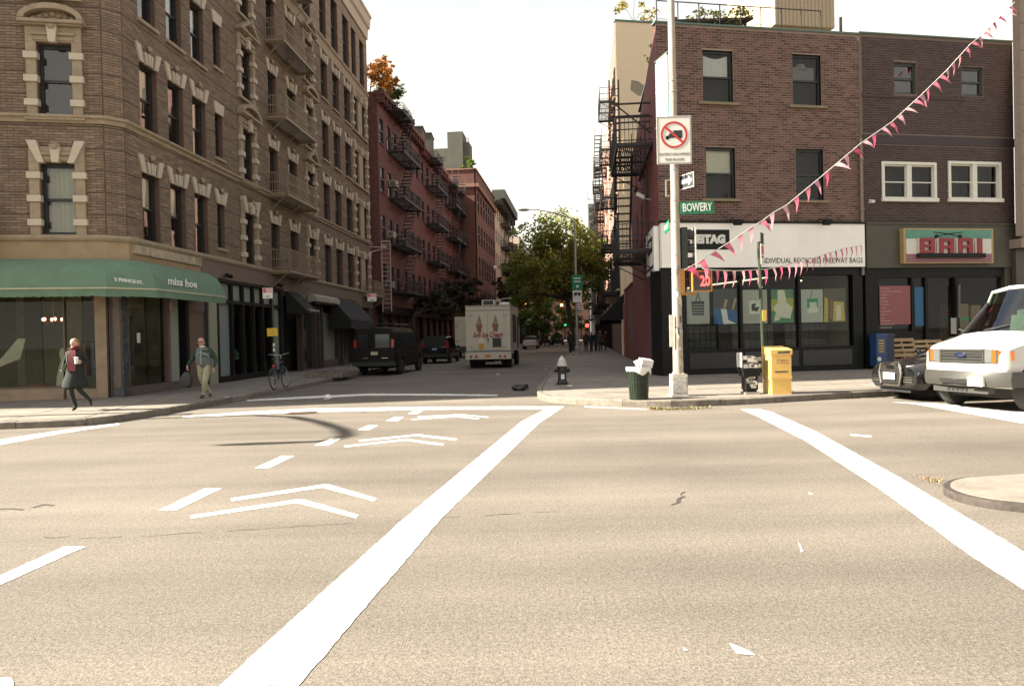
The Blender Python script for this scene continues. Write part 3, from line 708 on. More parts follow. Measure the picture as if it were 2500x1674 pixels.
# green awning round the corner
M_AWN = mat('green_canvas', (.118, .190, .122), .85, var=.10, scale=3, bump=.1, bscale=5, dirt=(.15, .23, .145, .35), dscale=1.5)
AW = thing('green_awning', 'faded green curved canvas awning wrapping the corner shop', 'awning', LP.M)
apath = [LF.w(-9, -.08, 0).xy, LF.w(.05, -.08, 0).xy, LP.w(.35, -.08, 0).xy, LP.w(4.45, -.08, 0).xy]
def dens(path, n):
    o = []
    for a, b_ in zip(path, path[1:]):
        L = (b_ - a).length; k = max(1, int(L / n)); o += [a.lerp(b_, i / k) for i in range(k)]
    return o + [path[-1]]
prof = [(0, 4.10), (.20, 4.09), (.40, 4.03), (.58, 3.92), (.72, 3.76), (.83, 3.55), (.90, 3.36), (.94, 3.22)]
b = MB(); dp = dens(apath, .8); sweep(b, dp, prof, closed_ends=False, Minv=iLP)
e0 = [(iLP @ Vector((*(apath[-1]), 0)))]
k = len(b.v) - len(prof); b.v.append(iLP @ Vector((*apath[-1], 3.22))); b.f.append(list(range(k, k + len(prof))) + [len(b.v) - 1]); b.m.append(0); b.t.append(.5)
b.build('canopy', M_AWN, AW, smooth=30)
b = MB(); sweep(b, dens(apath, .07), [(.945, 3.215), (.95, 3.02)], closed_ends=False, Minv=iLP)
for i in range(1, len(b.v), 2): b.v[i].z -= .035 * abs(math.sin(i * .55)) + rnd.uniform(0, .01)
b.build('valance', M_AWN, AW)
b = MB(); sweep(b, apath, [(.935, 3.205), (.965, 3.205), (.965, 3.235), (.935, 3.235)], Minv=iLP); b.build('piping', mat('cream_piping', (.55, .48, .33), .8), AW)
tilt = Matrix.Rotation(math.atan2(.10, .34), 4, 'X')
M_WHITE_T = mat('white_lettering', (.62, .62, .56), .7)
def onaw(px, z, out): return LP.px(px, 690, out)[0]
ua, ub = onaw(412, 0, .98), onaw(476, 0, .98)
text('lettering', 'miss hoe', .25, M_WHITE_T, AW, Matrix.Translation(((ua + ub) / 2, -.965, 3.52)) @ tilt.inverted(), width=(ub - ua) * 1.15, shear=.45, bold=.009)
cm = (apath[1] + apath[2]) / 2; cd = (apath[2] - apath[1]).normalized()
ua, ub = onaw(292, 0, .98), onaw(340, 0, .98)
text('lettering', '2 PRINCE ST.', .085, M_WHITE_T, AW, Matrix.Translation(((ua + ub) / 2 - .1, -1.03, 3.36)) @ tilt.inverted(), width=1.35, bold=.006)
# ================================================================ shopfronts of the corner building
M_FROST = mat('frosted_panel', (.24, .27, .215), .5, var=.06, scale=2)
M_FROSTB = mat('bluish_frosted_panel', (.20, .235, .225), .45, var=.06, scale=2)
M_BRNDOOR = mat('brown_door', (.13, .088, .066), .6, var=.08)
M_PIL = mat('stucco_pier', (.30, .22, .145), .8, var=.12, scale=3, dirt=(.15, .11, .075, .6), dscale=2)
M_SHOPIN = mat('shop_wall', (.24, .225, .13), .85, var=.1, scale=1)
M_FLOOR = mat('shop_floor', (.12, .085, .055), .6, var=.2, scale=3)
fx = lambda x, y=850: LF.px(x, y)[0]
px_ = lambda x, y=850: LP.px(x, y)[0]
# avenue side: low stone ledge, display window, doorway, pier
b = MB(); b.box((-9, -.04, .1), (fx(153), .25, .30), 0, XF); b.box((-9, -.0, .30), (fx(153), .25, .46), 0, XF); b.build('ledge', M_PIL, CB)
b = MB(); b.box((fx(153) + .06, .02, .1), (fx(233), .22, .42), 0, XF); b.build('door_step', M_PIL, CB)
b = MB(); b.box((fx(234), -.05, .1), (fx(262), .3, 3.9), 0, XF); b.build('stone_pier', M_PIL, CB)
b = MB(); b.box((fx(265), -.02, .1), (.03, .26, 3.9), 0, XF); b.cbox((.06, .12, 2.0), (.3, .3, 3.8), 0); b.build('iron_column', mat('dark_column', (.04, .042, .045), .5, var=.5, scale=9, dirt=(.22, .20, .17, .7), dscale=7), CB)
b = MB()
for x in (-9, -7.2, -5.2): b.box((x, .12, .46), (x + .06, .2, 3.9), 0, XF)
b.box((fx(152), .08, .1), (fx(156), .2, 3.9), 0, XF); b.box((-9, .12, 3.3), (fx(234), .2, 3.9), 0, XF); b.box((-9, .12, .46), (fx(153), .2, .52), 0, XF); b.build('shop_frame', M_BRNDOOR, CB)
b = MB(); b.quad((-9, .16, .5), (fx(152), .16, .5), (fx(152), .16, 3.3), (-9, .16, 3.3), 0, XF); b.quad((fx(156), .17, .42), (fx(234), .17, .42), (fx(234), .17, 3.3), (fx(156), .17, 3.3), 0, XF); b.build('shop_window', M_SHOPGLASS, CB)
# interior of the corner shop
b = MB(); b.box((-9.2, .2, .12), (.0, 4.9, .155), 1, XF); b.box((-9.2, 4.2, .1), (1.0, 4.3, 4.2), 0, XF); b.box((-9.2, .2, 4.0), (.0, 4.9, 4.1), 0, XF); b.box((.6, 5.4, .12), (4.7, 5.5, 4.2), 0); b.box((4.68, .3, .12), (4.72, 5.5, 4.2), 0); b.build('shop_interior', [M_SHOPIN, M_FLOOR], CB)
for i in range(14):
    b = MB(); x = -8.8 + i * .62; b.box((x, 4.12 - .02 * (i % 3), .2), (x + .5 + .1 * (i % 2), 4.19, 3.7), 0, XF); b.build('wall_panel', mat('panel_tone_%d' % (i % 3), ((.19, .18, .10), (.27, .25, .15), (.14, .14, .085))[i % 3], .85), CB)
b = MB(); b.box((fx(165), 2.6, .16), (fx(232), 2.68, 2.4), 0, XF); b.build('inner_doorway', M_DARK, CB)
# street side of the corner shop
def panes(fr_px, z0, z1, m=M_SHOPGLASS, y=.15):
    b = MB(); b.quad((px_(fr_px[0]), y, z0), (px_(fr_px[1]), y, z0), (px_(fr_px[1]), y, z1), (px_(fr_px[0]), y, z1)); return b.build('shop_window', m, CB)
b = MB(); b.box((.34, 0, .1), (px_(455), .22, .42)); b.build('ledge', mat('brown_ledge', (.10, .075, .06), .7, var=.15), CB)
b = MB(); b.box((.34, .02, .42), (px_(296), .2, 3.9)); b.box((px_(413), .02, .42), (px_(419), .2, 3.9)); b.box((.34, .05, 3.15), (px_(455), .2, 3.9)); b.build('shop_frame', M_BRNDOOR, CB)
panes((296, 413), .42, 3.15)
b = MB(); b.box((px_(419), .05, .42), (px_(440), .18, 3.9)); b.build('jamb_panel', M_FROST, CB)
b = MB(); b.box((px_(440), .1, .1), (px_(446), .3, 3.9)); b.box((px_(455), -.02, .1), (px_(462), .3, 3.9)); b.build('door_frame', M_BLACK, CB)
b = MB(); b.box((px_(462), .06, .15), (px_(503), .12, 2.75)); b.build('street_door', M_BRNDOOR, CB)
b = MB(); b.box((px_(462), .03, 2.75), (px_(503), .2, 3.9)); b.build('transom_panel', M_BRNDOOR, CB)
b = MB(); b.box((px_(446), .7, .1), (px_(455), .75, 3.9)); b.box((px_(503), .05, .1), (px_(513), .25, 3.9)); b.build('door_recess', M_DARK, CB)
b = MB(); b.box((px_(513), .0, .15), (px_(533), .08, 3.2)); b.build('end_panel', mat('pale_green_panel', (.27, .28, .19), .6, var=.06), CB)
b = MB(); b.box((px_(513), .0, 3.22), (px_(533), .08, 3.95)); b.build('end_panel', M_FROST, CB)
# chandelier, mannequin dress, furniture inside
M_BULB = mat('pink_bulb', (1, .5, .4), .5, emis=(1, .32, .22), estr=2.2)
ch = thing('chandelier', 'small chandelier with glowing pink bulbs inside the green awning shop', 'chandelier', LF.at(fx(82, 770), 1.3, 2.35))
b = MB(); b.tube([(0, 0, .1), (0, 0, 1.6)], .012, 5)
for i in range(6): a = i * PI / 3; b.tube([(0, 0, .05), (.18 * math.cos(a), .18 * math.sin(a), -.02), (.28 * math.cos(a), .28 * math.sin(a), .06)], .012, 5)
b.build('frame', mat('brass', (.35, .22, .08), .4, .8), ch)
for i in range(6): a = i * PI / 3; MB().ball((.28 * math.cos(a), .28 * math.sin(a), .11), (.04, .04, .05), 8, 6).build('bulb', M_BULB, ch)
dr = thing('dress_form', 'pale sleeveless dress on a stand in the shop window', 'dress form', LF.at(fx(138, 900), .75, .155))
MB().lathe([(.30, .3), (.28, .6), (.20, .95), (.16, 1.08), (.20, 1.25), (.17, 1.42), (.06, 1.46)], 14).build('dress', mat('pale_dress', (.62, .60, .42), .9, var=.1, scale=9), dr, smooth=60)
b = MB(); b.lathe([(.16, 0), (.16, .03), (.02, .05), (.02, .35)], 10); b.build('stand', M_BLACK, dr)
wc = thing('wicker_basket', 'round brown wicker basket on the shop window floor', 'basket', LF.at(fx(68, 930), .7, .155))
MB().lathe([(.18, 0), (.32, .15), (.34, .3), (.22, .42), (.18, .40)], 14).build('body', mat('wicker', (.22, .085, .045), .8, var=.3, scale=18), wc, smooth=50)
ts = thing('storage_chest', 'low brown wooden chest in the shop window beside the dress', 'chest', LF.at(fx(118, 930), .95, .155))
b = MB(); b.box((-.38, -.22, 0), (.38, .22, .30)); b.build('body', mat('trunk_wood', (.16, .07, .05), .6, var=.2), ts); b = MB(); b.box((-.40, -.24, .31), (.40, .24, .38)); b.build('lid', MATS['trunk_wood'], ts)
hm = thing('clothes_rail', 'clothes rail hung with garments deep in the corner shop', 'clothes rail', LF.at(fx(200, 850), 2.2, .155))
b = MB(); b.tube([(-.8, 0, 0), (-.8, 0, 1.6), (.8, 0, 1.6), (.8, 0, 0)], .02, 6); b.build('rail', M_BLACK, hm)
for i, c in enumerate([(.3, .1, .08), (.16, .16, .2), (.4, .36, .28), (.12, .05, .05), (.25, .2, .12), (.1, .14, .1)]):
    b = MB(); x = -.65 + i * .25; b.poly([(x - .05, 0.55), (x + .05, .55), (x + .03, 1.55), (x - .03, 1.55)], 'y', -.22, .22); b.build('garment', mat('garment_%s' % 'abcdef'[i], c, .9), hm)
ar = thing('net_hanging', 'pale fringed shawl spread on a stick in the shop window at far left', 'shawl', LF.at(fx(22, 850), .5, 1.2))
b = MB(); b.tube([(-.4, 0, 1.0), (.22, 0, .72)], .012, 5); b.tube([(-.4, 0, .72), (.22, 0, .70)], .01, 5); b.build('stick', MATS['brass'], ar)
b = MB()
for i in range(10): b.quad((.2 - i * .02, .0, .70), (.22 - i * .02, .0, .70), (.05 - i * .075, .02, .1 - .03 * i), (-.02 - i * .075, .02, .1 - .03 * i))
b.build('cloth', mat('pale_net', (.5, .46, .34), .9), ar)
# displays behind the side-street window
for i, (x, c, lab) in enumerate(((330, (.20, .06, .045), 'dark red garment hanging in the side street shop window'), (345, (.26, .11, .05), 'rust coloured scarf hanging in the side street shop window'), (368, (.05, .045, .04), 'black coat hanging in the side street shop window'))):
    b = MB(); b.poly([(-.14, -.75), (.14, -.75), (.1, .6), (.03, .78), (-.03, .78), (-.1, .6)], 'y', -.06, .06); o = b.build('hanging_garment', mat('hanging_%s' % 'abc'[i], c, .9, var=.2, scale=8), None, LP.at(px_(x), .6, 1.75)); o['label'] = lab; o['category'] = 'garment'
def poster(name, fr, u0, u1, z0, z1, y, m, lab, cat='notice', parent=None):
    b = MB(); b.box((0, -.006, 0), (u1 - u0, .0, z1 - z0)); o = b.build(name, m, parent, fr.at(u0, y, z0)); o['label'] = lab; o['category'] = cat; return o
poster('shop_notice', LP, px_(303), px_(312), 1.55, 1.85, .13, mat('yellow_paper', (.5, .45, .18), .8), 'small yellow notice taped inside the side street shop window')
poster('shop_notice', LP, px_(345), px_(353), 1.7, 2.0, .13, mat('white_paper', (.6, .58, .5), .8), 'small white notice in the middle of the side street shop window')
poster('shop_notice', LP, px_(415), px_(423), 2.75, 2.98, -.005, mat('pink_paper', (.6, .3, .27), .8), 'pink notice on the frame beside the side street shop window')

# black framed shop
b = MB(); xs = [534, 569.5, 596.5, 622, 644.5, 668, 689]
zc0, zc1, zb = 3.22, 3.94, .32
def Zt(x): return 3.92
for x in xs: u = px_(x); MB().box((u - .07, -.022, .15), (u + .07, .2, 3.98)).build('mullion', M_BLACK, CB)
u0, u1 = px_(533), px_(692)
b.box((u0, -.02, 3.88), (u1, .2, 4.0)); b.box((u0, -.015, 3.12), (u1, .19, 3.26)); b.box((u0, -.015, .1), (u1, .19, .38)); b.box((u0, -.1, 3.95), (u1, .0, 4.02)); b.build('shop_frame', M_BLACK, CB)
for i, (a, c) in enumerate(zip(xs, xs[1:])):
    a, c = px_(a), px_(c)
    m = MB(); m.quad((a, .12, 3.26), (c, .12, 3.26), (c, .12, 3.88), (a, .12, 3.88)); m.build('transom_pane', M_FROST, CB)
    m = MB(); m.quad((a, .12, .38), (c, .12, .38), (c, .12, 3.12), (a, .12, 3.12)); m.build('shop_window', M_FROSTB if i == 0 else (M_FROST if i == 5 else M_SHOPGLASS), CB)
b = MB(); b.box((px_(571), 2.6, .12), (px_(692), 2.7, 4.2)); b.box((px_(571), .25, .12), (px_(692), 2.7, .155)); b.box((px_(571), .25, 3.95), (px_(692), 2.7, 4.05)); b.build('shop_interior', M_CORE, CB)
tb = thing('display_table', 'pale display table with wares behind the black framed shop window', 'table', LP.at(px_(594), .75, .155))
b = MB(); b.box((-1.0, -.3, .8), (1.0, .3, .86)); b.build('table_top', mat('pale_top', (.42, .40, .30), .6), tb)
for x in (-.9, .9): b = MB(); b.box((x - .03, -.25, 0), (x + .03, .25, .8)); b.build('leg', M_BLACK, tb)
bx = MB().box((-.28, -.15, 0), (.28, .15, .62)).build('display_board', mat('cream_board', (.50, .46, .32), .8), None, LP.at(px_(585), .7, 1.02)); bx['label'] = 'cream board standing on the display table behind black framed window'; bx['category'] = 'board'
bo = thing('ornament', 'dark ornament on the display table in the black framed shop', 'ornament', LP.at(px_(594), .62, 1.02)); MB().lathe([(.12, 0), (.2, .1), (.08, .25), (.1, .3)], 10).build('body', mat('dark_glaze', (.05, .07, .05), .3), bo, smooth=50); MB().ball((.0, 0, .36), .07, 8, 6).build('knob', MATS['dark_glaze'], bo)
bo = thing('ornament', 'teal ornament beside the dark one on the display table', 'ornament', LP.at(px_(610), .62, 1.02)); MB().lathe([(.16, 0), (.22, .12), (.14, .2), (.16, .22)], 10).build('body', mat('teal_glaze', (.10, .3, .2), .3), bo, smooth=50); MB().ball((.0, 0, .27), .08, 8, 6).build('knob', MATS['teal_glaze'], bo)

# dark recessed entrances, awnings, shutter boxes further along
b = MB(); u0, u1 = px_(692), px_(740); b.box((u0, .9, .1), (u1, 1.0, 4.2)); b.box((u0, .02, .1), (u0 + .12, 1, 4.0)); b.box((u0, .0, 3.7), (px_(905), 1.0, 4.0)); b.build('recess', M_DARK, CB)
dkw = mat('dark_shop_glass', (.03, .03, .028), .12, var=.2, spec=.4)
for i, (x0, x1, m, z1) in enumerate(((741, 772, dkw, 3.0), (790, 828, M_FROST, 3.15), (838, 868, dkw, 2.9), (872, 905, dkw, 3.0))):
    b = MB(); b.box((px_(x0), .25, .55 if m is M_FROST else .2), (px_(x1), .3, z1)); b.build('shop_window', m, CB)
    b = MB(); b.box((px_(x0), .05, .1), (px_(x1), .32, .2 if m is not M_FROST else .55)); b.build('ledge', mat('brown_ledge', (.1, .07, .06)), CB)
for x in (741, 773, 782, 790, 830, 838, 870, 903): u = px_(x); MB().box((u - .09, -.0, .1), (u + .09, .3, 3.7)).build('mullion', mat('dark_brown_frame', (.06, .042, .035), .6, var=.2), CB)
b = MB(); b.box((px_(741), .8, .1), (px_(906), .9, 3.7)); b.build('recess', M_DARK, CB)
def wedge_awning(lab, u0, u1, z0, z1, D, m, val=.28):
    t = thing('shop_awning', lab, 'awning', LP.M)
    b = MB(); b.poly([(-.02, z1), (-D, z0), (-D, z0 - .03), (-.02, z0 - .03)][::-1], 'x', u0, u1); b.build('canopy', m, t)
    b = MB(); b.box((u0, -D - .012, z0 - val), (u1, -D, z0 + .0)); b.box((u0, -D, z0 - val), (u0 + .012, -.02, z0 - .035)); b.build('valance', m, t)
    return t
M_BLKC = mat('black_canvas', (.009, .009, .0085), .85, var=.1)
t = wedge_awning('black canvas awning with pale street lettering over the dark doorway', px_(700), px_(728), 2.95, 4.0, 1.1, M_BLKC, .05)
text('lettering', '2 Prince Street', .14, mat('grey_lettering', (.4, .38, .33), .8), t, Matrix.Translation(((px_(700) + px_(728)) / 2, -1.1, 3.06)) @ Matrix.Rotation(R(-44), 4, 'X'), width=1.35)
t = wedge_awning('long black canvas awning near the black van on the left pavement', px_(806), px_(868), 2.75, 4.1, 1.2, M_BLKC, .5)
text('lettering', '10', .2, MATS['grey_lettering'], t, Matrix.Translation((px_(858), -1.22, 2.5)), ext=.003)
M_SHUT = mat('grey_shutter_box', (.30, .28, .215), .6, var=.12, dirt=(.16, .15, .12, .5))
for i, (x0, x1) in enumerate(((752, 783), (784, 813))):
    t = thing('shutter_box', ('grey roller shutter housing above the shop, nearer of the pair', 'grey roller shutter housing above the shop, farther of the pair')[i], 'shutter box', LP.M, 'roller shutter housings')
    b = MB(); b.poly([(-.01, 4.0), (-.28, 3.98), (-.46, 3.86), (-.46, 3.62), (-.01, 3.56)], 'x', px_(x0), px_(x1)); b.build('housing', M_SHUT, t)
    b = MB(); b.box((px_(x0), -.42, 3.50), (px_(x1), -.3, 3.61)); b.build('bottom_bar', M_BLACK, t)
# wall lamp and camera on the fascia
for x, y in ((541, 674), (668, 697)):
    u, z = LP.px(x, y); t = thing('flood_lamp', 'small dark flood lamp on the %s end of the mauve fascia' % ('near' if x < 600 else 'far'), 'lamp', LP.at(u, 0, z))
    b = MB(); b.cbox((0, -.28, 0), (.24, .2, .14), rx=.4); b.build('head', M_BLACK, t); MB().tube([(0, 0, -.05), (0, -.2, 0)], .02, 5).build('arm', M_BLACK, t)

# ================================================================ brick shop building on the right
def fr_root(name, lab, fr): return thing(name, lab, 'building', fr.M)
RB = fr_root('brick_shop_building', 'purple brown brick corner building above the long white shop sign', RF)
iRF = RF.M.inverted(); XP = iRF @ RP.M
RW = 7.85; RT = 12.42
wpx = [(1715, 124, 1789, 251), (1935, 134, 2004, 259), (1723, 360, 1795, 486), (1943, 364, 2010, 490)]
W4 = []
for x0, y0, x1, y1 in wpx:
    a = RF.px(x0, (y0 + y1) / 2)[0]; c = RF.px(x1, (y0 + y1) / 2)[0]; zt = RF.px((x0 + x1) / 2, y0)[1]; zb = RF.px((x0 + x1) / 2, y1)[1]; W4.append((a, c, zb, zt))
gy = lambda x, y: RF.px(x, y)
su0, su1 = gy(1676, 800)[0], gy(2081, 750)[0]; sz0, sz1 = gy(1800, 851)[1], 3.62
shop = (su0, su1, sz0, sz1)
b = MB(); wall_shell(b, 0, RW, .1, RT, W4 + [shop], .2, None, 0, 2)
b.quad((RW, 0, .1), (RW, 10, .1), (RW, 10, RT), (RW, 0, RT), 0)
b.build('wall', [M_MORT_PUR, M_RED, M_BLACK], RB)
exr = [(a - .01, c + .01, d - .02, e + .02) for a, c, d, e in W4]
bricks(RB, I4, (0.0, RW, 5.47, RT - .02), exr, .262, .088, M_BRICK_PUR, .006, .021, None, 300)
# solid body
b = MB(); q2 = lambda u, y, f=RP: (iRF @ f.w(u, y, 0)).xy[:]
b.poly([(1.0, .8), (RW - .02, .8), (RW - .02, 13), q2(-13.6, .6), q2(-.9, .75)], 'z', 4.2, 10.8); b.poly([(1.0, .8), (RW - .02, .8), (RW - .02, 10), q2(-9.4, .5), q2(-.9, .6)], 'z', 10.8, RT - .2)
b.poly([(1.8, 4.6), (RW - .02, 4.6), (RW - .02, 13), q2(-13.6, .6), q2(-4.8, .6)], 'z', .1, 4.195); b.build('core', M_CORE, RB)
# side wall along the side street, painted red; roofline steps down towards the back
SW = [(-a - .9, -a, z, z + 1.7) for a in (4.3, 6.6, 9.2) for z in (5.6, 8.6)]
b = MB(); wall_shell(b, -13.7, 0, .1, 10.85, SW, .15, XP, 1, 1)
b.add([(-9.5, 0, 10.85), (0, 0, 10.85), (0, 0, RT - .02), (-9.5, 0, 10.9)], [(0, 1, 2, 3)], 1, XP)
b.quad((-13.7, 9, .1), (-13.7, 0, .1), (-13.7, 0, 10.85), (-13.7, 9, 10.85), 1, XP)
b.build('side_wall', [M_RED, M_RED], RB)
bricks(RB, XP, (-13.65, -.35, .15, 10.8), [(a, c, d, e) for a, c, d, e in SW] + [(-3.1, .1, 3.7, 5.5)], .232, .079, M_RED, .014, .012, None, 0)
for a, c, d, e in SW: window(RB, XP @ Matrix.Translation((a, 0, d)), c - a, e - d, .15, .06); sill(RB, XP @ Matrix.Translation((a, 0, d)), c - a, M_RED)
M_SLOPE = mat('olive_sill', (.20, .165, .095), .8, var=.15)
M_CLEAR = glass_mat('clear_window_glass', (.88, .92, .88), k_=.9)
for i, (a, c, d, e) in enumerate(W4):
    o = window(RB, Matrix.Translation((a, 0, d)), c - a, e - d, .2, .07, blind=(.5 if i == 2 else None), rail=.5, glass=M_CLEAR)
    if i == 0:
        m = MB(); n = 14; w_ = c - a - .2
        for q in range(n): x = .1 + w_ * q / n; m.quad((x, .22 + .015 * math.sin(q * 2), (e - d) * .5), (x + w_ / n,   .22 + .015 * math.sin(q * 2 + 2), (e - d) * .5), (x + w_ / n,   .22 + .015 * math.sin(q * 2 + 2), e - d - .1 - .12 * math.sin(PI * (q + 1) / n)), (x, .22 + .015 * math.sin(q * 2), e - d - .1 - .12 * math.sin(PI * q / n)))
        m.build('curtain', mat('white_curtain', (.85, .81, .80), .9, var=.08, scale=8), o, smooth=True)
    if i == 1:
        m = MB(); m.box((.1, .27, (e - d) * .52), (c - a - .1, .28, (e - d) * .8)); m.build('curtain', mat('grey_violet_cloth', (.25, .22, .25), .9), o); m = MB(); m.lathe([(.28, 0), (.16, .22), (.02, .24)], 10, ((c - a) / 2, .45, (e - d) * .76)); m.build('lamp_shade', mat('grey_shade', (.3, .28, .27)), o)
    sill(RB, Matrix.Translation((a, 0, d)), c - a, M_SLOPE, .18, .09)
b = MB(); b.box((-.04, -.05, RT), (RW, .3, RT + .06)); b.poly([(.1, .3), (RW, .3), (RW, 10), q2(-9.4, .1), q2(-.4, .1)], 'z', RT - .3, RT - .22, 1); b.build('coping', [mat('green_coping', (.10, .16, .13), .6), M_ROOF], RB)
b = MB(); b.tube([(RW - .03, -.1, 3.6), (RW - .03, -.1, 8.6)], .055, 8)
for z in (4.2, 6, 7.8): b.box((RW - .1, -.17, z), (RW + .04, 0, z + .05))
b.build('downpipe', mat('tan_pipe', (.22, .17, .12), .6), RB)
# shopfront
b = MB()
b.box((su1, -.05, .15), (RW - .02, .2, 3.9)); b.box((0, -.05, .15), (su0, .2, 3.9)); b.box((su0, -.05, sz1), (su1, .2, 3.9)); b.box((su0, -.05, .15), (su1, .2, sz0))
for x in (1811, 1953): u = gy(x, 780)[0]; b.box((u - .05, .0, sz0), (u + .05, .2, sz1))
b.build('shop_frame', M_BLACK, RB)
for a, c in ((1682, 1806), (1817, 1948), (1958, 2078)):
    m = MB(); m.box((gy(a, 880)[0], -.075, .35), (gy(c, 880)[0], -.05, sz0 - .12)); m.build('stall_panel', mat('black_panel', (.019, .019, .018), .35), RB)
e_ = [su0] + [gy(x, 780)[0] for x in (1811, 1953)] + [su1]
for a, c in zip(e_, e_[1:]): m = MB(); m.quad((a, .1, sz0), (c, .1, sz0), (c, .1, sz1), (a, .1, sz1)); m.build('shop_window', M_SHOPGLASS, RB)
b = MB(); b.box((1.7, 4.4, .12), (RW, 4.5, 4.1)); b.poly([(.25, .2), (RW, .2), (RW, 4.5), (1.6, 4.5)], 'z', .12, .155); b.poly([(.25, .2), (RW, .2), (RW, 4.5), (1.6, 4.5)], 'z', 3.92, 4.0); b.add([(.3, .25, .12), (1.5, 4.5, .12), (1.5, 4.5, 4), (.3, .25, 4)], [(0, 1, 2, 3)]); b.box((su1 + .1, .25, .15), (su1 + .2, 4.5, 4), 1); b.build('shop_interior', [mat('dark_shop', (.028, .028, .025), .8), mat('pale_shop_wall', (.40, .36, .28), .8)], RB)
b = MB(); b.box((-.02, -.12, .12), (.55, .02, 3.88)); b.box((-.02, .02, .12), (.02, .9, 3.88)); b.build('corner_post', M_BLACK, RB)
# shop sign: long white board that wraps the corner
M_SIGNW = mat('white_sign', (.86, .83, .76), .5, var=.04, scale=1.2, dirt=(.68, .64, .56, .3), dscale=1)
SG = thing('shop_sign', 'long white shop fascia sign with a black name panel', 'sign', RF.M)
b = MB(); b.box((-.02, -.22, 3.90), (RW - .02, -.03, 5.45)); b.build('board', M_SIGNW, SG)
sideM = XP
b = MB(); b.box((-3.0, -.2, 3.82), (-.04, -.02, 5.38), 0, sideM); b.build('board', M_SIGNW, SG)
b = MB(); b.box((-.05, -.26, 5.45), (RW, -.02, 5.52)); b.build('trim', M_BLACK, SG)
u0, z0 = gy(1634, 611); u1, z1 = gy(1773, 563)
b = MB(); b.box((u0, -.235, z0), (u1, -.221, z1)); b.build('name_panel', M_BLACK, SG)
ta, tb_ = gy(1664, 588)[0], gy(1764, 588)[0]
text('lettering', 'FREITAG', .27, M_WHITE_T, SG, Matrix.Translation(((gy(1665, 588)[0] + gy(1763, 588)[0]) / 2, -.24, (z0 + z1) / 2)), width=gy(1763, 588)[0] - gy(1665, 588)[0], bold=.03, ext=.006)
ta, tb_ = gy(1848, 639)[0], gy(2096, 637)[0]; zz = gy(1950, 638)[1]
text('lettering', 'INDIVIDUAL RECYCLED FREEWAY BAGS', .19, mat('black_lettering', (.03, .03, .03), .6), SG, Matrix.Translation(((ta + tb_) / 2, -.226, zz)), width=(tb_ - ta), ext=.004)
b = MB(); b.box((-2.2, -.215, 4.55), (-.6, -.2, 5.1), 0, sideM); b.build('name_panel', M_BLACK, SG)
text('lettering', 'FREITAG', .2, M_WHITE_T, SG, sideM @ Matrix.Translation((-1.4, -.22, 4.83)), width=1.3, bold=.015)
text('lettering', 'RECYCLED FREEWAY BAGS', .13, MATS['black_lettering'], SG, sideM @ Matrix.Translation((-1.55, -.206, 4.0)), width=2.5)
for x in (1783, 1996):
    u, z = gy(x, 548); t = thing('sign_lamp', 'dark flood lamp over the white shop sign, %s one' % ('left' if x < 1900 else 'right'), 'lamp', RF.at(u, -.2, z + .05), 'lamps over the shop sign')
    MB().tube([(0, .18, .08), (-.1, -.1, .1), (-.05, -.3, .02)], .02, 6).build('arm', M_BLACK, t); b = MB(); b.cbox((0.0, -.38, -.06), (.30, .2, .12), rx=-.5); b.build('head', M_BLACK, t)
# posters and bags inside
def art(x0, y0, x1, y1, bgc, lab, shapes, name='shop_poster'):
    a, zt = gy(x0, y0); c, _ = gy(x1, y0); zb_ = gy(x0, y1)[1]
    bgc = tuple(min(.85, v * 1.4) for v in bgc); shapes = [(p, tuple(min(.86, v * 1.4) for v in q)) for p, q in shapes]; a, c = a * 1.006, c * 1.006
    t = thing(name, lab, 'poster', RF.at(a, .15, zb_)); W_, H_ = c - a, zt - zb_
    MB().box((0, 0, 0), (W_, .01, H_)).build('sheet', mat('poster_%d_%d' % (x0, y0), bgc, .7, var=.06, scale=4), t)
    for i, (pts, cc) in enumerate(shapes):
        b = MB(); b.poly([(p * W_, q * H_) for p, q in pts], 'y', -.004 - .002 * i, -.001 - .002 * i); b.build('print', mat('print_%02d%02d%02d' % tuple(int(v * 99) for v in cc), cc, .7), t)
    return t
art(1679, 705, 1735, 791, (.36, .36, .34), 'grey poster of a dark striped handbag, leftmost in the shop window', [([(.25, .25), (.75, .25), (.78, .65), (.22, .65)], (.04, .04, .045))] + [([(.26, .3 + .08 * i), (.74, .3 + .08 * i), (.74, .33 + .08 * i), (.26, .33 + .08 * i)], (.25, .25, .24)) for i in range(4)] + [([(.38, .65), (.43, .65), (.52, .9), (.48, .9)], (.1, .1, .1)), ([(.62, .65), (.57, .65), (.48, .9), (.52, .9)], (.1, .1, .1))])
art(1745, 705, 1803, 791, (.06, .06, .06), 'dark poster of two hands holding a blue and white bag', [([(0, 0), (1, 0), (1, .36), (.55, .42), (0, .45)], (.02, .10, .26)), ([(.4, .0), (.95, 0), (.6, .12), (.55, .42), (.3, .44)], (.6, .6, .58)), ([(.4, .45), (.5, .45), (.6, .68), (.5, .72)], (.36, .25, .2)), ([(.75, .38), (.85, .42), (.98, .72), (.88, .74)], (.36, .25, .2))])
art(1816, 707, 1876, 790, (.36, .35, .32), 'pale grey poster of a white tote bag with black print', [([(.28, .28), (.72, .28), (.74, .68), (.26, .68)], (.62, .6, .52)), ([(.36, .38), (.6, .36), (.68, .5), (.5, .48), (.55, .6), (.36, .58)], (.03, .03, .03)), ([(.4, .68), (.44, .68), (.48, .95), (.45, .95)], (.5, .48, .4)), ([(.6, .68), (.56, .68), (.54, .95), (.57, .95)], (.5, .48, .4))])
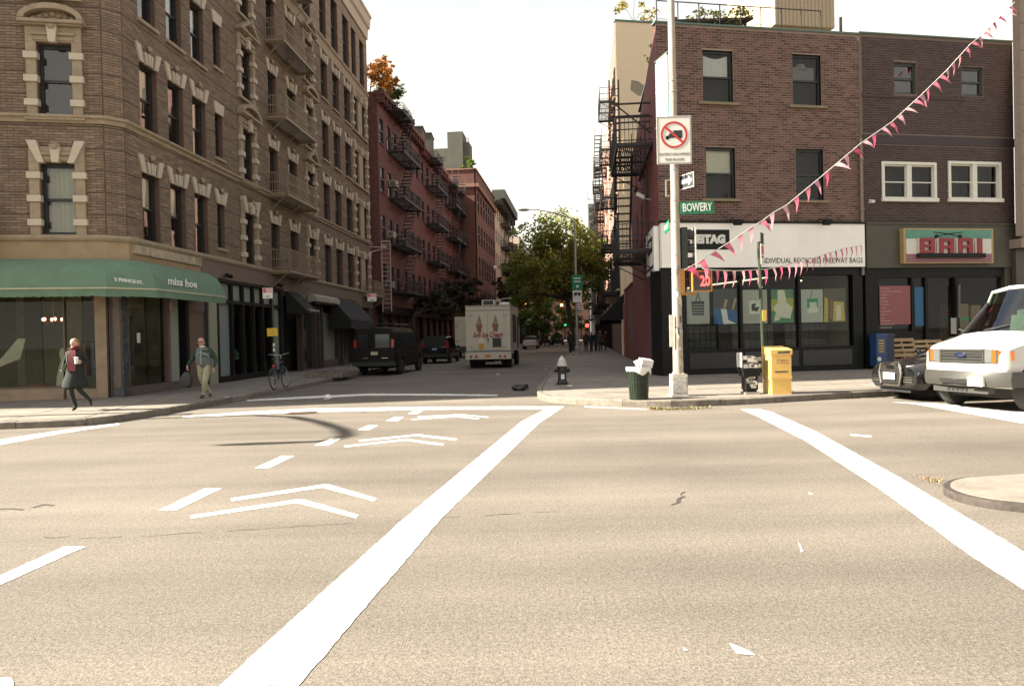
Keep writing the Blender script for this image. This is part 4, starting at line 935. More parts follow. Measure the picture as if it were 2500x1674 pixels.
art(1886, 706, 1940, 788, (.07, .20, .10), 'green poster of a folded white shirt', [([(0, .35), (1, .35), (1, .75), (0, .7)], (.33, .36, .06)), ([(.1, .05), (.35, .08), (.4, .16), (.85, .12), (.95, .45), (.7, .6), (.6, .98), (.28, .98), (.3, .6), (.08, .45), (.2, .3)], (.62, .58, .48))])
art(1959, 706, 2012, 787, (.40, .41, .38), 'pale poster of a green and white shoulder bag', [([(.27, .3), (.77, .33), (.77, .72), (.27, .72)], (.04, .24, .12)), ([(.38, .4), (.72, .42), (.7, .62), (.38, .6)], (.55, .55, .48)), ([(.27, .28), (.77, .3), (.77, .45), (.27, .43)], (.6, .58, .48)), ([(.4, .72), (.44, .72), (.52, .96), (.5, .98)], (.2, .15, .12))])
art(2014, 704, 2068, 786, (.10, .085, .06), 'dark poster of yellow canvas bags, rightmost in the shop window', [([(.0, .0), (.18, 0), (.2, .7), (.05, .75)], (.5, .34, .05)), ([(.4, .02), (.95, .02), (.9, .6), (.45, .62)], (.52, .38, .10)), ([(.55, .06), (.78, .06), (.76, .5), (.56, .5)], (.6, .55, .42)), ([(.25, .1), (.38, .1), (.4, .7), (.28, .72)], (.22, .12, .06))])
for q, (x0, x1) in enumerate(((1690, 1790), (1830, 1935), (1965, 2070))):
    a, c = gy(x0, 830)[0], gy(x1, 830)[0]; t = thing('drawer_rack', 'low rack of dark boxed drawers behind the shop window, %s bay' % ('left', 'middle', 'right')[q], 'rack', RF.at(a, 1.3, .16)); W_ = c - a
    MB().box((0, .05, 0), (W_, .4, 1.75)).build('carcass', M_DARK, t)
    for i in range(7):
        for j in range(6): MB().box((W_ * i / 7 + .012, .0, .06 + j * .28), (W_ * (i + 1) / 7 - .012, .06, .31 + j * .28)).build('drawer', mat('drawer_%d' % ((i * 3 + j) % 3), ((.10, .10, .09), (.07, .068, .06), (.15, .145, .125))[(i * 3 + j) % 3], .7), t)
t = thing('track_light', 'long lit white strip light hanging inside the shop window', 'strip light', I4)
a = RF.w(*[gy(1742, 700)[0], .6, 0]); 
b = MB(); b.tube([RF.w(.95 + gy(1680, 700)[0] * .2, .35, 3.22), RF.w(gy(1880, 680)[0] + .1, .35, 3.58)], .03, 6); b.build('tube', mat('strip_glow', (.9, .85, .7), .5, emis=(1, .9, .65), estr=.28), t)
b = MB(); b.tube([RF.w(2.2, .35, 3.40), RF.w(2.2, .35, 3.9)], .015, 5); b.build('hanger', M_BLACK, t)
for x, y in ((1883, 697), (1805, 708), (1982, 681)):
    u, z = gy(x, y); t = thing('spot_lamp', 'small lit ceiling spot in the shop, %s of three' % {1883: 'middle', 1805: 'leftmost', 1982: 'rightmost'}[x], 'spot lamp', RF.at(u, .7, z), 'ceiling spots in the shop')
    MB().lathe([(.05, 0), (.06, .12)], 10).build('body', M_BLACK, t); MB().ball((0, 0, -.01), (.045, .045, .015), 8, 4).build('bulb', mat('warm_bulb', (1, .8, .5), .5, emis=(1, .7, .35), estr=3), t)
# fire escape on the red side wall (black iron)
for z in (4.72, 8.62):
    X = XP @ Matrix.Translation((-6.6, 0, z)); balcony(RB, X, 5.2, 1.35, .95, M_IRON, .14)
b = MB()
for i in range(14): q = i / 13; b.box((-6.4 + 2.6 * q, -1.25, 4.9 + 3.75 * q), (-6.2 + 2.6 * q, -.65, 4.94 + 3.75 * q), 0, XP)
for y in (-1.28, -.62): b.tube([XP @ Vector((-6.4, y, 4.75)), XP @ Vector((-3.7, y, 8.75))], .035, 5); b.tube([XP @ Vector((-6.4, y, 5.65)), XP @ Vector((-3.7, y, 9.6))], .02, 5)
b.build('fire_stair', M_IRON, RB)
b = MB()
for z, u in ((10.3, -2.2), (9.95, -2.6)): b.box((u, -1.4, z), (u + .05, 0, z + .06), 0, XP)
b.tube([XP @ Vector((-2.2, -1.3, 10.3)), XP @ Vector((-2.2, -.02, 9.2))], .03, 5); b.box((-6.2, -1.4, 8.7), (-6.14, -1.34, 12.6), 0, XP); b.box((-6.2, -1.0, 8.7), (-6.14, -.94, 12.6), 0, XP)
for i in range(12): b.box((-6.2, -1.4, 8.9 + .3 * i), (-6.16, -.96, 8.93 + .3 * i), 0, XP)
b.box((-2.2, -1.4, 9.6), (-2.15, -.02, 9.65), 0, XP); b.tube([XP @ Vector((-3.2, -.1, 8.1)), XP @ Vector((-3.2, -.1, 5.1))], .03, 5)
b.build('roof_ladder', M_IRON, RB)
# roof terrace rail
rr = thing('roof_railing', 'thin wire railing along the roof edge of the brick building', 'railing', RF.M)
b = MB(); b.box((.2, .35, RT + .93), (6.6, .38, RT + .96)); b.box((.2, .35, RT + .3), (6.6, .37, RT + .31)); b.build('rail', M_IRON, rr)
for i in range(9): b = MB(); u = .2 + i * .8; b.box((u - .015, .35, RT - .2), (u + .015, .38, RT + .95)); b.build('post', M_IRON, rr)
b = MB(); b.box((RW - .5, .3, RT), (RW - .42, .38, RT + .75)); b.build('post', M_IRON, rr)

# ================================================================ dark brick building with the bar
DB = fr_root('dark_brick_building', 'dark brick building with white framed windows above the bar sign', RF)
D0, D1 = RW + .01, 14.45; DT = 12.48
dw = []
for x0, y0, x1, y1 in ((2182, 153, 2238, 230), (2348, 164, 2401, 235), (2157, 400, 2280, 484), (2319, 399, 2438, 485)):
    a = RF.px(x0, (y0 + y1) / 2)[0]; c = RF.px(x1, (y0 + y1) / 2)[0]; dw.append((a, c, RF.px((x0 + x1) / 2, y1)[1], RF.px((x0 + x1) / 2, y0)[1]))
b = MB(); wall_shell(b, D0, D1, 4.0, DT, dw, .2, None, 0, 0); b.build('wall', M_MORT_DK, DB)
bz = [6.05, 8.15, 8.75, 9.45]
bricks(DB, I4, (D0 + .12, D1, 5.5, DT - .05), [(a - .01, c + .01, d - .02, e + .02) for a, c, d, e in dw] + [(D0, D1, 8.42, 8.80)], .262, .088, M_BRICK_DK, .006, .019, None, 300)
b = MB(); b.box((D0 + .1, -.03, 8.45), (D1, .0, 8.78)); b.box((D0 + .1, -.025, 10.16), (dw[0][0] + 3, .0, 10.24)); b.build('painted_band', mat('dark_band', (.045, .03, .03), .7), DB)
b = MB(); b.box((D0 + .02, .72, 4.1), (D1 - .02, 13, DT - .1)); b.box((D0 + .02, 3.0, .1), (D1 - .02, 13, 4.095)); b.build('core', M_CORE, DB)
b = MB(); b.box((D0, -.05, DT), (D1, .3, DT + .05)); b.box((D0, .3, DT - .2), (D1, 13, DT - .15), 1); b.build('coping', [MATS['green_coping'], M_ROOF], DB)
b = MB(); b.box((9.9, 2.5, DT), (13.6, 6, DT + .55)); b.box((9.8, 2.4, DT + .55), (13.7, 6.1, DT + .62)); b.build('roof_shed', mat('tan_shed', (.30, .24, .17), .8), DB)
M_WFRAME = mat('white_window_frame', (.66, .64, .56), .5, var=.06, dirt=(.4, .37, .3, .3), dscale=5)
for i, (a, c, d, e) in enumerate(dw):
    if i < 2: window(DB, Matrix.Translation((a, 0, d)), c - a, e - d, .2, .09, rail=.5, fm=mat('grey_green_frame', (.035, .04, .035), .5))
    else:
        hw = (c - a) / 2
        b = MB()
        b.box((-.09, -.05, -.1), (0.02, .1, e - d + .06)); b.box((2 * hw - .02, -.05, -.1), (2 * hw + .09, .1, e - d + .06)); b.box((0.02, -.05, e - d - .04), (2 * hw - .02, .1, e - d + .06)); b.box((-.12, -.12, -.14), (2 * hw + .12, .1, -.0)); b.box((hw - .1, -.03, 0), (hw + .1, .1, e - d - .04))
        b.build('window_surround', M_WFRAME, DB, Matrix.Translation((a, 0, d)))
        for q in (0, 1): window(DB, Matrix.Translation((a + .02 + q * (hw + .08), -.06, d + .01)), hw - .10, e - d - .05, .2, .045, rail=.48, fm=M_WFRAME, glass=M_CLEAR)
M_OLIVE = mat('olive_grey_fascia', (.068, .062, .045), .6, var=.1, scale=1.5)
b = MB(); b.box((D0 + .1, -.14, 3.86), (D1 + .1, 0, 5.46)); b.box((D0 + .1, -.18, 5.46), (D1 + .1, 0, 5.52)); b.build('fascia', M_OLIVE, DB)
b = MB(); b.box((12.45, -.145, 3.9), (12.47, -.139, 5.4)); b.build('fascia_joint', M_BLACK, DB)
dx = lambda x, y=760: RF.px(x, y)[0]
b = MB(); b.box((D0 + .1, -.05, .15), (dx(2142), .15, 3.86)); b.box((dx(2142), -.02, 3.5), (D1, .15, 3.86)); b.box((dx(2226), .0, .15), (dx(2231), .15, 3.5)); b.box((dx(2260), .0, .15), (dx(2266), .15, 3.5)); b.box((dx(2330), -.05, .15), (dx(2338), .15, 3.5)); b.box((dx(2142), .0, .15), (dx(2226), .15, 1.5)); b.box((dx(2450), -.08, .15), (D1 + .1, .3, 3.86), 1); b.build('shop_frame', [M_BLACK, M_OLIVE], DB)
b = MB(); b.box((D0, 2.8, .1), (D1, 2.9, 4)); b.box((D0, .2, .12), (D1, 2.9, .155)); b.box((D0, .2, 3.9), (D1, 2.9, 3.95)); b.box((D1 - .05, .2, .155), (D1, 2.8, 3.9)); b.build('shop_interior', M_CORE, DB)
for a, c, z0 in ((2142, 2226, 1.5), (2231, 2260, .4), (2266, 2330, .3), (2338, 2450, .8)):
    m = MB(); m.quad((dx(a), .1, z0), (dx(c), .1, z0), (dx(c), .1, 3.5), (dx(a), .1, 3.5)); m.build('shop_window', M_SHOPGLASS, DB)
b = MB(); b.box((dx(2338), .0, .15), (dx(2450), .15, .8)); b.build('stall_panel', M_BLACK, DB)
M_METAL = mat('bare_metal', (.3, .28, .25), .45, .6, var=.2)
b = MB(); b.tube([(dx(2334), -.14, .2), (dx(2335), -.14, 3.2)], .05, 8); b.build('downpipe', mat('grey_pipe', (.12, .11, .09), .6), DB)
# bar sign
BS = thing('bar_sign', 'green, white and maroon striped sign with raised red letters', 'sign', RF.M)
u0, z1 = gy(2189, 563); u1, z0 = gy(2407, 645); z0 = gy(2300, 645)[1]; z1 = gy(2300, 561)[1]
H = z1 - z0
b = MB(); b.box((u0, -.36, z0), (u1, -.15, z1)); b.build('case', mat('gilt_frame', (.36, .25, .11), .5, var=.15), BS)
for nm, za, zb_, c in (('stripe', .70, .96, (.085, .24, .17)), ('stripe', .27, .70, (.58, .56, .49)), ('stripe', .03, .27, (.23, .095, .115))):
    m = MB(); m.box((u0 + .1, -.375, z0 + za * H), (u1 - .1, -.361, z0 + zb_ * H)); m.build(nm, mat('sign_stripe_%d' % int(za * 100), c, .5, var=.08), BS)
M_SRED = mat('sign_red', (.24, .022, .028), .5, var=.1); M_SWH = mat('letter_side', (.5, .46, .4), .6)
LH = H * .43; lz = z0 + H * .285; LW = .62; gap = .19; lx = u0 + .60
GL = {'B': [(0, 0, .30, 1), (.70, 0, 1, 1), (.3, 0, .7, .2), (.3, .42, .7, .58), (.3, .8, .7, 1)], 'A': [(0, 0, .30, 1), (.70, 0, 1, 1), (.3, .32, .7, .5), (.3, .78, .7, 1)], 'R': [(0, 0, .30, 1), (.70, 0, 1, .40), (.72, .48, .98, 1), (.3, .36, .72, .52), (.3, .80, .72, 1), (.60, .40, .98, .48)], 'I': [(.0, 0, .34, 1)]}
for c in 'BARI':
    b = MB()
    for k, (a, d, e, f) in enumerate(GL[c]): b.box((lx + a * LW, -.47 - k * .0012, lz + d * LH), (lx + e * LW, -.376, lz + f * LH))
    o = b.build('letter', M_SRED, BS)
    b = MB(); b.box((lx - .07, -.44, lz), (lx - .002, -.376, lz + LH)); b.build('letter_shade', M_SWH, o)
    lx += (LW if c != 'I' else LW * .34) + gap
b = MB(); b.box((u0 + .52, -.50, z0 + H * .155), (u1 - .46, -.376, z0 + H * .275)); b.build('letter_ledge', M_BLACK, BS)
b = MB(); cu = (u0 + u1) / 2 - .05
for s in (-1, 1): b.tube([(cu - s * .62, -.385, z0 + H * .89), (cu, -.385, z0 + H * .84), (cu + s * .45, -.385, z0 + H * .77)], [.012, .018, .012], 5); b.lathe([(.05, 0), (.085, .0), (.085, .01), (.05, .01)], 12, (0, 0, 0), 0, Matrix.Translation((cu + s * .5, -.385, z0 + H * .76)) @ Matrix.Rotation(PI / 2, 4, 'X'))
b.build('crossed_shears', M_BLACK, BS)
# notices in the bar window
mp_ = thing('window_poster', 'maroon poster with pale lines of writing in the bar window', 'poster', RF.at(dx(2147), -.02, gy(2180, 792)[1])); pw, ph = dx(2222) - dx(2147), gy(2180, 698)[1] - gy(2180, 792)[1]
MB().box((0, 0, 0), (pw, .012, ph)).build('sheet', mat('maroon_sheet', (.235, .075, .075), .6, var=.08), mp_)
for i, s in enumerate(['BASIC STEEL', 'RESTAURANT EQUIPMENT', 'CABINET', 'FRAMES', 'MAILAND', 'CONCETTI', 'COPPE', 'BOLOGNAISE', 'SPECIAL', 'OLIO', 'RISTORANTI', 'CONSTRUCTION', 'SHOWROOM']):
    text('lettering', s, .052, mat('pale_print', (.5, .36, .33), .7), mp_, Matrix.Translation((.03, -.004, ph - .09 - i * .121)), align='LEFT', ext=.001)
b = MB(); b.box((dx(2236), .06, 1.7), (dx(2258), .08, 3.15)); o = b.build('blue_banner', mat('blue_sheet', (.012, .09, .19), .5), None, RF.M); o['label'] = 'narrow blue banner inside the bar door'; o['category'] = 'banner'
for i, (x0, x1, y0, y1) in enumerate(((2340, 2382, 741, 800), (2388, 2412, 744, 775))):
    t = thing('cardboard_box', ('tall cardboard box with green tape behind the bar window', 'smaller cardboard box right of the taped one behind the bar window')[i], 'box', RF.at(dx(x0), .35, .8)); W_ = dx(x1) - dx(x0); zt = gy(x0, y0)[1] - .8
    MB().box((0, 0, 0), (W_, .6, zt)).build('carton', mat('cardboard', (.27, .165, .095), .85, var=.1), t)
    if i == 0: MB().box((-.004, -.004, zt * .62), (W_ + .004, .604, zt * .7)).build('tape', mat('green_tape', (.03, .33, .06), .5), t)
t = thing('security_camera', 'small white security camera on the dark brick wall', 'camera', RF.at(D0 + .35, 0, gy(2118, 494)[1]))
b = MB(); b.cbox((0, -.12, 0), (.12, .22, .1)); b.build('body', M_WFRAME, t); b = MB(); b.box((-.03, -.06, .04), (.03, 0, .1)); b.build('mount', M_WFRAME, t)

# stone building at the right edge
M_ASH = mat('ashlar_stone', (.265, .20, .158), .8, var=.08, scale=1.5, objrand=.06, dirt=(.16, .12, .09, .5), dscale=.8)
SB = thing('stone_building', 'brown stone building with wide block courses at the right edge', 'building', RF.M)
e0 = 14.03
b = MB(); b.poly([(e0 + .3, -.2), (e0 + 14, -.2), (e0 + 14, 9), (e0 + 10, 9)], 'z', .1, 22); b.poly([(e0, -.45), (e0 + .33, -.45), (e0 + .6, -.1), (e0 + .36, -.1)], 'z', 5.0, 22); b.build('wall', mat('brown_core', (.20, .155, .12), .85), SB)
for k in range(17):
    for j in range(3):
        z = 4.9 + k * 1.02; b = MB(); b.box((e0 + .34 + j * 1.6, -.40, z), (e0 + 1.92 + j * 1.6, -.19, z + 1.0)); b.build('stone_block', M_ASH, SB)
b = MB(); b.box((e0, -.7, 4.55), (e0 + 6, -.15, 4.88)); b.build('string_course', M_ASH, SB); b = MB(); b.box((e0 + .1, -.35, .1), (e0 + 6, -.15, 4.5)); b.build('shop_panel', M_OLIVE, SB)
# ================================================================ red tenements up the side street, left
RT0 = G(936, 905, .15); _d = 51.2 / RT0.y
RTF = Fr((RT0.x * _d, 51.2), vdir(1422))
def far_window(parent, M, wd, ht, m):
    k = ('far', round(wd, 2), round(ht, 2), m.name)
    if k not in _wm:
        b = MB(); b.box((0, .02, 0), (.06, .1, ht)); b.box((wd - .06, .02, 0), (wd, .1, ht)); b.box((.06, .02, ht - .07), (wd - .06, .1, ht)); b.box((.06, .03, ht * .48), (wd - .06, .09, ht * .53)); b.box((-.08, -.08, -.1), (wd + .08, .1, 0), 1)
        g = MB(); g.quad((0, .11, 0), (wd, .11, 0), (wd, .11, ht), (0, .11, ht)); _wm[k] = (b.mesh('window', [M_FRAME, m]), g.mesh('pane', mat('dark_pane', (.03, .03, .03), .06, var=.4, scale=1, spec=.6)))
    f, g = _wm[k]; o = put('window', f, parent, M); put('pane', g, o)
def tenement(lab, fr, u0, u1, z1, cols, floors, m, name='red_tenement', wd=1.0, ht=1.85, fe=None, depth=12, corn=None, z0=4.6, fh=3.25, feL=3.2, side=False, left=False, shopm=None, roofdeck=False):
    t = thing(name, lab, 'building', fr.at(u0)); L = u1 - u0
    ops = [(c - wd / 2, c + wd / 2, z0 + fh * k, z0 + fh * k + ht) for c in cols for k in range(floors)]
    b = MB(); wall_shell(b, 0, L, 4.0, z1, ops, .12); b.box((0, .14, 3.9), (L, depth, z1), 0, skip=('-y',)); b.box((0, .5, .1), (L, depth, 3.9)); b.quad((0, .13, 4), (L, .13, 4), (L, .13, z1), (0, .13, z1), 0); b.build('wall', m, t)
    for a, c, d, e in ops: far_window(t, Matrix.Translation((a, 0, d)), wd, ht, m)
    if corn:
        b = MB(); b.box((-.1, -.55, z1 - .25), (L + .1, .2, z1 + .05)); b.box((-.05, -.3, z1 - .6), (L + .05, .1, z1 - .25)); n = int(L / .9)
        for i in range(n + 1): b.box((i * (L - .2) / n, -.48, z1 - .75), (i * (L - .2) / n + .18, 0, z1 - .25))
        b.build('cornice', corn, t)
    sm = shopm or M_BLACK
    b = MB(); b.box((0, -.03, 3.4), (L, .1, 4.0)); n = max(2, int(L / 2.4))
    for i in range(n + 1): b.box((i * (L - .25) / n, -.02, .1), (i * (L - .25) / n + .25, .3, 3.4))
    b.build('shop_frame', sm, t)
    for c in (fe or []):
        for k in range(floors):
            o = balcony(t, Matrix.Translation((c - feL / 2, 0, z0 - .12 + fh * k)), feL, 1.2, .95, M_IRON, .15)
            s = MB(); a = Vector((c - feL * .36, 0, z0 + fh * k)); e = Vector((c + feL * .25, 0, z0 + fh * (k + 1) - .1))
            for y in (-1.12, -.42): s.tube([(a.x, y, a.z), (e.x, y, e.z)], .035, 4); s.tube([(a.x, y, a.z + .8), (e.x, y, e.z + .8)], .02, 4)
            for i in range(11): p = a.lerp(e, i / 10); s.box((p.x - .12, -1.1, p.z), (p.x + .12, -.44, p.z + .05))
            s.build('fire_stair', M_IRON, t)
        if roofdeck: balcony(t, Matrix.Translation((c - feL / 2, 0, z1 - .55)), feL * .5, 1.2, .5, M_IRON, .2)
    return t
t1 = tenement('oxblood painted tenement with black fire escapes next to the tan building', RTF, 0, 13.2, 18.75, [1.0, 3.0, 4.8, 7.4, 10.0, 12.2], 4, M_RED2, fe=[5.4], feL=5.6, corn=M_RED2, wd=.95, z0=5.15, fh=3.4, roofdeck=True)
# brick texture on the near party wall
bricks(t1, Matrix(((0, 1, 0, 0), (-1, 0, 0, 0), (0, 0, 1, 0), (0, 0, 0, 1))) @ Matrix.Translation((-6, 0, 0)), (0, 6, 4, 18.2), [], .25, .16, M_RED2, .012, .016, None, 0)
tenement('second red tenement with black fire escapes, middle of the red row', RTF, 13.3, 24.5, 18.3, [1.0, 3.2, 5.4, 7.6, 10], 4, mat('plum_paint', (.118, .048, .045), .8, var=.15, scale=1.5, dirt=(.1, .035, .035, .5)), fe=[4.6], feL=5.2, z0=5.15, fh=3.4, roofdeck=True, corn=mat('red_cornice', (.14, .05, .045), .7), wd=.9)
tenement('farthest red tenement with black fire escapes before the plain brick building', RTF, 24.6, 33.5, 17.9, [1.0, 3.0, 5.0, 7.5], 4, mat('brick_red_paint', (.12, .05, .044), .8, var=.15, scale=1.5, dirt=(.1, .04, .035, .5)), fe=[2.2, 6.4], feL=3.6, z0=5.15, fh=3.4, roofdeck=True, corn=MATS['red_cornice'], wd=.9)
# roof bulkheads above the red row
M_GRYBULK = mat('grey_green_bulkhead', (.085, .087, .068), .85, var=.12, scale=1)
for i, (x0, x1, y0, y1, D, lab) in enumerate(((1003, 1015, 286, 330, 61, 'narrow grey chimney stack on the red roofs, nearest one'), (1027, 1043, 312, 350, 66, 'pale grey roof hut among the red tenements'), (1040, 1064, 328, 370, 70, 'dark grey roof hut behind the pale one'))):
    a, c = (x0 - 1250) / FPX * D, (x1 - 1250) / FPX * D; z1 = (818 + (1250 - x0) * .022 - y0) / FPX * D + EYE
    t = thing('roof_bulkhead', lab, 'roof hut', T(a - .8, D, 15.5)); b = MB(); b.box((0, 0, 0), (c - a + .8, 2.4, z1 - 15.5)); b.build('wall', M_GRYBULK, t); b = MB(); b.box((-.08, -.08, z1 - 15.5), (c - a + .88, 2.5, z1 - 15.4)); b.build('cap', M_ROOF, t)
# plain brick building whose party wall faces the avenue
M_BRK2 = mat('brown_red_brick', (.115, .05, .038), .85, var=.15, scale=1.2, dirt=(.10, .045, .035, .5), dscale=.5, bump=.2, bscale=12)
PB = Fr((-3.75, 84), vdir(1422))
t = tenement('plain brown brick building with a stone cornice beyond the red tenements', PB, 0, 18, 20.6, [2, 4.4, 6.8, 9.2, 11.6, 14, 16.4], 4, M_BRK2, 'brick_building', wd=1.3, ht=2.2, corn=None, depth=14, fh=3.7, z0=5)
b = MB(); b.box((-.25, -.35, 18.6), (18.1, .1, 19.0)); b.box((-.25, -.1, 18.6), (0, 9, 19.0)); b.box((-.12, -.12, 20.6), (18, .3, 20.75)); b.box((-.12, -.1, 20.6), (0.3, 9, 20.75)); b.build('cornice', mat('brown_cornice', (.22, .12, .085), .8), t)
for k in range(4): far_window(t, Matrix(((0, 1, 0, -.03), (-1, 0, 0, 3.2), (0, 0, 1, 4.6 + 3.6 * k), (0, 0, 0, 1))) , 1.15, 2.0, M_BRK2)
t = thing('roof_bulkhead', 'tall grey green stair tower on the brown brick building roof', 'roof hut', PB.at(1.5, 0, 20.5)); b = MB(); b.box((0, 1.6, 0), (3, 3.4, 4.9)); b.box((.2, .9, 0), (2.6, 1.6, 3.7)); b.build('wall', M_GRYBULK, t); MB().tube([(1.6, 1.2, 3.7), (1.6, 1.2, 4.6)], [.06, .06], 6).build('flue', M_METAL, t)
MB().box((.3, 3.4, 0), (3, 6.0, 3.1)).build('lean_to', M_GRYBULK, t)
# white building and farther ones, left side
M_WHT = mat('off_white_render', (.52, .46, .35), .8, var=.07, scale=1, dirt=(.35, .3, .22, .4))
WB = Fr(PB.w(18.2, 0, 0).xy[:], vdir(1422))
t = tenement('off white building with a heavy dark cornice and black balconies', WB, 0, 20, 21.5, [1.5 + 2.4 * i for i in range(8)], 5, M_WHT, 'white_building', fe=[9, 15], feL=4.5, corn=None, wd=.9, fh=3.4)
b = MB(); b.box((-.1, -1.5, 20.6), (20.1, .3, 21.8)); b.box((-.1, -.8, 19.9), (20.1, .2, 20.6))
for i in range(10): b.box((i * 2.2, -1.1, 19.7), (i * 2.2 + .3, 0, 20.6))
b.build('cornice', mat('dark_green_cornice', (.05, .055, .04), .7), t)
tenement('rust brick tenement with fire escapes, far down the left side', WB, 20.3, 42, 17.0, [1.5 + 2.6 * i for i in range(8)], 4, mat('rust_brick', (.24, .12, .08), .85, var=.2), fe=[6, 15], feL=4.5, wd=1, corn=MATS['red_cornice'])
tenement('pale far tenement at the end of the left side', WB, 42.3, 75, 21, [2 + 3 * i for i in range(10)], 5, mat('grey_cream', (.42, .36, .28), .85, var=.15), 'tenement', wd=1.1)
t = tenement('red brick block closing the view between the street trees', Fr((-1.5, 205), dB), 0, 60, 26, [2 + 3.2 * i for i in range(17)], 6, mat('far_brick', (.23, .125, .09), .85, var=.15), 'brick_block', wd=1.4, ht=1.9)
# ================================================================ cream building and row, right side
CF = Fr(RP.w(-25.8, 0, 0).xy[:], dB)
CR = thing('cream_building', 'tall building with a blank cream rendered wall behind the brick shop building', 'building', CF.M); iCF = CF.M.inverted()
b = MB(); b.poly([(0, 0), (17, 0), (17, 14), (iCF @ RP.w(-41.3, 0, 0)).xy[:]], 'z', .1, 23.3); b.build('party_wall', M_CREAM, CR)
b = MB()
for i in range(9): b.box((.35 + i * .4, -.05, .1), (.55 + i * .4, -.002, 15.2))
b.build('ribbed_cladding', M_CREAM, CR)
b = MB(); b.box((-.05, -.06, 23.3), (15, .3, 23.42)); b.build('coping', MATS['green_coping'], CR)
b = MB(); b.poly([(1.0, 18.6), (1.6, 18.2), (2.3, 18.3), (2.1, 18.9), (1.6, 19.2), (1.1, 19.3)], 'y', -.008, -.003); b.poly([(2.8, 19.8), (3.4, 19.7), (3.7, 20.1), (3.2, 20.4)], 'y', -.008, -.003); b.build('render_patch', mat('grey_patch', (.27, .24, .17), .9), CR)
b = MB(); b.box((11.5, -1, 23.3), (16.2, 6, 30)); n = 16
for i in range(n): b.box((11.5 + i * .29, -1.05, 23.3), (11.64 + i * .29, -1.0, 26.9))
b.build('roof_bulkhead', mat('tan_cladding', (.42, .34, .23), .8, var=.08), CR)
CP = Fr(RP.w(-25.8, 0, 0).xy[:], dR); CPM = Matrix(((-1, 0, 0, 0), (0, -1, 0, 0), (0, 0, 1, 0), (0, 0, 0, 1)))
def right_row(lab, u0, u1, z1, m, fl, fe, name='tenement', fh=3.3, cm=None):
    fr = Fr(RP.w(-u1, 0, 0).xy[:], -dR)
    return tenement(lab, fr, 0, u1 - u0, z1, [1.3 + 2.3 * i for i in range(int((u1 - u0 - 1) / 2.3))], fl, m, name, fe=fe, feL=4.2, fh=fh, corn=cm, wd=1.0, depth=14)
X6 = iCF @ RP.M
b = MB(); b.box((-41.2, -.03, .1), (-25.9, .1, 23.2), 0, X6); b.build('street_wall', mat('brown_pink_brick', (.20, .125, .095), .85, var=.2, scale=2), CR)
ops = [(-26.6 - 2.2 * j - .9, -26.6 - 2.2 * j, 4.8 + 3.4 * k, 6.8 + 3.4 * k) for j in range(6) for k in range(5)]
for a, c, d, e in ops: far_window(CR, X6 @ Matrix.Translation((a, -.14, d)), .9, 2.0, M_CREAM)
for k in range(5): balcony(CR, X6 @ Matrix.Translation((-32, 0, 4.6 + 3.4 * k)), 5, 1.15, .95, M_IRON, .25)
right_row('pink and cream brick tenement with fire escapes beyond the cream building', 41.5, 62, 21.5, mat('pink_brick', (.36, .20, .155), .85, var=.15), 5, [5, 14])
right_row('orange brick tenement with fire escapes on the right, partly behind the street tree', 62.3, 84, 19, mat('orange_brick', (.32, .16, .09), .85, var=.15), 4, [5, 14])
right_row('far brown tenement on the right behind the trees', 84.3, 130, 20, M_BRK2, 5, [6])
# low yard wall and dark shop canopy between the red wall and the cream building
yd = thing('yard_wall', 'low red painted yard wall beside the side street pavement', 'wall', RP.M)
b = MB(); b.box((-21.5, 0, .1), (-13.75, .3, 4.3)); b.build('masonry', M_RED, yd); b = MB(); b.box((-21.5, -.05, 4.3), (-13.75, .35, 4.4)); b.build('coping', M_RED, yd)
bricks(yd, I4, (-21.4, -13.8, .15, 4.28), [], .232, .079, M_RED, .014, .012, None, 0)
b = MB(); b.box((-17.0, -.03, 1.1), (-16.2, -.0, 2.9)); b.box((-14.9, -.03, .9), (-14.5, -.0, 3.0)); b.build('pasted_bill', mat('faded_bill', (.16, .12, .10), .8, var=.5, scale=6), yd)
t = wedge_awning('dark canvas canopy over a shop door beyond the red wall', -25, -21.6, 2.6, 4.2, 1.6, M_BLKC, .3); t.matrix_basis = RP.M
b = MB(); b.box((-21.6, -.1, .1), (-21.4, .2, 3.6)); o = b.build('door_jamb', mat('orange_jamb', (.36, .13, .07), .7), None, RP.M); o['label'] = 'sunlit orange door jamb at the far end of the red wall'; o['category'] = 'door post'
# scaffolded far tower
ft = thing('far_tower', 'dark scaffolded tower far beyond the big street tree', 'tower', T(20.5, 190, 0))
b = MB(); b.box((0, 0, 0), (2.8, 3, 35)); b.build('body', mat('dark_tower', (.06, .065, .06), .8, var=.3), ft)
b = MB()
for i in range(9): b.box((-.3, -.3, 20 + 2 * i), (3.2, -.2, 20.15 + 2 * i)); b.tube([(-.3, -.25, 20 + 2 * i), (3.2, -.25, 22 + 2 * i)], .07, 4)
for x in (-.3, 1.4, 3.1): b.box((x, -.3, 0), (x + .12, -.2, 38.3))
b.build('scaffold', M_METAL, ft)

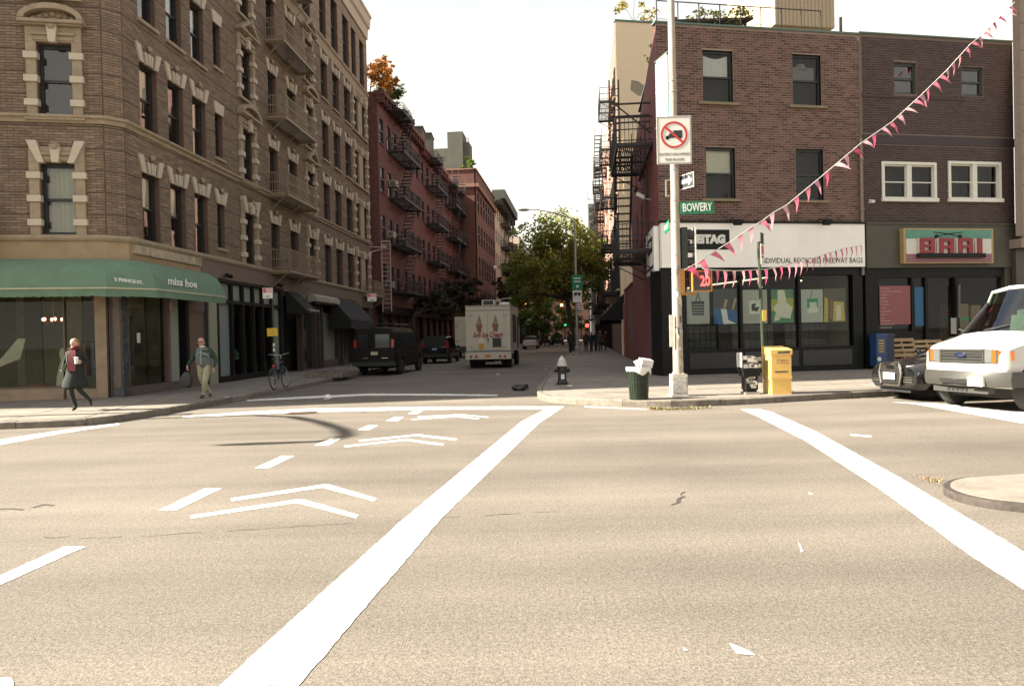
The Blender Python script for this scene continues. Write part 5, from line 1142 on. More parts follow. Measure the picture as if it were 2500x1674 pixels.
# ================================================================ trees
def leaf_mat(name, c, var=.5, trans=.3):
    m = mat(name, c, .6, var=.15, scale=1.5, tone=var)
    b = _bsdf(m); t = m.node_tree; L = t.links.new
    tr = t.nodes.new('ShaderNodeBsdfTranslucent'); src = b.inputs['Base Color'].links[0].from_socket; L(src, tr.inputs[0])
    mxs = t.nodes.new('ShaderNodeMixShader'); mxs.inputs[0].default_value = trans; L(b.outputs[0], mxs.inputs[1]); L(tr.outputs[0], mxs.inputs[2]); L(mxs.outputs[0], t.nodes['Material Output'].inputs[0])
    return m
M_BARK = mat('bark', (.055, .045, .035), .9, var=.3, scale=8)
def tree(lab, loc, H, blobs, m, n=5000, leaf=.16, trunk=.2, lean=0, fork=3.0, seed=1, name='street_tree', group=None, m2=None, fill=.9):
    """blobs: list of (x, y, z, rx, ry, rz) crown clumps relative to the base."""
    r = random.Random(seed); t = thing(name, lab, 'tree', T(*loc), group)
    b = MB(); top = Vector((lean, 0, fork)); b.tube([(0, 0, 0), (lean * .4, 0, fork * .5), top], [trunk, trunk * .85, trunk * .75], 8)
    for x, y, z, rx, ry, rz in blobs:
        c = Vector((x, y, z)); m_ = top.lerp(c, .5) + Vector((r.uniform(-.3, .3), r.uniform(-.3, .3), .3)); b.tube([top, m_, c], [trunk * .5, trunk * .28, .03], 5)
        for q in range(4):
            e = c + Vector((r.uniform(-rx, rx) * .8, r.uniform(-ry, ry) * .8, r.uniform(-rz, rz) * .8)); b.tube([m_.lerp(c, .5), e], [trunk * .16, .012], 4)
    b.build('trunk', M_BARK, t)
    vol = [rx * ry * rz for _, _, _, rx, ry, rz in blobs]; tot = sum(vol); c = MB()
    for (x, y, z, rx, ry, rz), v in zip(blobs, vol):
        k = int(n * v / tot); subs = [(Vector((r.gauss(0, .5), r.gauss(0, .5), r.gauss(0, .5)))) for _ in range(max(6, k // 60))]
        for _ in range(k):
            s = r.choice(subs); p = s + Vector((r.gauss(0, .17), r.gauss(0, .17), r.gauss(0, .13)))
            if p.length > 1.15: p = p.normalized() * r.uniform(.8, 1.15)
            P_ = Vector((x + p.x * rx, y + p.y * ry, z + p.z * rz)); a = Vector((r.gauss(0, 1), r.gauss(0, 1), r.gauss(0, .6))).normalized(); q = a.cross(Vector((r.gauss(0, 1), r.gauss(0, 1), r.gauss(0, 1)))).normalized()
            L = leaf * r.uniform(.6, 1.3); wv = q * L * .38; tn = min(.99, max(.01, .5 + .25 * r.gauss(0, 1)))
            c.add([P_ - a * L * .5, P_ + wv, P_ + a * L * .5, P_ - wv], [(0, 1, 2, 3)], 0 if (not m2 or r.random() < .75) else 1, None, tn)
    c.build('crown', [m, m2] if m2 else m, t, kind='stuff')
    return t
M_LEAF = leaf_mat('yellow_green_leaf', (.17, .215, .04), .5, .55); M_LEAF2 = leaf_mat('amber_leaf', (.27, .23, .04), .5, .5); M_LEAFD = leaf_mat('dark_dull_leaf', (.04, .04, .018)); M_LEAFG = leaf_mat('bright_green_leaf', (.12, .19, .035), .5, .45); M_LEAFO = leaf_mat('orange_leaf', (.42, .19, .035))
def at(x, y, D): p = ray(x, y); return Vector((0, 0, EYE)) + p * (D / p.y)
def crown(base, lst, D):
    o = []
    for x, y, r in lst: p = at(x, y, D) - base; s = D / FPX; o.append((p.x, p.y + rnd.uniform(-1.5, 1.5), p.z, r * s, r * s * .9, r * s * .8))
    return o
bs = Vector((5.6, 66, .15)); tree('large yellowing street tree on the right pavement', bs, 12, crown(bs, [(1360, 560, 62), (1300, 600, 62), (1400, 615, 75), (1330, 660, 75), (1270, 665, 50), (1440, 640, 62), (1300, 715, 55), (1400, 700, 70), (1465, 600, 42), (1475, 670, 45), (1260, 720, 42)], 66), M_LEAF, 17500, .27, .26, -.6, 4.6, 5, m2=M_LEAF2)
bs = Vector((3.6, 105, .0)); tree('bright green tree far down the street', bs, 10, crown(bs, [(1310, 770, 42), (1290, 800, 34), (1350, 760, 34), (1340, 800, 36), (1395, 790, 30)], 105), M_LEAFG, 4200, .38, .22, 0, 2.5, 6)
bs = Vector((4.6, 150, .0)); tree('sunlit yellow tree at the end of the street', bs, 10, crown(bs, [(1330, 815, 30), (1370, 800, 36), (1280, 690, 40), (1320, 720, 60), (1400, 760, 40), (1350, 640, 50)], 150), M_LEAF2, 3600, .6, .25, 0, 3, 16)
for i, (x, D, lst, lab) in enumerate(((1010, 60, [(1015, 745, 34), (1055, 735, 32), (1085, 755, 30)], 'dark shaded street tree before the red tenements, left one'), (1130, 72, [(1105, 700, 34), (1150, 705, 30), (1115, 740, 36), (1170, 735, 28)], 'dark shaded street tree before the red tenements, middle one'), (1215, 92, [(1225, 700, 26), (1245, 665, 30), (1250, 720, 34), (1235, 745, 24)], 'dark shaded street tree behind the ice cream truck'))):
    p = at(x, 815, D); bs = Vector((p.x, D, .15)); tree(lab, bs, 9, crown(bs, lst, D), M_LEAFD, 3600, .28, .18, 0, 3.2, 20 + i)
# roof planting
bs = RTF.w(1.2, .8, 18.6); tree('orange and green rooftop shrub above the red tenement', bs, 5, crown(bs, [(930, 135, 18), (923, 165, 28), (942, 165, 20), (930, 195, 32), (950, 200, 24)], bs.y), M_LEAFO, 4200, .15, .06, 0, .8, 31, 'rooftop_shrub')
bs = RTF.w(2.4, .9, 18.6); tree('dark green rooftop bush spilling over the red tenement edge', bs, 5, crown(bs, [(940, 215, 30), (960, 212, 30), (972, 232, 26), (980, 258, 20)], bs.y), leaf_mat('green_leaf', (.09, .115, .025)), 3200, .15, .05, 0, .5, 32, 'rooftop_shrub')
bs = PB.w(.6, 1, 20.7); tree('small green bush on the brown brick building roof', bs, 2, [(0, 0, .7, .9, .8, .7)], M_LEAFG, 500, .25, .05, 0, .3, 33, 'rooftop_shrub')
bs = CF.w(1.6, .8, 23.3); tree('sparse yellowing shrub on the cream building roof', bs, 2, [(-.8, 0, 1.4, .7, .5, .9), (.9, 0, 1.1, 1.0, .5, .9), (.2, 0, 2.6, .6, .4, .7)], M_LEAF2, 420, .2, .04, 0, .4, 34, 'rooftop_shrub')
bs = RF.w(3.3, 3.6, RT - .25); tree('leafy vine growing over the rooftop pergola', bs, 3, [(-.6, 0, 1.0, 1.0, .8, .7), (.9, 0, 1.9, 1.3, .9, .75), (1.2, 0, .9, .8, .7, .8), (-1.6, 0, .7, .7, .6, .4)], leaf_mat('vine_leaf', (.10, .10, .02)), 2600, .13, .04, 0, .5, 35, 'rooftop_vine')
pg = thing('pergola', 'dark rooftop pergola half hidden under the vine', 'pergola', RF.at(2.2, 3.4, RT - .22))
b = MB()
for x in (0, 1.5, 3): b.box((x, 0, 0), (x + .1, .1, 2.0)); b.box((x, 1.6, 0), (x + .1, 1.7, 2.3))
b.build('posts', M_BARK, pg)
b = MB(); b.add([(-.2, -.2, 1.8), (3.3, -.2, 2.1), (3.3, 1.9, 2.4), (-.2, 1.9, 2.1), (-.2, -.2, 1.7), (3.3, -.2, 2.0), (3.3, 1.9, 2.3), (-.2, 1.9, 2.0)], [(0, 1, 2, 3), (7, 6, 5, 4), (0, 4, 5, 1), (1, 5, 6, 2), (2, 6, 7, 3), (3, 7, 4, 0)]); b.build('canopy', M_BARK, pg)

# window air conditioners on the first red tenement
for i, (x, y, lab) in enumerate(((957, 443, 'beige air conditioner high on the oxblood tenement, upper one'), (951, 568, 'beige air conditioner on the oxblood tenement above the drop ladder'), (983, 587, 'grey air conditioner beside the fire escape of the oxblood tenement'), (948, 690, 'grey air conditioner lowest on the oxblood tenement'))):
    u, z = RTF.px(x - 6, y + 12); t = thing('air_conditioner', lab, 'air conditioner', RTF.at(u, 0, z)); b = MB(); b.box((0, -.5, 0), (.65, .05, .45)); b.build('case', mat('beige_case' if i < 2 else 'grey_case', (.36, .33, .24) if i < 2 else (.2, .2, .18), .6), t)
    b = MB()
    for k in range(4): b.box((-.008, -.44, .06 + k * .09), (-.001, -.06, .11 + k * .09))
    b.build('grille', M_BLACK, t)
# ================================================================ street furniture
M_POLE = mat('pale_pole_paint', (.34, .29, .235), .55, var=.12, scale=6, dirt=(.25, .2, .15, .6), dscale=4)
M_GREENP = mat('green_post', (.035, .05, .028), .5, .2, var=.2)
M_SIGNF = mat('sign_white', (.66, .64, .58), .5, var=.04)
M_RED_S = mat('sign_red_print', (.46, .035, .03), .5)
M_PINKR = mat('sign_pink_red', (.50, .075, .10), .5)
M_BLK_S = mat('sign_black', (.02, .02, .02), .5)
M_GRN_S = mat('sign_green', (.0, .16, .075), .45)
M_STEEL = mat('galvanised_steel', (.36, .34, .30), .45, .6, var=.15)
def facing(p, rz=0.0): return T(p[0], p[1], p[2], rz)
pp = G(1657, 966, .15)
TP = thing('signal_pole', 'tall pale signal pole plastered with stickers at the right corner', 'pole', T(pp.x, pp.y, .15))
b = MB(); b.lathe([(.125, .5), (.118, 1.5), (.105, 4.0), (.085, 8.6), (.075, 12.5)], 14); b.build('shaft', M_POLE, TP, smooth=40)
b = MB(); b.poly([(-.18, 0), (.18, 0), (.18, .52), (-.18, .52)], 'y', -.17, .17); b.box((-.20, -.19, 0), (.20, .19, .05)); b.box((-.15, -.182, .09), (.15, -.17, .46)); b.box((-.12, -.12, .52), (.12, .12, .56)); b.build('base_box', mat('sticker_box', (.42, .39, .34), .6, var=.35, scale=11, dirt=(.1, .1, .09, .8), dscale=9), TP)
sr = random.Random(5)
for i in range(26):
    z = sr.uniform(.65, 3.0); a = sr.uniform(-2.6, -.3); h_, w_ = sr.uniform(.06, .2), sr.uniform(.25, .7); r_ = .127 - z * .005
    b = MB(); vs = [(r_ * math.cos(a + w_ * q / 3), r_ * math.sin(a + w_ * q / 3), z + dz) for dz in (0, h_) for q in range(4)]; b.add(vs, [(q, q + 1, q + 5, q + 4) for q in range(3)])
    c = sr.choice([(.6, .58, .52), (.5, .48, .42), (.06, .06, .06), (.3, .08, .1), (.08, .2, .4), (.55, .5, .3), (.1, .22, .12)]); b.build('sticker', mat('sticker_%02d%02d' % (c[0] * 99, c[2] * 99), c, .7, var=.4, scale=25), TP)
b = MB(); b.cbox((-.16, -.1, 1.55), (.10, .02, .75)); b.build('paper_bill', mat('white_paper', (.6, .58, .5), .8), TP)
for z in (2.52, 3.35, 4.12, 4.62, 5.35, 5.62, 7.2, 7.45): b = MB(); b.lathe([(.118 - z * .003, 0), (.125 - z * .003, .0), (.125 - z * .003, .03), (.118 - z * .003, .03)], 12, (0, 0, z)); b.build('strap', M_STEEL, TP)
# red and white truck ban sign
def zat(y, D, x): return EYE + (818 - (x - 1250) * .0219 - y) / FPX * D
D = pp.y - .22
def onpx(x, y, D): p = at(x, y, D); return p
a = onpx(1602, 285, D); c = onpx(1689, 400, D); W_, H_ = c.x - a.x, a.z - c.z
NS = thing('truck_ban_sign', 'white square sign with a red circle struck over a black truck', 'sign', T((a.x + c.x) / 2, D, c.z))
b = MB(); b.box((-W_ / 2, -.012, 0), (W_ / 2, .0, H_)); b.build('plate', M_SIGNF, NS)
b = MB(); t_ = .022
for x0, x1, z0, z1 in ((-W_ / 2 + .015, W_ / 2 - .015, .015, .03), (-W_ / 2 + .015, W_ / 2 - .015, H_ - .03, H_ - .015), (-W_ / 2 + .015, -W_ / 2 + .03, .03, H_ - .03), (W_ / 2 - .03, W_ / 2 - .015, .03, H_ - .03)): b.box((x0, -.016, z0), (x1, -.012, z1))
b.build('border', mat('sign_border', (.16, .14, .11), .6), NS)
zc = H_ * .61; Ro, Ri = W_ * .385, W_ * .325
b = MB(); n = 40
vs = [(r_ * math.cos(2 * PI * k / n), y, zc + r_ * math.sin(2 * PI * k / n)) for y in (-.018, -.012) for r_ in (Ri, Ro) for k in range(n)]
fs = [(k, n + k, n + (k + 1) % n, (k + 1) % n) for k in range(n)] + [(n + k, 3 * n + k, 3 * n + (k + 1) % n, n + (k + 1) % n) for k in range(n)] + [((k + 1) % n, 2 * n + (k + 1) % n, 2 * n + k, k) for k in range(n)]
b.add(vs, [f[::-1] for f in fs]); b.cbox((0, -.019, zc), (Ri * 2.04, .005, W_ * .062), ry=R(42)); b.build('ban_ring', M_RED_S, NS)
b = MB(); b.box((-.02 * W_, -.0155, zc - .085 * W_), (.235 * W_, -.0125, zc + .125 * W_)); b.poly([(-.24 * W_, zc - .115 * W_), (-.02 * W_, zc - .085 * W_), (-.02 * W_, zc + .05 * W_), (-.13 * W_, zc + .04 * W_), (-.16 * W_, zc - .02 * W_), (-.24 * W_, zc - .03 * W_)], 'y', -.0155, -.0125)
for x in (-.19, .16): b.lathe([(.0, 0), (.045 * W_, 0), (.045 * W_, .003)], 14, (0, 0, 0), 0, Matrix.Translation((x * W_, -.0125, zc - .10 * W_)) @ Matrix.Rotation(PI / 2, 4, 'X'))
b.build('truck_symbol', M_BLK_S, NS)
text('lettering', 'EXCEPT DELIVERIES', .055, mat('sign_letter', (.14, .12, .10), .6), NS, Matrix.Translation((0, -.014, H_ * .205)), width=W_ * .86, ext=.002)
text('lettering', 'THIS BLOCK', .055, MATS['sign_letter'], NS, Matrix.Translation((0, -.014, H_ * .095)), width=W_ * .56, ext=.002)
# avenue name plate
a = onpx(1661, 493, D + .1); c = onpx(1743, 521, D + .1); W_, H_ = c.x - a.x, a.z - c.z
BW = thing('street_name_sign', 'green street name plate with white capitals facing the avenue crossing', 'sign', T((a.x + c.x) / 2, D + .1, (a.z + c.z) / 2) @ Matrix.Rotation(R(-1), 4, 'Y'))
b = MB(); b.box((-W_ / 2, -.006, -H_ / 2), (W_ / 2, .006, H_ / 2)); b.build('plate', M_GRN_S, BW); text('lettering', 'BOWERY', H_ * .66, M_WHITE_T, BW, Matrix.Translation((.0, -.01, 0)), width=W_ * .88, ext=.003, bold=.004)
# second name plate seen nearly edge-on, and the pole banner
PR = thing('street_name_sign', 'small green name plate seen almost edge on, left of the signal pole', 'sign', T(pp.x - .12, pp.y + .12, zat(545, 17.4, 1635)) @ Matrix.Rotation(R(86), 4, 'Z'))
b = MB(); b.box((0, -.006, -.13), (.75, .006, .13)); b.build('plate', M_GRN_S, PR); text('lettering', 'PRINCE ST', .12, M_WHITE_T, PR, Matrix.Translation((.38, .01, 0)) @ Matrix.Rotation(PI, 4, 'Z'), width=.6, ext=.003)
BN = thing('pole_banner', 'white and mint banner hung high on the left of the signal pole', 'banner', T(pp.x - .10, pp.y + .05, zat(288, 17.4, 1630)) @ Matrix.Rotation(R(104), 4, 'Z'))
hb = zat(128, 17.4, 1636) - zat(288, 17.4, 1630)
b = MB(); b.box((.06, -.004, .02), (.60, .004, hb - .02)); b.build('cloth', mat('banner_white', (.68, .70, .66), .8), BN); b = MB(); b.box((.0, -.005, 0), (.06, .005, hb)); b.box((.60, -.005, 0), (.66, .005, hb)); b.box((.06, -.005, hb - .02), (.6, .005, hb + .05)); b.build('border', mat('mint_border', (.16, .5, .40), .8), BN)
for z in (hb + .06, -.02): MB().tube([(0, 0, z), (.7, 0, z)], .015, 5).build('rod', M_STEEL, BN)
# one-way arrow plates
OW = thing('one_way_sign', 'small black arrow plate with a white outline behind the signal pole', 'sign', T(pp.x + .13, pp.y + .05, zat(442, 17.3, 1668)) @ Matrix.Rotation(R(-62), 4, 'Z'))
b = MB(); b.box((.0, -.02, -.17), (.52, .02, .17)); b.build('plate', M_BLK_S, OW); b = MB(); b.poly([(.08, -.05), (.34, -.05), (.34, -.11), (.46, 0), (.34, .11), (.34, .05), (.08, .05)], 'y', -.024, -.02); b.build('arrow', M_SIGNF, OW)
b = MB()
for x0, x1, z0, z1 in ((0, .52, -.17, -.15), (0, .52, .15, .17), (0, .02, -.15, .15), (.5, .52, -.15, .15)): b.box((x0, -.025, z0), (x1, -.02, z1))
b.build('border', M_SIGNF, OW)
LB = thing('lamp_bracket', 'small square steel bracket on the left of the signal pole below the truck ban sign', 'bracket', T(pp.x - .16, pp.y, zat(455, 17.3, 1640)))
b = MB(); b.box((-.06, -.02, -.2), (-.03, .02, .2)); b.box((-.03, -.02, .17), (.06, .02, .2)); b.box((-.03, -.02, -.2), (.06, .02, -.17)); b.build('frame', M_STEEL, LB)
# traffic light head seen side on (dark with a white edge plate) and the pedestrian signal
M_AMBH = mat('amber_housing', (.42, .20, .035), .5, var=.15, dirt=(.2, .1, .03, .5), dscale=6)
TS = thing('traffic_light', 'dark traffic light head seen from the side beside the signal pole', 'traffic light', T(pp.x + .22, pp.y + .06, zat(655, 17.3, 1665)))
hh = zat(552, 17.3, 1665) - zat(655, 17.3, 1665)
b = MB(); b.box((-.09, -.12, 0), (.05, .12, hh)); b.build('housing', mat('dark_green_housing', (.02, .026, .018), .5), TS)
for q in range(3): b = MB(); b.lathe([(.10, 0), (.115, .18), (.105, .18), (.09, 0)], 12, (0, 0, 0), 0, Matrix.Translation((.05, 0, hh * (.18 + .32 * q))) @ Matrix.Rotation(PI / 2, 4, 'Y')); b.build('visor', M_BLK_S, TS)
b = MB(); b.box((.22, -.13, -.0), (.25, .13, hh * 1.0)); b.build('edge_plate', M_SIGNF, TS)
PS = thing('pedestrian_signal', 'orange pedestrian countdown signal showing red digits on the signal pole', 'pedestrian signal', T(pp.x + .19, pp.y - .12, zat(735, 17.3, 1700)) @ Matrix.Rotation(R(8), 4, 'Z'))
b = MB(); b.box((.17, -.0, .26), (.62, .2, .70)); b.box((.15, -.05, .23), (.64, .02, .26)); b.box((.15, -.05, .70), (.64, .02, .73)); b.box((.15, -.05, .26), (.18, .02, .70)); b.box((.61, -.05, .26), (.64, .02, .70)); b.box((-.14, .05, .2), (.0, .25, .78)); b.box((-.1, .12, .74), (.3, .18, .79)); b.box((-.1, .12, .16), (.3, .18, .21)); b.build('housing', M_AMBH, PS)
b = MB(); b.box((.18, -.012, .26), (.61, -.001, .70)); b.build('screen', mat('signal_screen', (.045, .042, .045), .35), PS)
text('digits', '20', .24, mat('red_digits', (.9, .15, .12), .5, emis=(1, .10, .08), estr=.55), PS, Matrix.Translation((.475, -.018, .47)), width=.25, ext=.003, bold=.008)
# rubbish bin with white liner
cp = G(1560, 974, .15)
CN = thing('litter_bin', 'dark green slatted litter bin with a white liner and bags on top', 'litter bin', T(cp.x, cp.y, .15))
M_GBIN = mat('bin_green', (.007, .015, .0065), .4, .1, var=.25, scale=8, dirt=(.05, .06, .04, .4), dscale=7)
b = MB()
for i in range(22):
    a = 2 * PI * i / 22; X = Matrix.Rotation(a, 4, 'Z'); b.add([(.205, -.026, 0), (.205, .026, 0), (.27, .034, .74), (.27, -.034, .74), (.195, -.026, 0), (.195, .026, 0), (.26, .034, .74), (.26, -.034, .74)], [(0, 1, 2, 3), (7, 6, 5, 4), (0, 3, 7, 4), (1, 5, 6, 2)], 0, X)
b.build('slats', M_GBIN, CN, kind='stuff')
b = MB()
for z, r_ in ((.03, .212), (.40, .243), (.73, .275)): b.lathe([(r_ - .02, -.02), (r_ + .006, -.02), (r_ + .006, .02), (r_ - .02, .02)], 22, (0, 0, z))
b.build('hoop', M_GBIN, CN)
b = MB(); b.lathe([(.19, .02), (.25, .7)], 20); b.build('drum', mat('bin_inner', (.015, .02, .014), .7), CN)
M_BAG = mat('white_plastic', (.66, .64, .60), .4, var=.08, scale=6)
b = MB(); b.lathe([(.24, .7), (.285, .75), (.288, .69), (.284, .62), (.276, .60)], 22); 
for v in b.v[66:]: v.z += .05 * math.sin(v.x * 17 + v.y * 9)
b.build('liner', M_BAG, CN, smooth=60)
def bag(lab, cat, loc, s, m, seed, jit=.12):
    r = random.Random(seed); t = bpy.data.meshes.new('bag'); bm = bmesh.new(); bmesh.ops.create_icosphere(bm, subdivisions=3, radius=1)
    from mathutils import noise
    for v in bm.verts:
        n_ = noise.fractal(v.co * 1.6 + Vector((seed, 0, 0)), 1, 2, 4); v.co *= 1 + n_ * .35; v.co = Vector((v.co.x * s[0], v.co.y * s[1], max(v.co.z, -.85) * s[2]))
    bm.to_mesh(t); bm.free(); t.materials.append(m); o = put('bag', t, None, T(loc[0], loc[1], loc[2] + s[2] * .85)); o['label'] = lab; o['category'] = cat; return o
ob = bag('white plastic bag resting on top of the litter bin', 'bag', (cp.x + .07, cp.y, .86), (.17, .15, .12), M_BAG, 3)
b = MB(); b.box((-.16, -.10, 0), (.12, .1, .17)); o = b.build('paper_bag', M_BAG, None, T(cp.x + .16, cp.y - .04, .90) @ Euler((.2, .15, .3)).to_matrix().to_4x4()); o['label'] = 'white boxy paper bag tipped on the litter bin rim'; o['category'] = 'paper bag'
# hydrant
hp = G(1373, 938, .15)
HY = thing('fire_hydrant', 'black fire hydrant with a pale silver dome cap and stickers', 'fire hydrant', T(hp.x, hp.y, .15))
M_HYB = mat('hydrant_black', (.008, .008, .0075), .5, var=.3, dirt=(.12, .11, .1, .25), dscale=14)
b = MB(); b.lathe([(.19, 0), (.19, .05), (.15, .07), (.14, .12), (.13, .16), (.125, .48), (.15, .50), (.15, .55), (.13, .56)], 18); b.build('barrel', M_HYB, HY, smooth=30)
b = MB(); b.lathe([(.165, .56), (.165, .60), (.14, .63), (.125, .72), (.085, .80), (.04, .835), (.035, .88), (0.0, .88)], 18); b.build('cap', mat('silver_cap', (.42, .40, .36), .5, .2, var=.2), HY, smooth=30)
for a in (0, PI, -PI / 2): MB().lathe([(.06, .10), (.06, .18), (.075, .18), (.075, .22), (.03, .22), (.03, .25)], 12, (0, 0, 0), 0, Matrix.Translation((0, 0, .43)) @ Matrix.Rotation(a, 4, 'Z') @ Matrix.Rotation(PI / 2, 4, 'Y')).build('nozzle', M_HYB, HY)
for z, w_ in ((.44, .14), (.19, .11)):
    b = MB(); b.add([(.135 * math.cos(a), .135 * math.sin(a), z + dz) for dz in (-.02, .13) for a in (-1.9, -1.5, -1.1)], [(0, 1, 4, 3), (1, 2, 5, 4)]); b.build('sticker', M_SIGNF, HY)
# news boxes
yp = (G(1884, 963, .15) + G(1931, 962, .15)) / 2
YB = thing('yellow_news_box', 'yellow newspaper vending box with a stepped lid on the right kerb', 'newspaper box', T(yp.x, yp.y + .26, .15, R(4)))
M_YEL = mat('news_yellow', (.78, .49, .13), .45, var=.06, scale=3, dirt=(.62, .38, .11, .35), dscale=3)
b = MB(); b.box((-.235, -.25, .0), (.235, .25, .36)); b.box((-.25, -.265, .36), (.25, .265, .44)); b.box((-.24, -.255, .44), (.24, .255, .93)); b.build('body', M_YEL, YB)
b = MB(); b.poly([(-.28, .93), (.27, .93), (.27, 1.13), (-.28, 1.05)], 'x', -.26, .26); b.build('lid', M_YEL, YB)
b = MB(); b.box((-.16, -.263, .52), (.16, -.256, .55)); b.box((-.1, -.29, .965), (.2, -.282, 1.0)); b.build('coin_slot', MATS['dark_lettering'] if 'dark_lettering' in MATS else mat('dark_lettering', (.06, .06, .06), .6), YB)
text('lettering', 'el diario', .05, mat('mauve_print', (.25, .09, .12), .6), YB, Matrix.Translation((.03, -.258, .80)), width=.3, ext=.001); text('lettering', 'NEW YORK CITY NEWS', .022, MATS['dark_lettering'], YB, Matrix.Translation((.03, -.258, .735)), width=.3, ext=.001); text('lettering', 'NY DIARIO', .035, MATS['dark_lettering'], YB, Matrix.Translation((.07, -.284, 1.015)), width=.28, ext=.001)
wp = G(1838, 963, .15)
WN = thing('stickered_news_box', 'black newspaper box covered in white stickers left of the yellow one', 'newspaper box', T(wp.x, wp.y + .22, .15, R(2)))
WN.matrix_basis = WN.matrix_basis @ Matrix.Diagonal((1, 1, 1.08, 1))
b = MB(); b.box((-.14, -.17, .10), (.14, .17, .40)); b.box((-.22, -.20, .56), (.22, .20, .86)); b.box((-.20, -.18, .40), (.20, .18, .56)); b.box((-.23, -.21, .52), (.23, .21, .56)); b.box((-.17, -.2, 0), (.17, .2, .05), 1); b.box((-.12, -.14, .05), (.12, .14, .10)); b.build('body', [M_BLACK, M_STEEL], WN)
sr = random.Random(9)
for i in range(60):
    big = i % 3 != 0; z0_, z1_, hw, yy = (.56, .86, .22, -.2012) if big else (.10, .40, .14, -.1712); w_, h_ = sr.uniform(.05, .16), sr.uniform(.03, .09); x = sr.uniform(-hw, hw - w_); z = sr.uniform(z0_, z1_ - h_); yy -= i * .00006
    b = MB(); b.box((x, yy - .0006, z), (x + w_, yy, z + h_)); b.build('sticker', mat('box_sticker_%d' % (i % 4), ((.55, .53, .47), (.42, .40, .35), (.03, .03, .03), (.20, .18, .15))[(i * 7) % 4], .7, var=.3, scale=30), WN)
for i in range(8):
    z = sr.uniform(.57, .80); y = sr.uniform(-.18, .08); b = MB(); b.box((-.2212 - i * .0002, y, z), (-.22, y + sr.uniform(.06, .14), z + .06)); b.build('sticker', MATS['box_sticker_0'], WN)
b = MB(); b.box((-.245, -.16, .60), (-.221, .16, .92)); b.build('side_bill', M_BAG, WN)
# leaning green sign post with a parking sign seen edge on, pink wrapped foot
sp_ = G(1867, 955, .15)
GP = thing('sign_post', 'thin green sign post leaning behind the yellow newspaper box', 'sign post', T(sp_.x, sp_.y, .15))
tp = at(1852, 590, sp_.y) - Vector((sp_.x, sp_.y, .15))
b = MB(); b.tube([(0, 0, 0), tuple(tp)], .042, 8); b.build('shaft', M_GREENP, GP)
q = at(1866, 770, sp_.y - .05) - Vector((sp_.x, sp_.y, .15)); b = MB(); b.cbox(tuple(q), (.10, .03, .27)); b.build('yellow_tag', mat('yellow_tag', (.5, .32, .05), .6), GP)
b = MB(); b.lathe([(.07, 0), (.09, .1), (.10, .35), (.075, .45), (.05, .46)], 10)
b.build('pink_wrap', mat('pink_wrap', (.50, .12, .30), .7, var=.5, scale=16), GP, T(.02, -.12, 0))
q = at(1863, 605, sp_.y); PK = thing('parking_sign', 'narrow parking sign seen obliquely on the leaning green post', 'sign', T(q.x - .05, q.y - .08, q.z) @ Matrix.Rotation(R(58), 4, 'Z'))
b = MB(); b.box((-.15, -.004, -.42), (.15, .004, .08)); b.build('plate', M_SIGNF, PK); b = MB(); b.box((-.15, -.006, .09), (.15, .006, .36)); b.build('upper_plate', M_BLK_S, PK); b = MB(); b.box((-.13, -.008, -.16), (.13, -.004, .04)); b.box((-.12, -.008, -.26), (.12, -.004, -.2)); b.build('print', M_PINKR, PK)
# blue news boxes against the dark shop front
for i, (x, c, lab) in enumerate(((2127, (.02, .055, .14), 'navy blue newspaper box beside the black shop front, left one'), (2145, (.012, .02, .05), 'near black newspaper box right of the navy one'))):
    p = RF.w(RF.px(x, 885)[0], -.4, .15); t = thing('news_box', lab, 'newspaper box', T(p.x, p.y, .15, R(8)))
    b = MB(); b.box((-.2, -.2, .12), (.2, .2, 1.18)); b.build('body', mat('box_blue_%d' % i, c, .4), t); b = MB(); b.box((-.22, -.22, 1.18), (.22, .22, 1.3)); b.build('lid', mat('box_blue_%d' % i, c), t); b = MB(); b.box((-.15, -.17, 0), (.15, .17, .12)); b.build('foot', M_BLACK, t)
    if i == 0:
        b = MB()
        for k in range(5): b.box((-.12, -.206, .62 + k * .1), (.1, -.201, .67 + k * .1))
        b.build('print', mat('yellow_print', (.45, .3, .06), .6), t); b = MB(); b.lathe([(0, 0), (.08, 0), (.08, .004)], 14, (0, 0, 0), 0, Matrix.Translation((-.1, -.2, .38)) @ Matrix.Rotation(PI / 2, 4, 'X')); b.build('round_logo', M_SIGNF, t)
# pallets stacked before the bar
M_PAL = mat('pallet_wood', (.33, .22, .12), .85, var=.2, scale=4)
for i, (x, y, rz, tl, lab) in enumerate(((2190, -.55, .1, -.25, 'wooden pallet leaning upright outside the bar, left one'), (2245, -.75, -.15, -.45, 'wooden pallet leaning outside the bar, right one'))):
    p = RF.w(RF.px(x, 890)[0], y, .15); t = thing('wooden_pallet', lab, 'pallet', T(p.x, p.y, .15, R(10) + rz) @ Matrix.Rotation(tl, 4, 'X'))
    for k in range(6): MB().box((-.55, -.02, .06 + k * .19), (.55, 0, .17 + k * .19)).build('slat', M_PAL, t)
    for k in (-.52, -.03, .46): MB().box((k, .0, .04), (k + .06, .09, 1.15)).build('bearer', M_PAL, t)
    for k in range(3): MB().box((-.55, .09, .06 + k * .5), (.55, .11, .16 + k * .5)).build('slat', M_PAL, t)
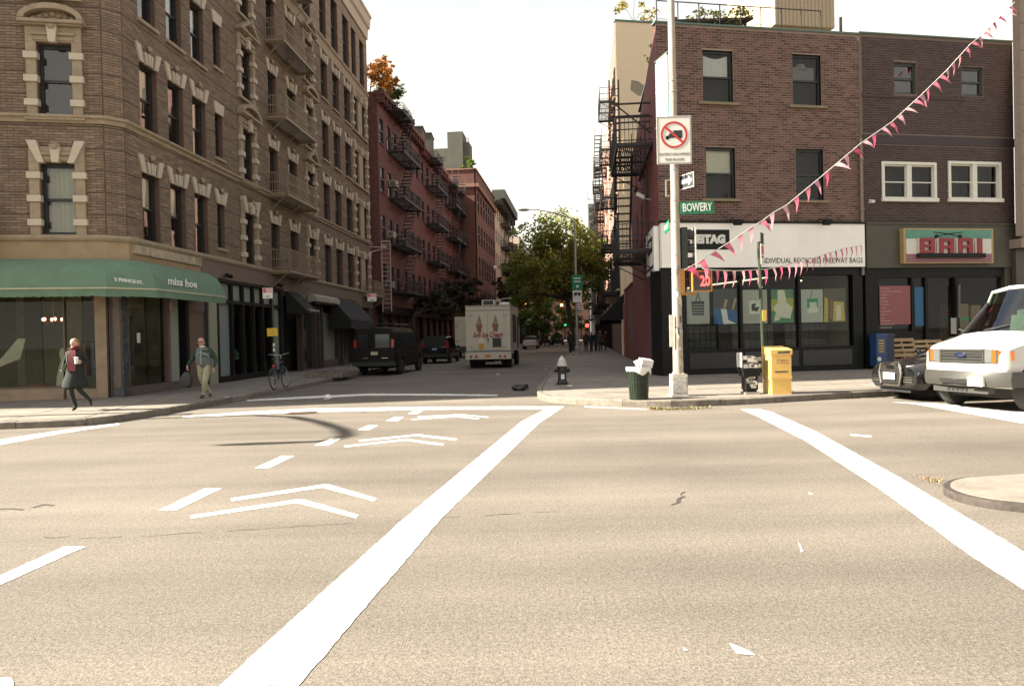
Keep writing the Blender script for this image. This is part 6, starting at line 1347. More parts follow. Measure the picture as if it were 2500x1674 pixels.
# sidewalk sign posts on the left with parking signs
def park_sign(lab, px, py, pole_px, base_y, D=None, arrow=True):
    b0 = G(pole_px, base_y, .15); D = b0.y
    return b0
p1 = G(671, 940, .15)
SP = thing('sign_post', 'dark sign post on the left pavement with a bicycle chained to it', 'sign post', T(p1.x, p1.y, .15))
MB().tube([(0, 0, 0), (0, 0, zat(688, p1.y, 668) - .15)], .03, 8).build('shaft', M_GREENP, SP)
for z in (1.15, 1.32): MB().lathe([(.034, 0), (.034, .12)], 8, (0, 0, z)).build('sticker', M_SIGNF, SP)
def noparking(lab, x0, y0, x1, y1, D):
    a = at(x0, y0, D); c = at(x1, y1, D); W_, H_ = c.x - a.x, a.z - c.z
    t = thing('parking_sign', lab, 'sign', T((a.x + c.x) / 2, D, c.z)); MB().box((-W_ / 2, -.004, 0), (W_ / 2, .004, H_)).build('plate', M_SIGNF, t)
    b = MB(); b.box((-W_ * .46, -.007, H_ * .55), (-W_ * .12, -.004, H_ * .95)); b.build('no_symbol', M_PINKR, t)
    b = MB()
    for k in range(3): b.box((-W_ * .05, -.007, H_ * (.85 - k * .13)), (W_ * .45, -.004, H_ * (.92 - k * .13)))
    b.build('print', M_PINKR, t); MB().box((-W_ * .2, -.007, H_ * .15), (W_ * .25, -.004, H_ * .22)).build('arrow', M_BLK_S, t)
noparking('red and white parking sign high on the dark post by the bicycle', 641, 703, 666, 728, p1.y - .05)
a = at(652, 801, p1.y - .06); c = at(678, 820, p1.y - .06); t = thing('yellow_notice', 'bright yellow notice board on the post above the bicycle', 'notice', T((a.x + c.x) / 2, a.y, c.z) @ Matrix.Rotation(R(-2), 4, 'Y'))
MB().box((-(c.x - a.x) / 2, -.004, 0), ((c.x - a.x) / 2, .004, a.z - c.z)).build('plate', mat('notice_yellow', (.62, .40, .03), .6), t); b = MB()
for k in range(4): b.box((-.12, -.007, .06 + k * .05), (.12, -.004, .07 + k * .05))
b.build('print', mat('notice_print', (.35, .2, .02), .6), t)
p2 = G(908, 915, .15); p2 = at(908, 880, 36); SP2 = thing('sign_post', 'sign post behind the black van on the left kerb', 'sign post', T(p2.x, 36, .15)); MB().tube([(0, 0, 0), (0, 0, zat(714, 36, 908) - .15)], .03, 8).build('shaft', M_GREENP, SP2)
noparking('red and white parking sign above the black van', 897, 717, 919, 735, 35.95)
# far street lamp on the right with its signs
lp = G(1410, 867, .15); z_t = zat(540, lp.y, 1408) - .15
SLM = thing('street_lamp', 'street lamp with a long curved arm on the right pavement by the big tree', 'street lamp', T(lp.x, lp.y, .15))
b = MB(); b.lathe([(.13, .6), (.11, 3), (.075, z_t)], 10); b.build('shaft', M_STEEL, SLM, smooth=40); b = MB(); b.lathe([(.28, 0), (.28, .1), (.2, .15), (.2, .6), (.13, .65)], 8); b.build('base', M_STEEL, SLM)
b = MB(); b.tube([(0, 0, z_t - .1), (-.35, 0, z_t + .25), (-1.4, 0, z_t + .6), (-2.6, 0, z_t + .85), (-3.3, 0, z_t + .9)], [.05, .045, .04, .035, .03], 6); b.build('arm', M_STEEL, SLM); b = MB(); b.ball((-3.6, 0, z_t + .87), (.42, .16, .1), 10, 6); b.build('lamp_head', M_STEEL, SLM, smooth=60)
for nm, lab, x0, y0, x1, y1, m in (('green_sign', 'green notice sign on the far lamp post', 1396, 671, 1423, 706, M_GRN_S), ('bike_sign', 'small white bicycle sign under the green one', 1398, 709, 1421, 724, M_SIGNF), ('white_sign', 'small white plate below the bicycle sign', 1398, 725, 1421, 738, M_SIGNF), ('parking_sign', 'red and white parking sign low on the far lamp post', 1410, 741, 1424, 755, M_SIGNF)):
    a = at(x0, y0, lp.y - .2); c = at(x1, y1, lp.y - .2); W_, H_ = c.x - a.x, a.z - c.z; t = thing(nm, lab, 'sign', T((a.x + c.x) / 2, lp.y - .2, c.z)); MB().box((-W_ / 2, -.01, 0), (W_ / 2, .01, H_)).build('plate', m, t)
    b = MB()
    if nm == 'green_sign': b.box((-W_ * .32, -.02, H_ * .72), (W_ * .3, -.01, H_ * .8)); b.box((-W_ * .32, -.02, H_ * .5), (W_ * .3, -.01, H_ * .58)); b.lathe([(0, 0), (.1, 0), (.1, .01)], 10, (0, 0, 0), 0, Matrix.Translation((0, -.01, H_ * .2)) @ Matrix.Rotation(PI / 2, 4, 'X')); b.build('print', M_SIGNF, t)
    elif nm == 'bike_sign':
        for x in (-.14, .14): b.lathe([(.09, 0), (.12, 0), (.12, .012), (.09, .012)], 12, (0, 0, 0), 0, Matrix.Translation((x, -.01, H_ * .42)) @ Matrix.Rotation(PI / 2, 4, 'X'))
        b.tube([(-.14, -.02, H_ * .42), (0, -.02, H_ * .75), (.14, -.02, H_ * .42), (-.02, -.02, H_ * .45), (-.05, -.02, H_ * .75)], .015, 4); b.build('bicycle_symbol', M_BLK_S, t)
    elif nm == 'parking_sign': b.box((-W_ * .4, -.02, H_ * .55), (W_ * .4, -.01, H_ * .8)); b.box((-W_ * .4, -.02, H_ * .2), (W_ * .4, -.01, H_ * .35)); b.build('print', M_PINKR, t)
# lamp standard behind the ice cream truck, and an out-of-frame lamp whose arm shades the avenue
q = at(1228, 815, 95); t = thing('street_lamp', 'distant street lamp rising behind the ice cream truck', 'street lamp', T(q.x, 95, .15)); zt = zat(655, 95, 1228) - .15
MB().lathe([(.14, 0), (.08, zt)], 8).build('shaft', M_STEEL, t); MB().tube([(0, 0, zt - 2.8), (1.6, 0, zt - 2.2), (3.2, 0, zt - 2.3)], .05, 5).build('arm', M_STEEL, t); MB().ball((3.5, 0, zt - 2.3), (.4, .16, .1), 8, 5).build('lamp_head', M_STEEL, t); MB().ball((-.9, 0, zt + .1), (.25, .25, .3), 8, 6).build('globe', M_SIGNF, t)
t = thing('street_lamp', 'tall street lamp with a drooping curved arm at the left pavement edge', 'street lamp', T(-17.1, 15.55, .15))
MB().lathe([(.14, 0), (.12, 3), (.085, 8)], 10).build('shaft', M_STEEL, t, smooth=40); b = MB(); b.tube([(0, 0, 7.9), (.05, -.6, 8.6), (.1, -1.8, 9.2), (.1, -3.2, 9.75), (.1, -4.1, 9.95), (.05, -4.6, 9.9), (0, -4.75, 9.7)], [.10, .1, .1, .1, .1, .09, .07], 8); b.build('arm', M_STEEL, t); b = MB(); b.lathe([(.07, .2), (.1, .0), (.13, -.2), (.16, -.7), (.1, -1.0), (.02, -1.1)], 12, (0, -4.75, 9.7)); b.build('lamp_head', M_STEEL, t)
# far traffic lights
M_AMBL = mat('amber_glow', (1, .5, .2), .5, emis=(1, .38, .10), estr=3.5); M_REDL = mat('red_glow', (1, .1, .1), .5, emis=(1, .08, .06), estr=1.0); M_GRNL = mat('green_glow', (.1, 1, .5), .5, emis=(.05, 1, .35), estr=.5)
for i, (x, y, D, g, lab) in enumerate(((1284, 742, 88, M_AMBL, 'far yellow traffic light left of the street with a glowing amber lens'), (1371, 745, 92, M_AMBL, 'far traffic light above the crowd with a glowing amber lens'), (1433, 795, 66, M_REDL, 'orange traffic light with a red lens above the pedestrians'), (1380, 793, 110, M_GRNL, 'distant traffic light showing green behind the far lamp post'))):
    p = at(x, y, D); t = thing('traffic_light', lab, 'traffic light', T(p.x, D, p.z)); b = MB(); b.box((-.22, 0, -.5), (.22, .25, .55)); b.build('housing', M_AMBH, t)
    for k in range(3): MB().lathe([(.15, 0), (.16, .14)], 10, (0, 0, 0), 0, Matrix.Translation((0, 0, -.3 + .32 * k)) @ Matrix.Rotation(PI / 2, 4, 'X')).build('visor', M_BLK_S if k != 1 else M_AMBH, t)
    MB().ball((.0, -.12, .02), (.17, .06, .17), 10, 6).build('lens', g, t); MB().tube([(0, .12, .5), (0, .12, 1.2), (1.8, .12, 1.5)] if i != 2 else [(0, .12, -.5), (0, .12, -p.z + .15)], .05, 5).build('arm', M_STEEL, t)
# tree pit kerb, pavement grate, cellar doors
tp_ = G(812, 918, .15); t = thing('tree_pit', 'low stone framed tree pit on the left pavement near the black van', 'tree pit', T(tp_.x, tp_.y, .15, -math.atan2(dL.x, dL.y)))
for x0, x1, y0, y1 in ((-.75, -.63, -1.2, 1.2), (.63, .75, -1.2, 1.2)): 
    for k in range(3): MB().box((x0, y0 + .8 * k + .01, 0), (x1, y0 + .8 * k + .79, .20)).build('edge_stone', M_KERB, t)
for y0 in (-1.2, 1.08): MB().box((-.62, y0, 0), (.62, y0 + .12, .20)).build('edge_stone', M_KERB, t)
MB().box((-.62, -1.07, 0), (.62, 1.07, .07)).build('soil', M_GROUND, t)
# litter and weeds
for x, y, s, c, lab, cat, z in ((799, 975, .09, M_BAG, 'white crumpled paper cup on the side street roadway', 'litter', 0), (1270, 953, .16, mat('black_bag', (.02, .02, .02), .35), 'black rubbish bag lying near the right corner kerb', 'bag', 0), (1215, 914, .06, M_BAG, 'tiny paper scrap on the side street behind the truck', 'litter', 0), (1333, 902, .05, M_BAG, 'tiny paper scrap near the right side street kerb', 'litter', 0), (1392, 942, .07, M_BAG, 'white paper scrap on the pavement by the hydrant', 'litter', .15), (553, 970, .05, M_BAG, 'flat white paper scrap on the left pavement', 'litter', .15)):
    p = G(x, y, z); o = bag(lab, cat, (p.x, p.y, z), (s * 1.4, s, s * (.8 if s > .08 else .18)), c, int(x))
    o.name = 'litter' if cat == 'litter' else 'rubbish_bag'
def weeds(name, pts, n, m, h, wdt, z=.0, seed=1):
    r = random.Random(seed); p = [Vector(q) for q in g2(pts)]; b = MB()
    for _ in range(n):
        i = r.randrange(len(p) - 1); q = p[i].lerp(p[i + 1], r.random()); q = q + Vector((r.gauss(0, wdt), r.gauss(0, wdt))); hh = h * r.uniform(.3, 1); a = r.uniform(0, 6.3); w_ = hh * .35
        e = Vector((q.x + math.cos(a) * hh * r.uniform(.2, .9), q.y + math.sin(a) * hh * r.uniform(.2, .9), z + hh * r.uniform(.15, .8))); s = Vector((-math.sin(a), math.cos(a), 0)) * w_ * .5
        m0 = Vector((q.x, q.y, z)).lerp(e, .5); b.add([(q.x, q.y, z), m0 + s, e, m0 - s], [(0, 1, 2, 3)], 0, None, r.random() * .98 + .01)
    o = b.build(name, m); o['kind'] = 'stuff'; return o
M_WEED = leaf_mat('weed_leaf', (.15, .14, .035), .5, .2); M_DRY = leaf_mat('dry_leaf', (.24, .15, .07), .5, .1)
weeds('kerb_weeds', [(1590, 998), (1640, 1000), (1735, 996)], 420, M_WEED, .10, .07, seed=2); weeds('dry_leaves', [(1580, 1000), (1660, 1002), (1760, 998)], 300, M_DRY, .05, .10, seed=3)
weeds('kerb_weeds', [(395, 1012), (460, 1000), (520, 991)], 260, M_WEED, .05, .05, seed=4); weeds('dry_leaves', [(2255, 1165), (2300, 1180), (2360, 1212), (2440, 1228)], 330, M_DRY, .045, .06, seed=5); weeds('kerb_weeds', [(2345, 1212), (2420, 1226)], 120, M_WEED, .06, .04, seed=6)
weeds('paper_scraps', [(1235, 950), (1262, 940), (1290, 930), (1345, 915)], 130, mat('pale_scrap', (.4, .38, .32), .8, tone=.4), .06, .18, seed=7)

# ================================================================ pennant bunting
M_PINK = [mat('pink_pennant_%s' % n, c, .8, var=.1, scale=10) for n, c in (('pale', (.78, .33, .38)), ('rose', (.72, .19, .27)), ('hot', (.68, .10, .20)), ('blush', (.80, .42, .45)))]
for m in M_PINK:
    b_ = _bsdf(m); t_ = m.node_tree; tr = t_.nodes.new('ShaderNodeBsdfTranslucent'); t_.links.new(b_.inputs['Base Color'].links[0].from_socket, tr.inputs[0]); mxs = t_.nodes.new('ShaderNodeMixShader'); mxs.inputs[0].default_value = .45; t_.links.new(b_.outputs[0], mxs.inputs[1]); t_.links.new(tr.outputs[0], mxs.inputs[2]); t_.links.new(mxs.outputs[0], t_.nodes['Material Output'].inputs[0])
def bunting(lab, P0, P1, pxs, step, wind, seed, hang, size=.2):
    fr = Fr((P0.x, P0.y), (P1 - P0).xy[:]); pts = [fr.w(fr.px(x, y)[0], 0, fr.px(x, y)[1]) for x, y in pxs]
    t = thing('pennant_bunting', lab, 'bunting', T(*pts[0])); o = pts[0]; loc = [p - o for p in pts]
    MB().tube(loc, .011, 5).build('cord', mat('white_cord', (.62, .58, .52), .7), t)
    r = random.Random(seed); L = [0]
    for a, b_ in zip(loc, loc[1:]): L.append(L[-1] + (b_ - a).length)
    s = .15
    while s < L[-1]:
        i = max(k for k in range(len(L) - 1) if L[k] <= s); q = (s - L[i]) / (L[i + 1] - L[i]); p = loc[i].lerp(loc[i + 1], q); d = (loc[i + 1] - loc[i]).normalized()
        w_ = size * r.uniform(.85, 1.1); hh = size * (1.75 if size > .22 else 2.0) * r.uniform(.9, 1.1); dn = Vector((0, 0, -1)); out = Vector((r.uniform(-.3, .3), -r.uniform(0, .5), 0)) + wind * r.uniform(.0, 1.0)
        if r.random() < hang: out *= .15
        tip = (dn + out * 1.1).normalized() * hh; b = MB(); n = 4; vs = []
        side = Vector((d.y, -d.x, 0)).normalized()
        for k in range(n + 1):
            f = k / n; c = p + tip * f + side * .05 * math.sin(f * 5 + r.uniform(-.4, .4)) * f; hw = w_ * .5 * (1 - f)
            vs += [c - d * hw, c + d * hw]
        b.add(vs, [(2 * k, 2 * k + 1, 2 * k + 3, 2 * k + 2) for k in range(n)]); b.build('pennant', r.choice(M_PINK if s > 1.2 else M_PINK[1:3]), t, smooth=True); s += step * r.uniform(.85, 1.2)
    return t
P0 = at(1678, 655, 17.2); P1 = at(2480, 4, 27.0)
bunting('long line of pink pennants rising from the signal pole to the stone building', P0, P1, [(1672, 658), (1703, 641), (1734, 621), (1764, 601), (1789, 586), (1819, 565), (1840, 551), (1862, 538), (1889, 518), (1921, 500), (2010, 427), (2100, 351), (2178, 297), (2248, 233), (2311, 172), (2369, 108), (2401, 83), (2433, 48), (2477, 6)], .5, Vector((.8, 0, .5)), 11, .3, .25)
P1 = RF.w(*[RF.px(2104, 600)[0], -.25, RF.px(2104, 600)[1]])
bunting('short line of bright pink pennants below the white shop sign', at(1722, 657, 17.2), P1, [(1716, 655), (1740, 659), (1797, 661), (1872, 657), (1915, 648), (1960, 637), (2000, 625), (2060, 606), (2104, 599)], .5, Vector((.5, 0, .2)), 12, .85, .21)
# wires by the side wall, security cameras
for x, y, lab in ((1590, 480, 'white security camera high on the red side wall'), (1527, 650, 'white security camera low at the far end of the red side wall')):
    u, z = RP.px(x, y); t = thing('security_camera', lab, 'camera', RP.at(u, 0, z)); b = MB(); b.cbox((.0, -.42, .05), (.14, .34, .14), rx=-.5); b.build('body', M_WFRAME, t); MB().tube([(0, 0, -.12), (0, -.35, -.05)], .02, 5).build('arm', M_WFRAME, t)
# ================================================================ vehicles
M_TYRE = mat('tyre_rubber', (.018, .017, .016), .85, var=.2)
M_RIM = mat('wheel_rim', (.33, .32, .30), .35, .7, var=.1)
M_RIMD = mat('dark_rim', (.10, .10, .095), .5, .4)
M_UNDER = mat('underbody', (.012, .012, .011), .9)
M_CARGLASS = mat('tinted_glass', (.012, .016, .015), .04, var=.1, spec=.7)
M_TRIM = mat('black_trim', (.018, .018, .017), .5)
M_CHROME = mat('chrome', (.62, .60, .56), .12, 1.0)
M_PLATE = mat('number_plate', (.60, .58, .52), .5)
M_TAIL = mat('tail_lamp', (.35, .015, .015), .15, spec=.7)
M_HEAD = mat('head_lamp', (.14, .14, .135), .06, .2, spec=1.0)
M_AMB = mat('amber_lamp', (.26, .075, .012), .15)
def ring(x, half):
    """Half section [(y, z) ...] bottom centre to top centre -> full ring."""
    r = [(x, -y, z) for y, z in half]; l = [(x, y, z) for y, z in half[::-1] if y > 1e-4]
    return r + l
def car_body(parent, st, zone, arches, mats, names):
    """Loft stations [(x, half-section)]; zone(i, k) gives a part index; wheel arches are cut out; each zone is a part."""
    rings = [ring(x, h) for x, h in st]; n = len(rings[0]); K = len(st[0][1]); bm = bmesh.new()
    V = [[bm.verts.new(p) for p in r] for r in rings]
    for i in range(len(rings) - 1):
        for k in range(n):
            seg = k if k < K - 1 else n - 1 - k
            try: f = bm.faces.new((V[i][k], V[i + 1][k], V[i + 1][(k + 1) % n], V[i][(k + 1) % n])); f.material_index = zone(i, min(max(seg, 0), K - 2)); f.smooth = True
            except ValueError: pass
    for r, fl in ((V[0], False), (V[-1], True)):
        try: f = bm.faces.new(r if not fl else r[::-1]); f.material_index = 0
        except ValueError: pass
    bmesh.ops.recalc_face_normals(bm, faces=bm.faces[:])
    me = bpy.data.meshes.new('body'); bm.to_mesh(me); bm.free()
    for m in mats: me.materials.append(m)
    if arches:
        me.materials.append(M_UNDER); o = bpy.data.objects.new('tmp', me); COL.objects.link(o); kill = []
        c = MB()
        for x, z, r_, w_ in arches:
            for s in (-1, 1): c.lathe([(r_, -.18), (r_, .45)], 24, (0, 0, 0), 0, Matrix.Translation((x, s * w_, z)) @ Matrix.Rotation(-s * PI / 2, 4, 'X') )
        cm = c.mesh('cut', M_UNDER); bm = bmesh.new(); bm.from_mesh(cm); bmesh.ops.recalc_face_normals(bm, faces=bm.faces[:]); bm.to_mesh(cm); bm.free()
        co = bpy.data.objects.new('cut', cm); COL.objects.link(co)
        md = o.modifiers.new('b', 'BOOLEAN'); md.object = co; md.operation = 'DIFFERENCE'; md.solver = 'EXACT'; md.material_mode = 'TRANSFER'
        dg = bpy.context.evaluated_depsgraph_get(); me2 = bpy.data.meshes.new_from_object(o.evaluated_get(dg), depsgraph=dg)
        bpy.data.objects.remove(o); bpy.data.objects.remove(co); me = me2
    out = {}
    for zi, nm in enumerate(names):
        if nm is None: continue
        bm = bmesh.new(); bm.from_mesh(me)
        keep = {zi} | ({len(mats), len(mats) - 0} if zi == 0 else set())
        ms = list(me.materials); und = [i for i, m in enumerate(ms) if m is M_UNDER]
        if zi == 0: keep |= set(und)
        bmesh.ops.delete(bm, geom=[f for f in bm.faces if f.material_index not in keep], context='FACES')
        if not bm.faces: bm.free(); continue
        m2 = bpy.data.meshes.new(nm); bm.to_mesh(m2); bm.free()
        for m in ms: m2.materials.append(m)
        m2.set_sharp_from_angle(angle=R(38)); out[nm] = put(nm, m2, parent)
    return out
_whl = {}
def wheel(parent, x, y, r, wd=.2, rim=None, hub=True):
    rim = rim or M_RIM; k = (round(r, 2), wd, rim.name)
    if k not in _whl:
        t = MB(); t.lathe([(r * .62, -wd / 2), (r * .94, -wd / 2), (r, -wd * .36), (r, wd * .36), (r * .94, wd / 2), (r * .62, wd / 2)], 26); q = MB(); q.lathe([(r * .64, -wd * .42), (r * .64, wd * .40), (r * .58, wd * .42), (r * .54, wd * .25), (r * .2, wd * .32), (r * .16, wd * .42), (0, wd * .42)], 20)
        for i in range(6): a = i * PI / 3; q.cbox((r * .38 * math.cos(a), r * .38 * math.sin(a), wd * .32), (r * .12, r * .12, wd * .1))
        _whl[k] = (t.mesh('tyre', M_TYRE, True), q.mesh('rim', rim, True))
    s = -1 if y < 0 else 1
    e = put('wheel', _whl[k][0], parent, Matrix.Translation((x, y, r)) @ Matrix.Rotation(-s * PI / 2, 4, 'X')); put('rim', _whl[k][1], e); return e
# --- white van (faces +x locally)
def van_half(zb, w, zs, zm, belt, sh, sx, rf, rx, top):
    return [(0, zb), (w * .80, zb), (w * .985, zs), (w, zm), (w * .985, belt), (sx, sh), (rx, rf), (0, top)]
def van(name, lab, M, paint, L=5.5, w=.99, H=2.1, rear_glass=False, trim=None, front=True, glass=None):
    t = thing(name, lab, 'van', M)
    st = [(-L, van_half(.42, w * .94, .55, .8, 1.18, H - .30, w * .84, H - .09, w * .74, H - .02)), (-L + .10, van_half(.34, w, .48, .8, 1.2, H - .28, w * .90, H - .06, w * .80, H)), (-3.9, van_half(.32, w, .46, .8, 1.2, H - .27, w * .90, H - .05, w * .80, H + .02)), (-2.3, van_half(.32, w, .46, .8, 1.2, H - .27, w * .90, H - .05, w * .80, H + .02)), (-1.62, van_half(.32, w, .46, .8, 1.2, H - .28, w * .89, H - .08, w * .76, H - .01)), (-.98, van_half(.34, w * .995, .48, .8, 1.20, 1.27, w * .93, 1.31, w * .55, 1.33)), (-.80, van_half(.35, w * .99, .48, .8, 1.16, 1.22, w * .92, 1.26, w * .55, 1.28)), (-.28, van_half(.38, w * .975, .5, .78, 1.06, 1.12, w * .90, 1.155, w * .55, 1.175)), (-.14, van_half(.42, w * .96, .52, .76, 1.02, 1.08, w * .87, 1.115, w * .55, 1.13)), (-.04, van_half(.44, w * .925, .54, .75, .97, 1.025, w * .82, 1.06, w * .52, 1.075)), (.0, van_half(.46, w * .88, .56, .74, .90, .95, w * .77, .98, w * .5, .99))]
    def zone(i, k):
        if i == 4 and k >= 5: return 1
        if i == 4 and k == 4: return 2
        if i == 3 and k == 4: return 2
        if rear_glass and i in (1, 2) and k == 4: return 2
        return 0
    car_body(t, st, zone, [(-.62 - .1, .36, .45, w + .02), (-4.25, .36, .45, w + .02)], [paint, glass or M_CARGLASS, glass or M_CARGLASS], ['body', 'windscreen', 'side_window'])
    for x in (-.72, -4.25):
        for s in (-1, 1): wheel(t, x, s * (w - .12), .36, .22, M_RIMD)
    for s in (-1, 1):
        b = MB(); b.tube([(-1.66, s * w * .885, H - .24), (-1.62, s * w * .89, H - .28), (-.98, s * w * .93, 1.27)], .026, 6); b.tube([(-1.62, s * w * .975, 1.2), (-1.62, s * w * .885, H - .28)], .022, 5); b.build('pillar', M_TRIM, t)
        b = MB(); b.tube([(-1.15, s * (w - .02), 1.32), (-1.08, s * (w + .18), 1.38)], .02, 5); b.box((-1.14, s * (w + .20) - .07, 1.28), (-1.04, s * (w + .20) + .07, 1.58)); b.build('wing_mirror', M_TRIM, t)
    return t
WAX = R(180 + 16)
fw = G(2324, 987, 0); hd = Vector((math.cos(WAX), math.sin(WAX))); sd = Vector((-math.sin(WAX), math.cos(WAX)))   # sd = local +y
# far (kerb side) front wheel is local (-.72, -.87)
org = Vector((fw.x + .08, fw.y)) + hd * .72 + sd * .83
M_VANW = mat('white_van_paint', (.50, .48, .445), .3, var=.04, scale=1, coat=.6, dirt=(.5, .46, .4, .35), dscale=1)
VW = van('white_van', 'white cargo van nosing in from the right edge with a grey bumper', T(org.x, org.y, 0, WAX) @ Matrix.Diagonal((1.03, 1.02, 1.17, 1)), M_VANW, w=.955, glass=glass_mat('van_glass', (.50, .62, .50), k_=2.2))
M_BUMP = mat('grey_bumper', (.052, .050, .044), .4, .1, var=.08)
b = MB(); b.loft([[(x0, y, .415), (x1, y * 1.0, .53), (x0, y, .665), (x0 - .12, y * .96, .665), (x0 - .12, y * .96, .415)] for x0, x1, y in ((-.52, -.52, -1.0), (-.10, -.07, -.975), (.09, .13, -.74), (.15, .19, 0), (.09, .13, .74), (-.10, -.07, .975), (-.52, -.52, 1.0))]); b.build('bumper', M_BUMP, VW, smooth=35)
b = MB(); b.box((.13, -.34, .46), (.185, .30, .535)); b.build('bumper_slot', M_UNDER, VW); b = MB(); b.box((-.1, -.62, .30), (.06, .62, .40)); b.build('valance', mat('valance_grey', (.04, .04, .035), .6), VW)
b = MB(); b.box((-.9, -.75, .2), (-.5, .75, .36)); b.build('axle', M_UNDER, VW)
b = MB()
for k in range(5): b.box((.06, -.28 + k * .1, .33), (.07, -.22 + k * .1, .375))
b.build('valance_slot', M_UNDER, VW)
M_GRILLE = mat('grille_grey', (.05, .048, .043), .4, .2)
b = MB(); b.box((-.05, -.78, .795), (.006, .78, 1.03)); b.build('lamp_panel', mat('panel_grey', (.04, .039, .035), .5), VW)
b = MB(); b.box((-.04, -.47, .80), (.022, .47, .84)); b.box((-.04, -.47, 1.0), (.022, .47, 1.035)); b.box((-.04, -.5, .80), (.022, -.46, 1.035)); b.box((-.04, .46, .80), (.022, .5, 1.035))
for z in (.862, .917, .955): b.box((-.04, -.46, z), (.026, .46, z + .02))
b.build('grille', M_GRILLE, VW); b = MB(); b.box((-.05, -.46, .84), (.010, .46, 1.0)); b.build('grille_back', M_UNDER, VW)
b = MB(); b.ball((.034, .0, .93), (.012, .13, .05), 14, 6); b.build('oval_badge', mat('badge_blue', (.004, .012, .045), .3), VW, smooth=60); b = MB(); b.ball((.040, .0, .93), (.010, .09, .014), 10, 4); b.build('badge_script', M_CHROME, VW)
for s in (-1, 1):
    b = MB(); b.box((-.05, s * .51 if s > 0 else -.66, .81), (.012, .66 if s > 0 else -.51, 1.015)); b.build('headlight', M_HEAD, VW)
    b = MB(); b.loft([[(.012, s * .665, .81), (.012, s * .665, 1.015), (-.06, s * .665, 1.015), (-.06, s * .665, .81)], [(-.0, s * .80, .82), (-.0, s * .80, 1.01), (-.07, s * .79, 1.01), (-.07, s * .79, .82)], [(-.2, s * .945, .85), (-.2, s * .945, 1.0), (-.22, s * .88, 1.0), (-.22, s * .88, .85)]]); b.build('turn_lamp', M_AMB, VW)
b = MB(); b.box((.14, .30, .43), (.20, .62, .58)); b.build('number_plate', M_PLATE, VW)
for s in (-.35, .25): b = MB(); b.tube([(-.95, s, 1.34), (-1.04, s + .5, 1.43)], .012, 4); b.build('wiper', M_TRIM, VW)
b = MB(); b.tube([(-2.6, .2, 2.12), (-2.1, .2, 2.14), (-1.9, .2, 2.2), (-1.85, .2, 2.34)], .035, 6); b.tube([(-2.6, .2, 2.12), (-4.6, .2, 2.14)], .03, 6); b.build('roof_rack', mat('white_rack', (.6, .6, .56), .4), VW)
b = MB(); b.box((-1.25, -.85, 1.0), (-.9, .85, 1.26)); b.build('dashboard', M_TRIM, VW)
for q in (-.45, .45): b = MB(); b.box((-2.1, q - .26, .7), (-1.6, q + .26, .95)); b.cbox((-2.1, q, 1.25), (.16, .5, .7), ry=-.2); b.cbox((-2.16, q, 1.68), (.1, .28, .2)); b.build('seat', mat('seat_grey', (.12, .13, .11), .9), VW)
b = MB(); b.lathe([(.17, 0), (.19, .0), (.19, .025), (.17, .025)], 16, (0, 0, 0), 0, Matrix.Translation((-1.45, .45, 1.22)) @ Matrix.Rotation(R(-60), 4, 'Y')); b.build('steering_wheel', M_TRIM, VW)
b = MB(); b.box((-5.2, -.9, .45), (-2.6, .9, .5)); b.box((-2.5, -.88, .45), (-2.45, .88, 1.9)); b.build('bulkhead', mat('bulkhead_grey', (.06, .07, .06), .9), VW)
b = MB(); w__ = .955; b.tube([(-1.66, -w__ * .90, 1.80), (-1.65, -w__ * .77, 2.02), (-1.64, -w__ * .35, 2.09), (-1.64, w__ * .35, 2.09), (-1.65, w__ * .77, 2.02), (-1.66, w__ * .90, 1.80)], .04, 8); b.build('roof_header', M_VANW, VW, smooth=60)
# --- black parked van seen from behind
p = at(917, 912, 33.2); ang = math.atan2(.995, .11)
M_BVAN = mat('black_van_paint', (.007, .007, .007), .4, var=.2, spec=.22)
Lb = 5.4; ax = Vector((math.cos(ang), math.sin(ang)))
rear = Vector((p.x, 33.0)); BV = van('black_van', 'black panel van parked at the left kerb, seen from behind', T(rear.x + ax.x * Lb, rear.y + ax.y * Lb, 0, ang), M_BVAN, Lb, .99, 2.18, True)
xr = -Lb
b = MB(); b.box((xr - .012, -.70, 1.25), (xr + .01, -.05, 1.85)); b.box((xr - .012, .05, 1.25), (xr + .01, .70, 1.85)); b.build('rear_window', M_CARGLASS, BV)
b = MB(); b.box((xr - .006, -.012, .6), (xr + .004, .012, 1.95)); b.box((xr - .006, -.80, .60), (xr + .004, .80, .615)); b.build('door_gap', M_UNDER, BV)
for s in (-1, 1): b = MB(); b.box((xr - .02, s * .86 - .05, 1.25), (xr + .12, s * .86 + .07, 1.62)); b.build('tail_lamp', M_TAIL, BV)
b = MB(); b.box((xr - .02, -.16, .93), (xr - .0, .16, 1.08)); b.build('number_plate', mat('plate_cream', (.42, .38, .26), .5), BV)
b = MB(); b.box((xr - .16, -.98, .44), (xr + .05, .98, .62)); b.build('bumper', M_TRIM, BV); b = MB(); b.box((xr - .014, -.62, .78), (xr, -.34, .80)); b.box((xr - .014, .3, .78), (xr, .52, .805)); b.build('badge', M_CHROME, BV)
b = MB()
for y in (-.8, .8): b.tube([(-4.9, y, 2.3), (-2.2, y, 2.3)], .025, 5)
for x in (-4.8, -4.0, -3.2, -2.4): b.tube([(x, -.85, 2.14), (x, -.85, 2.32), (x, .85, 2.32), (x, .85, 2.14)], .022, 5)
b.build('roof_rack', M_TRIM, BV)
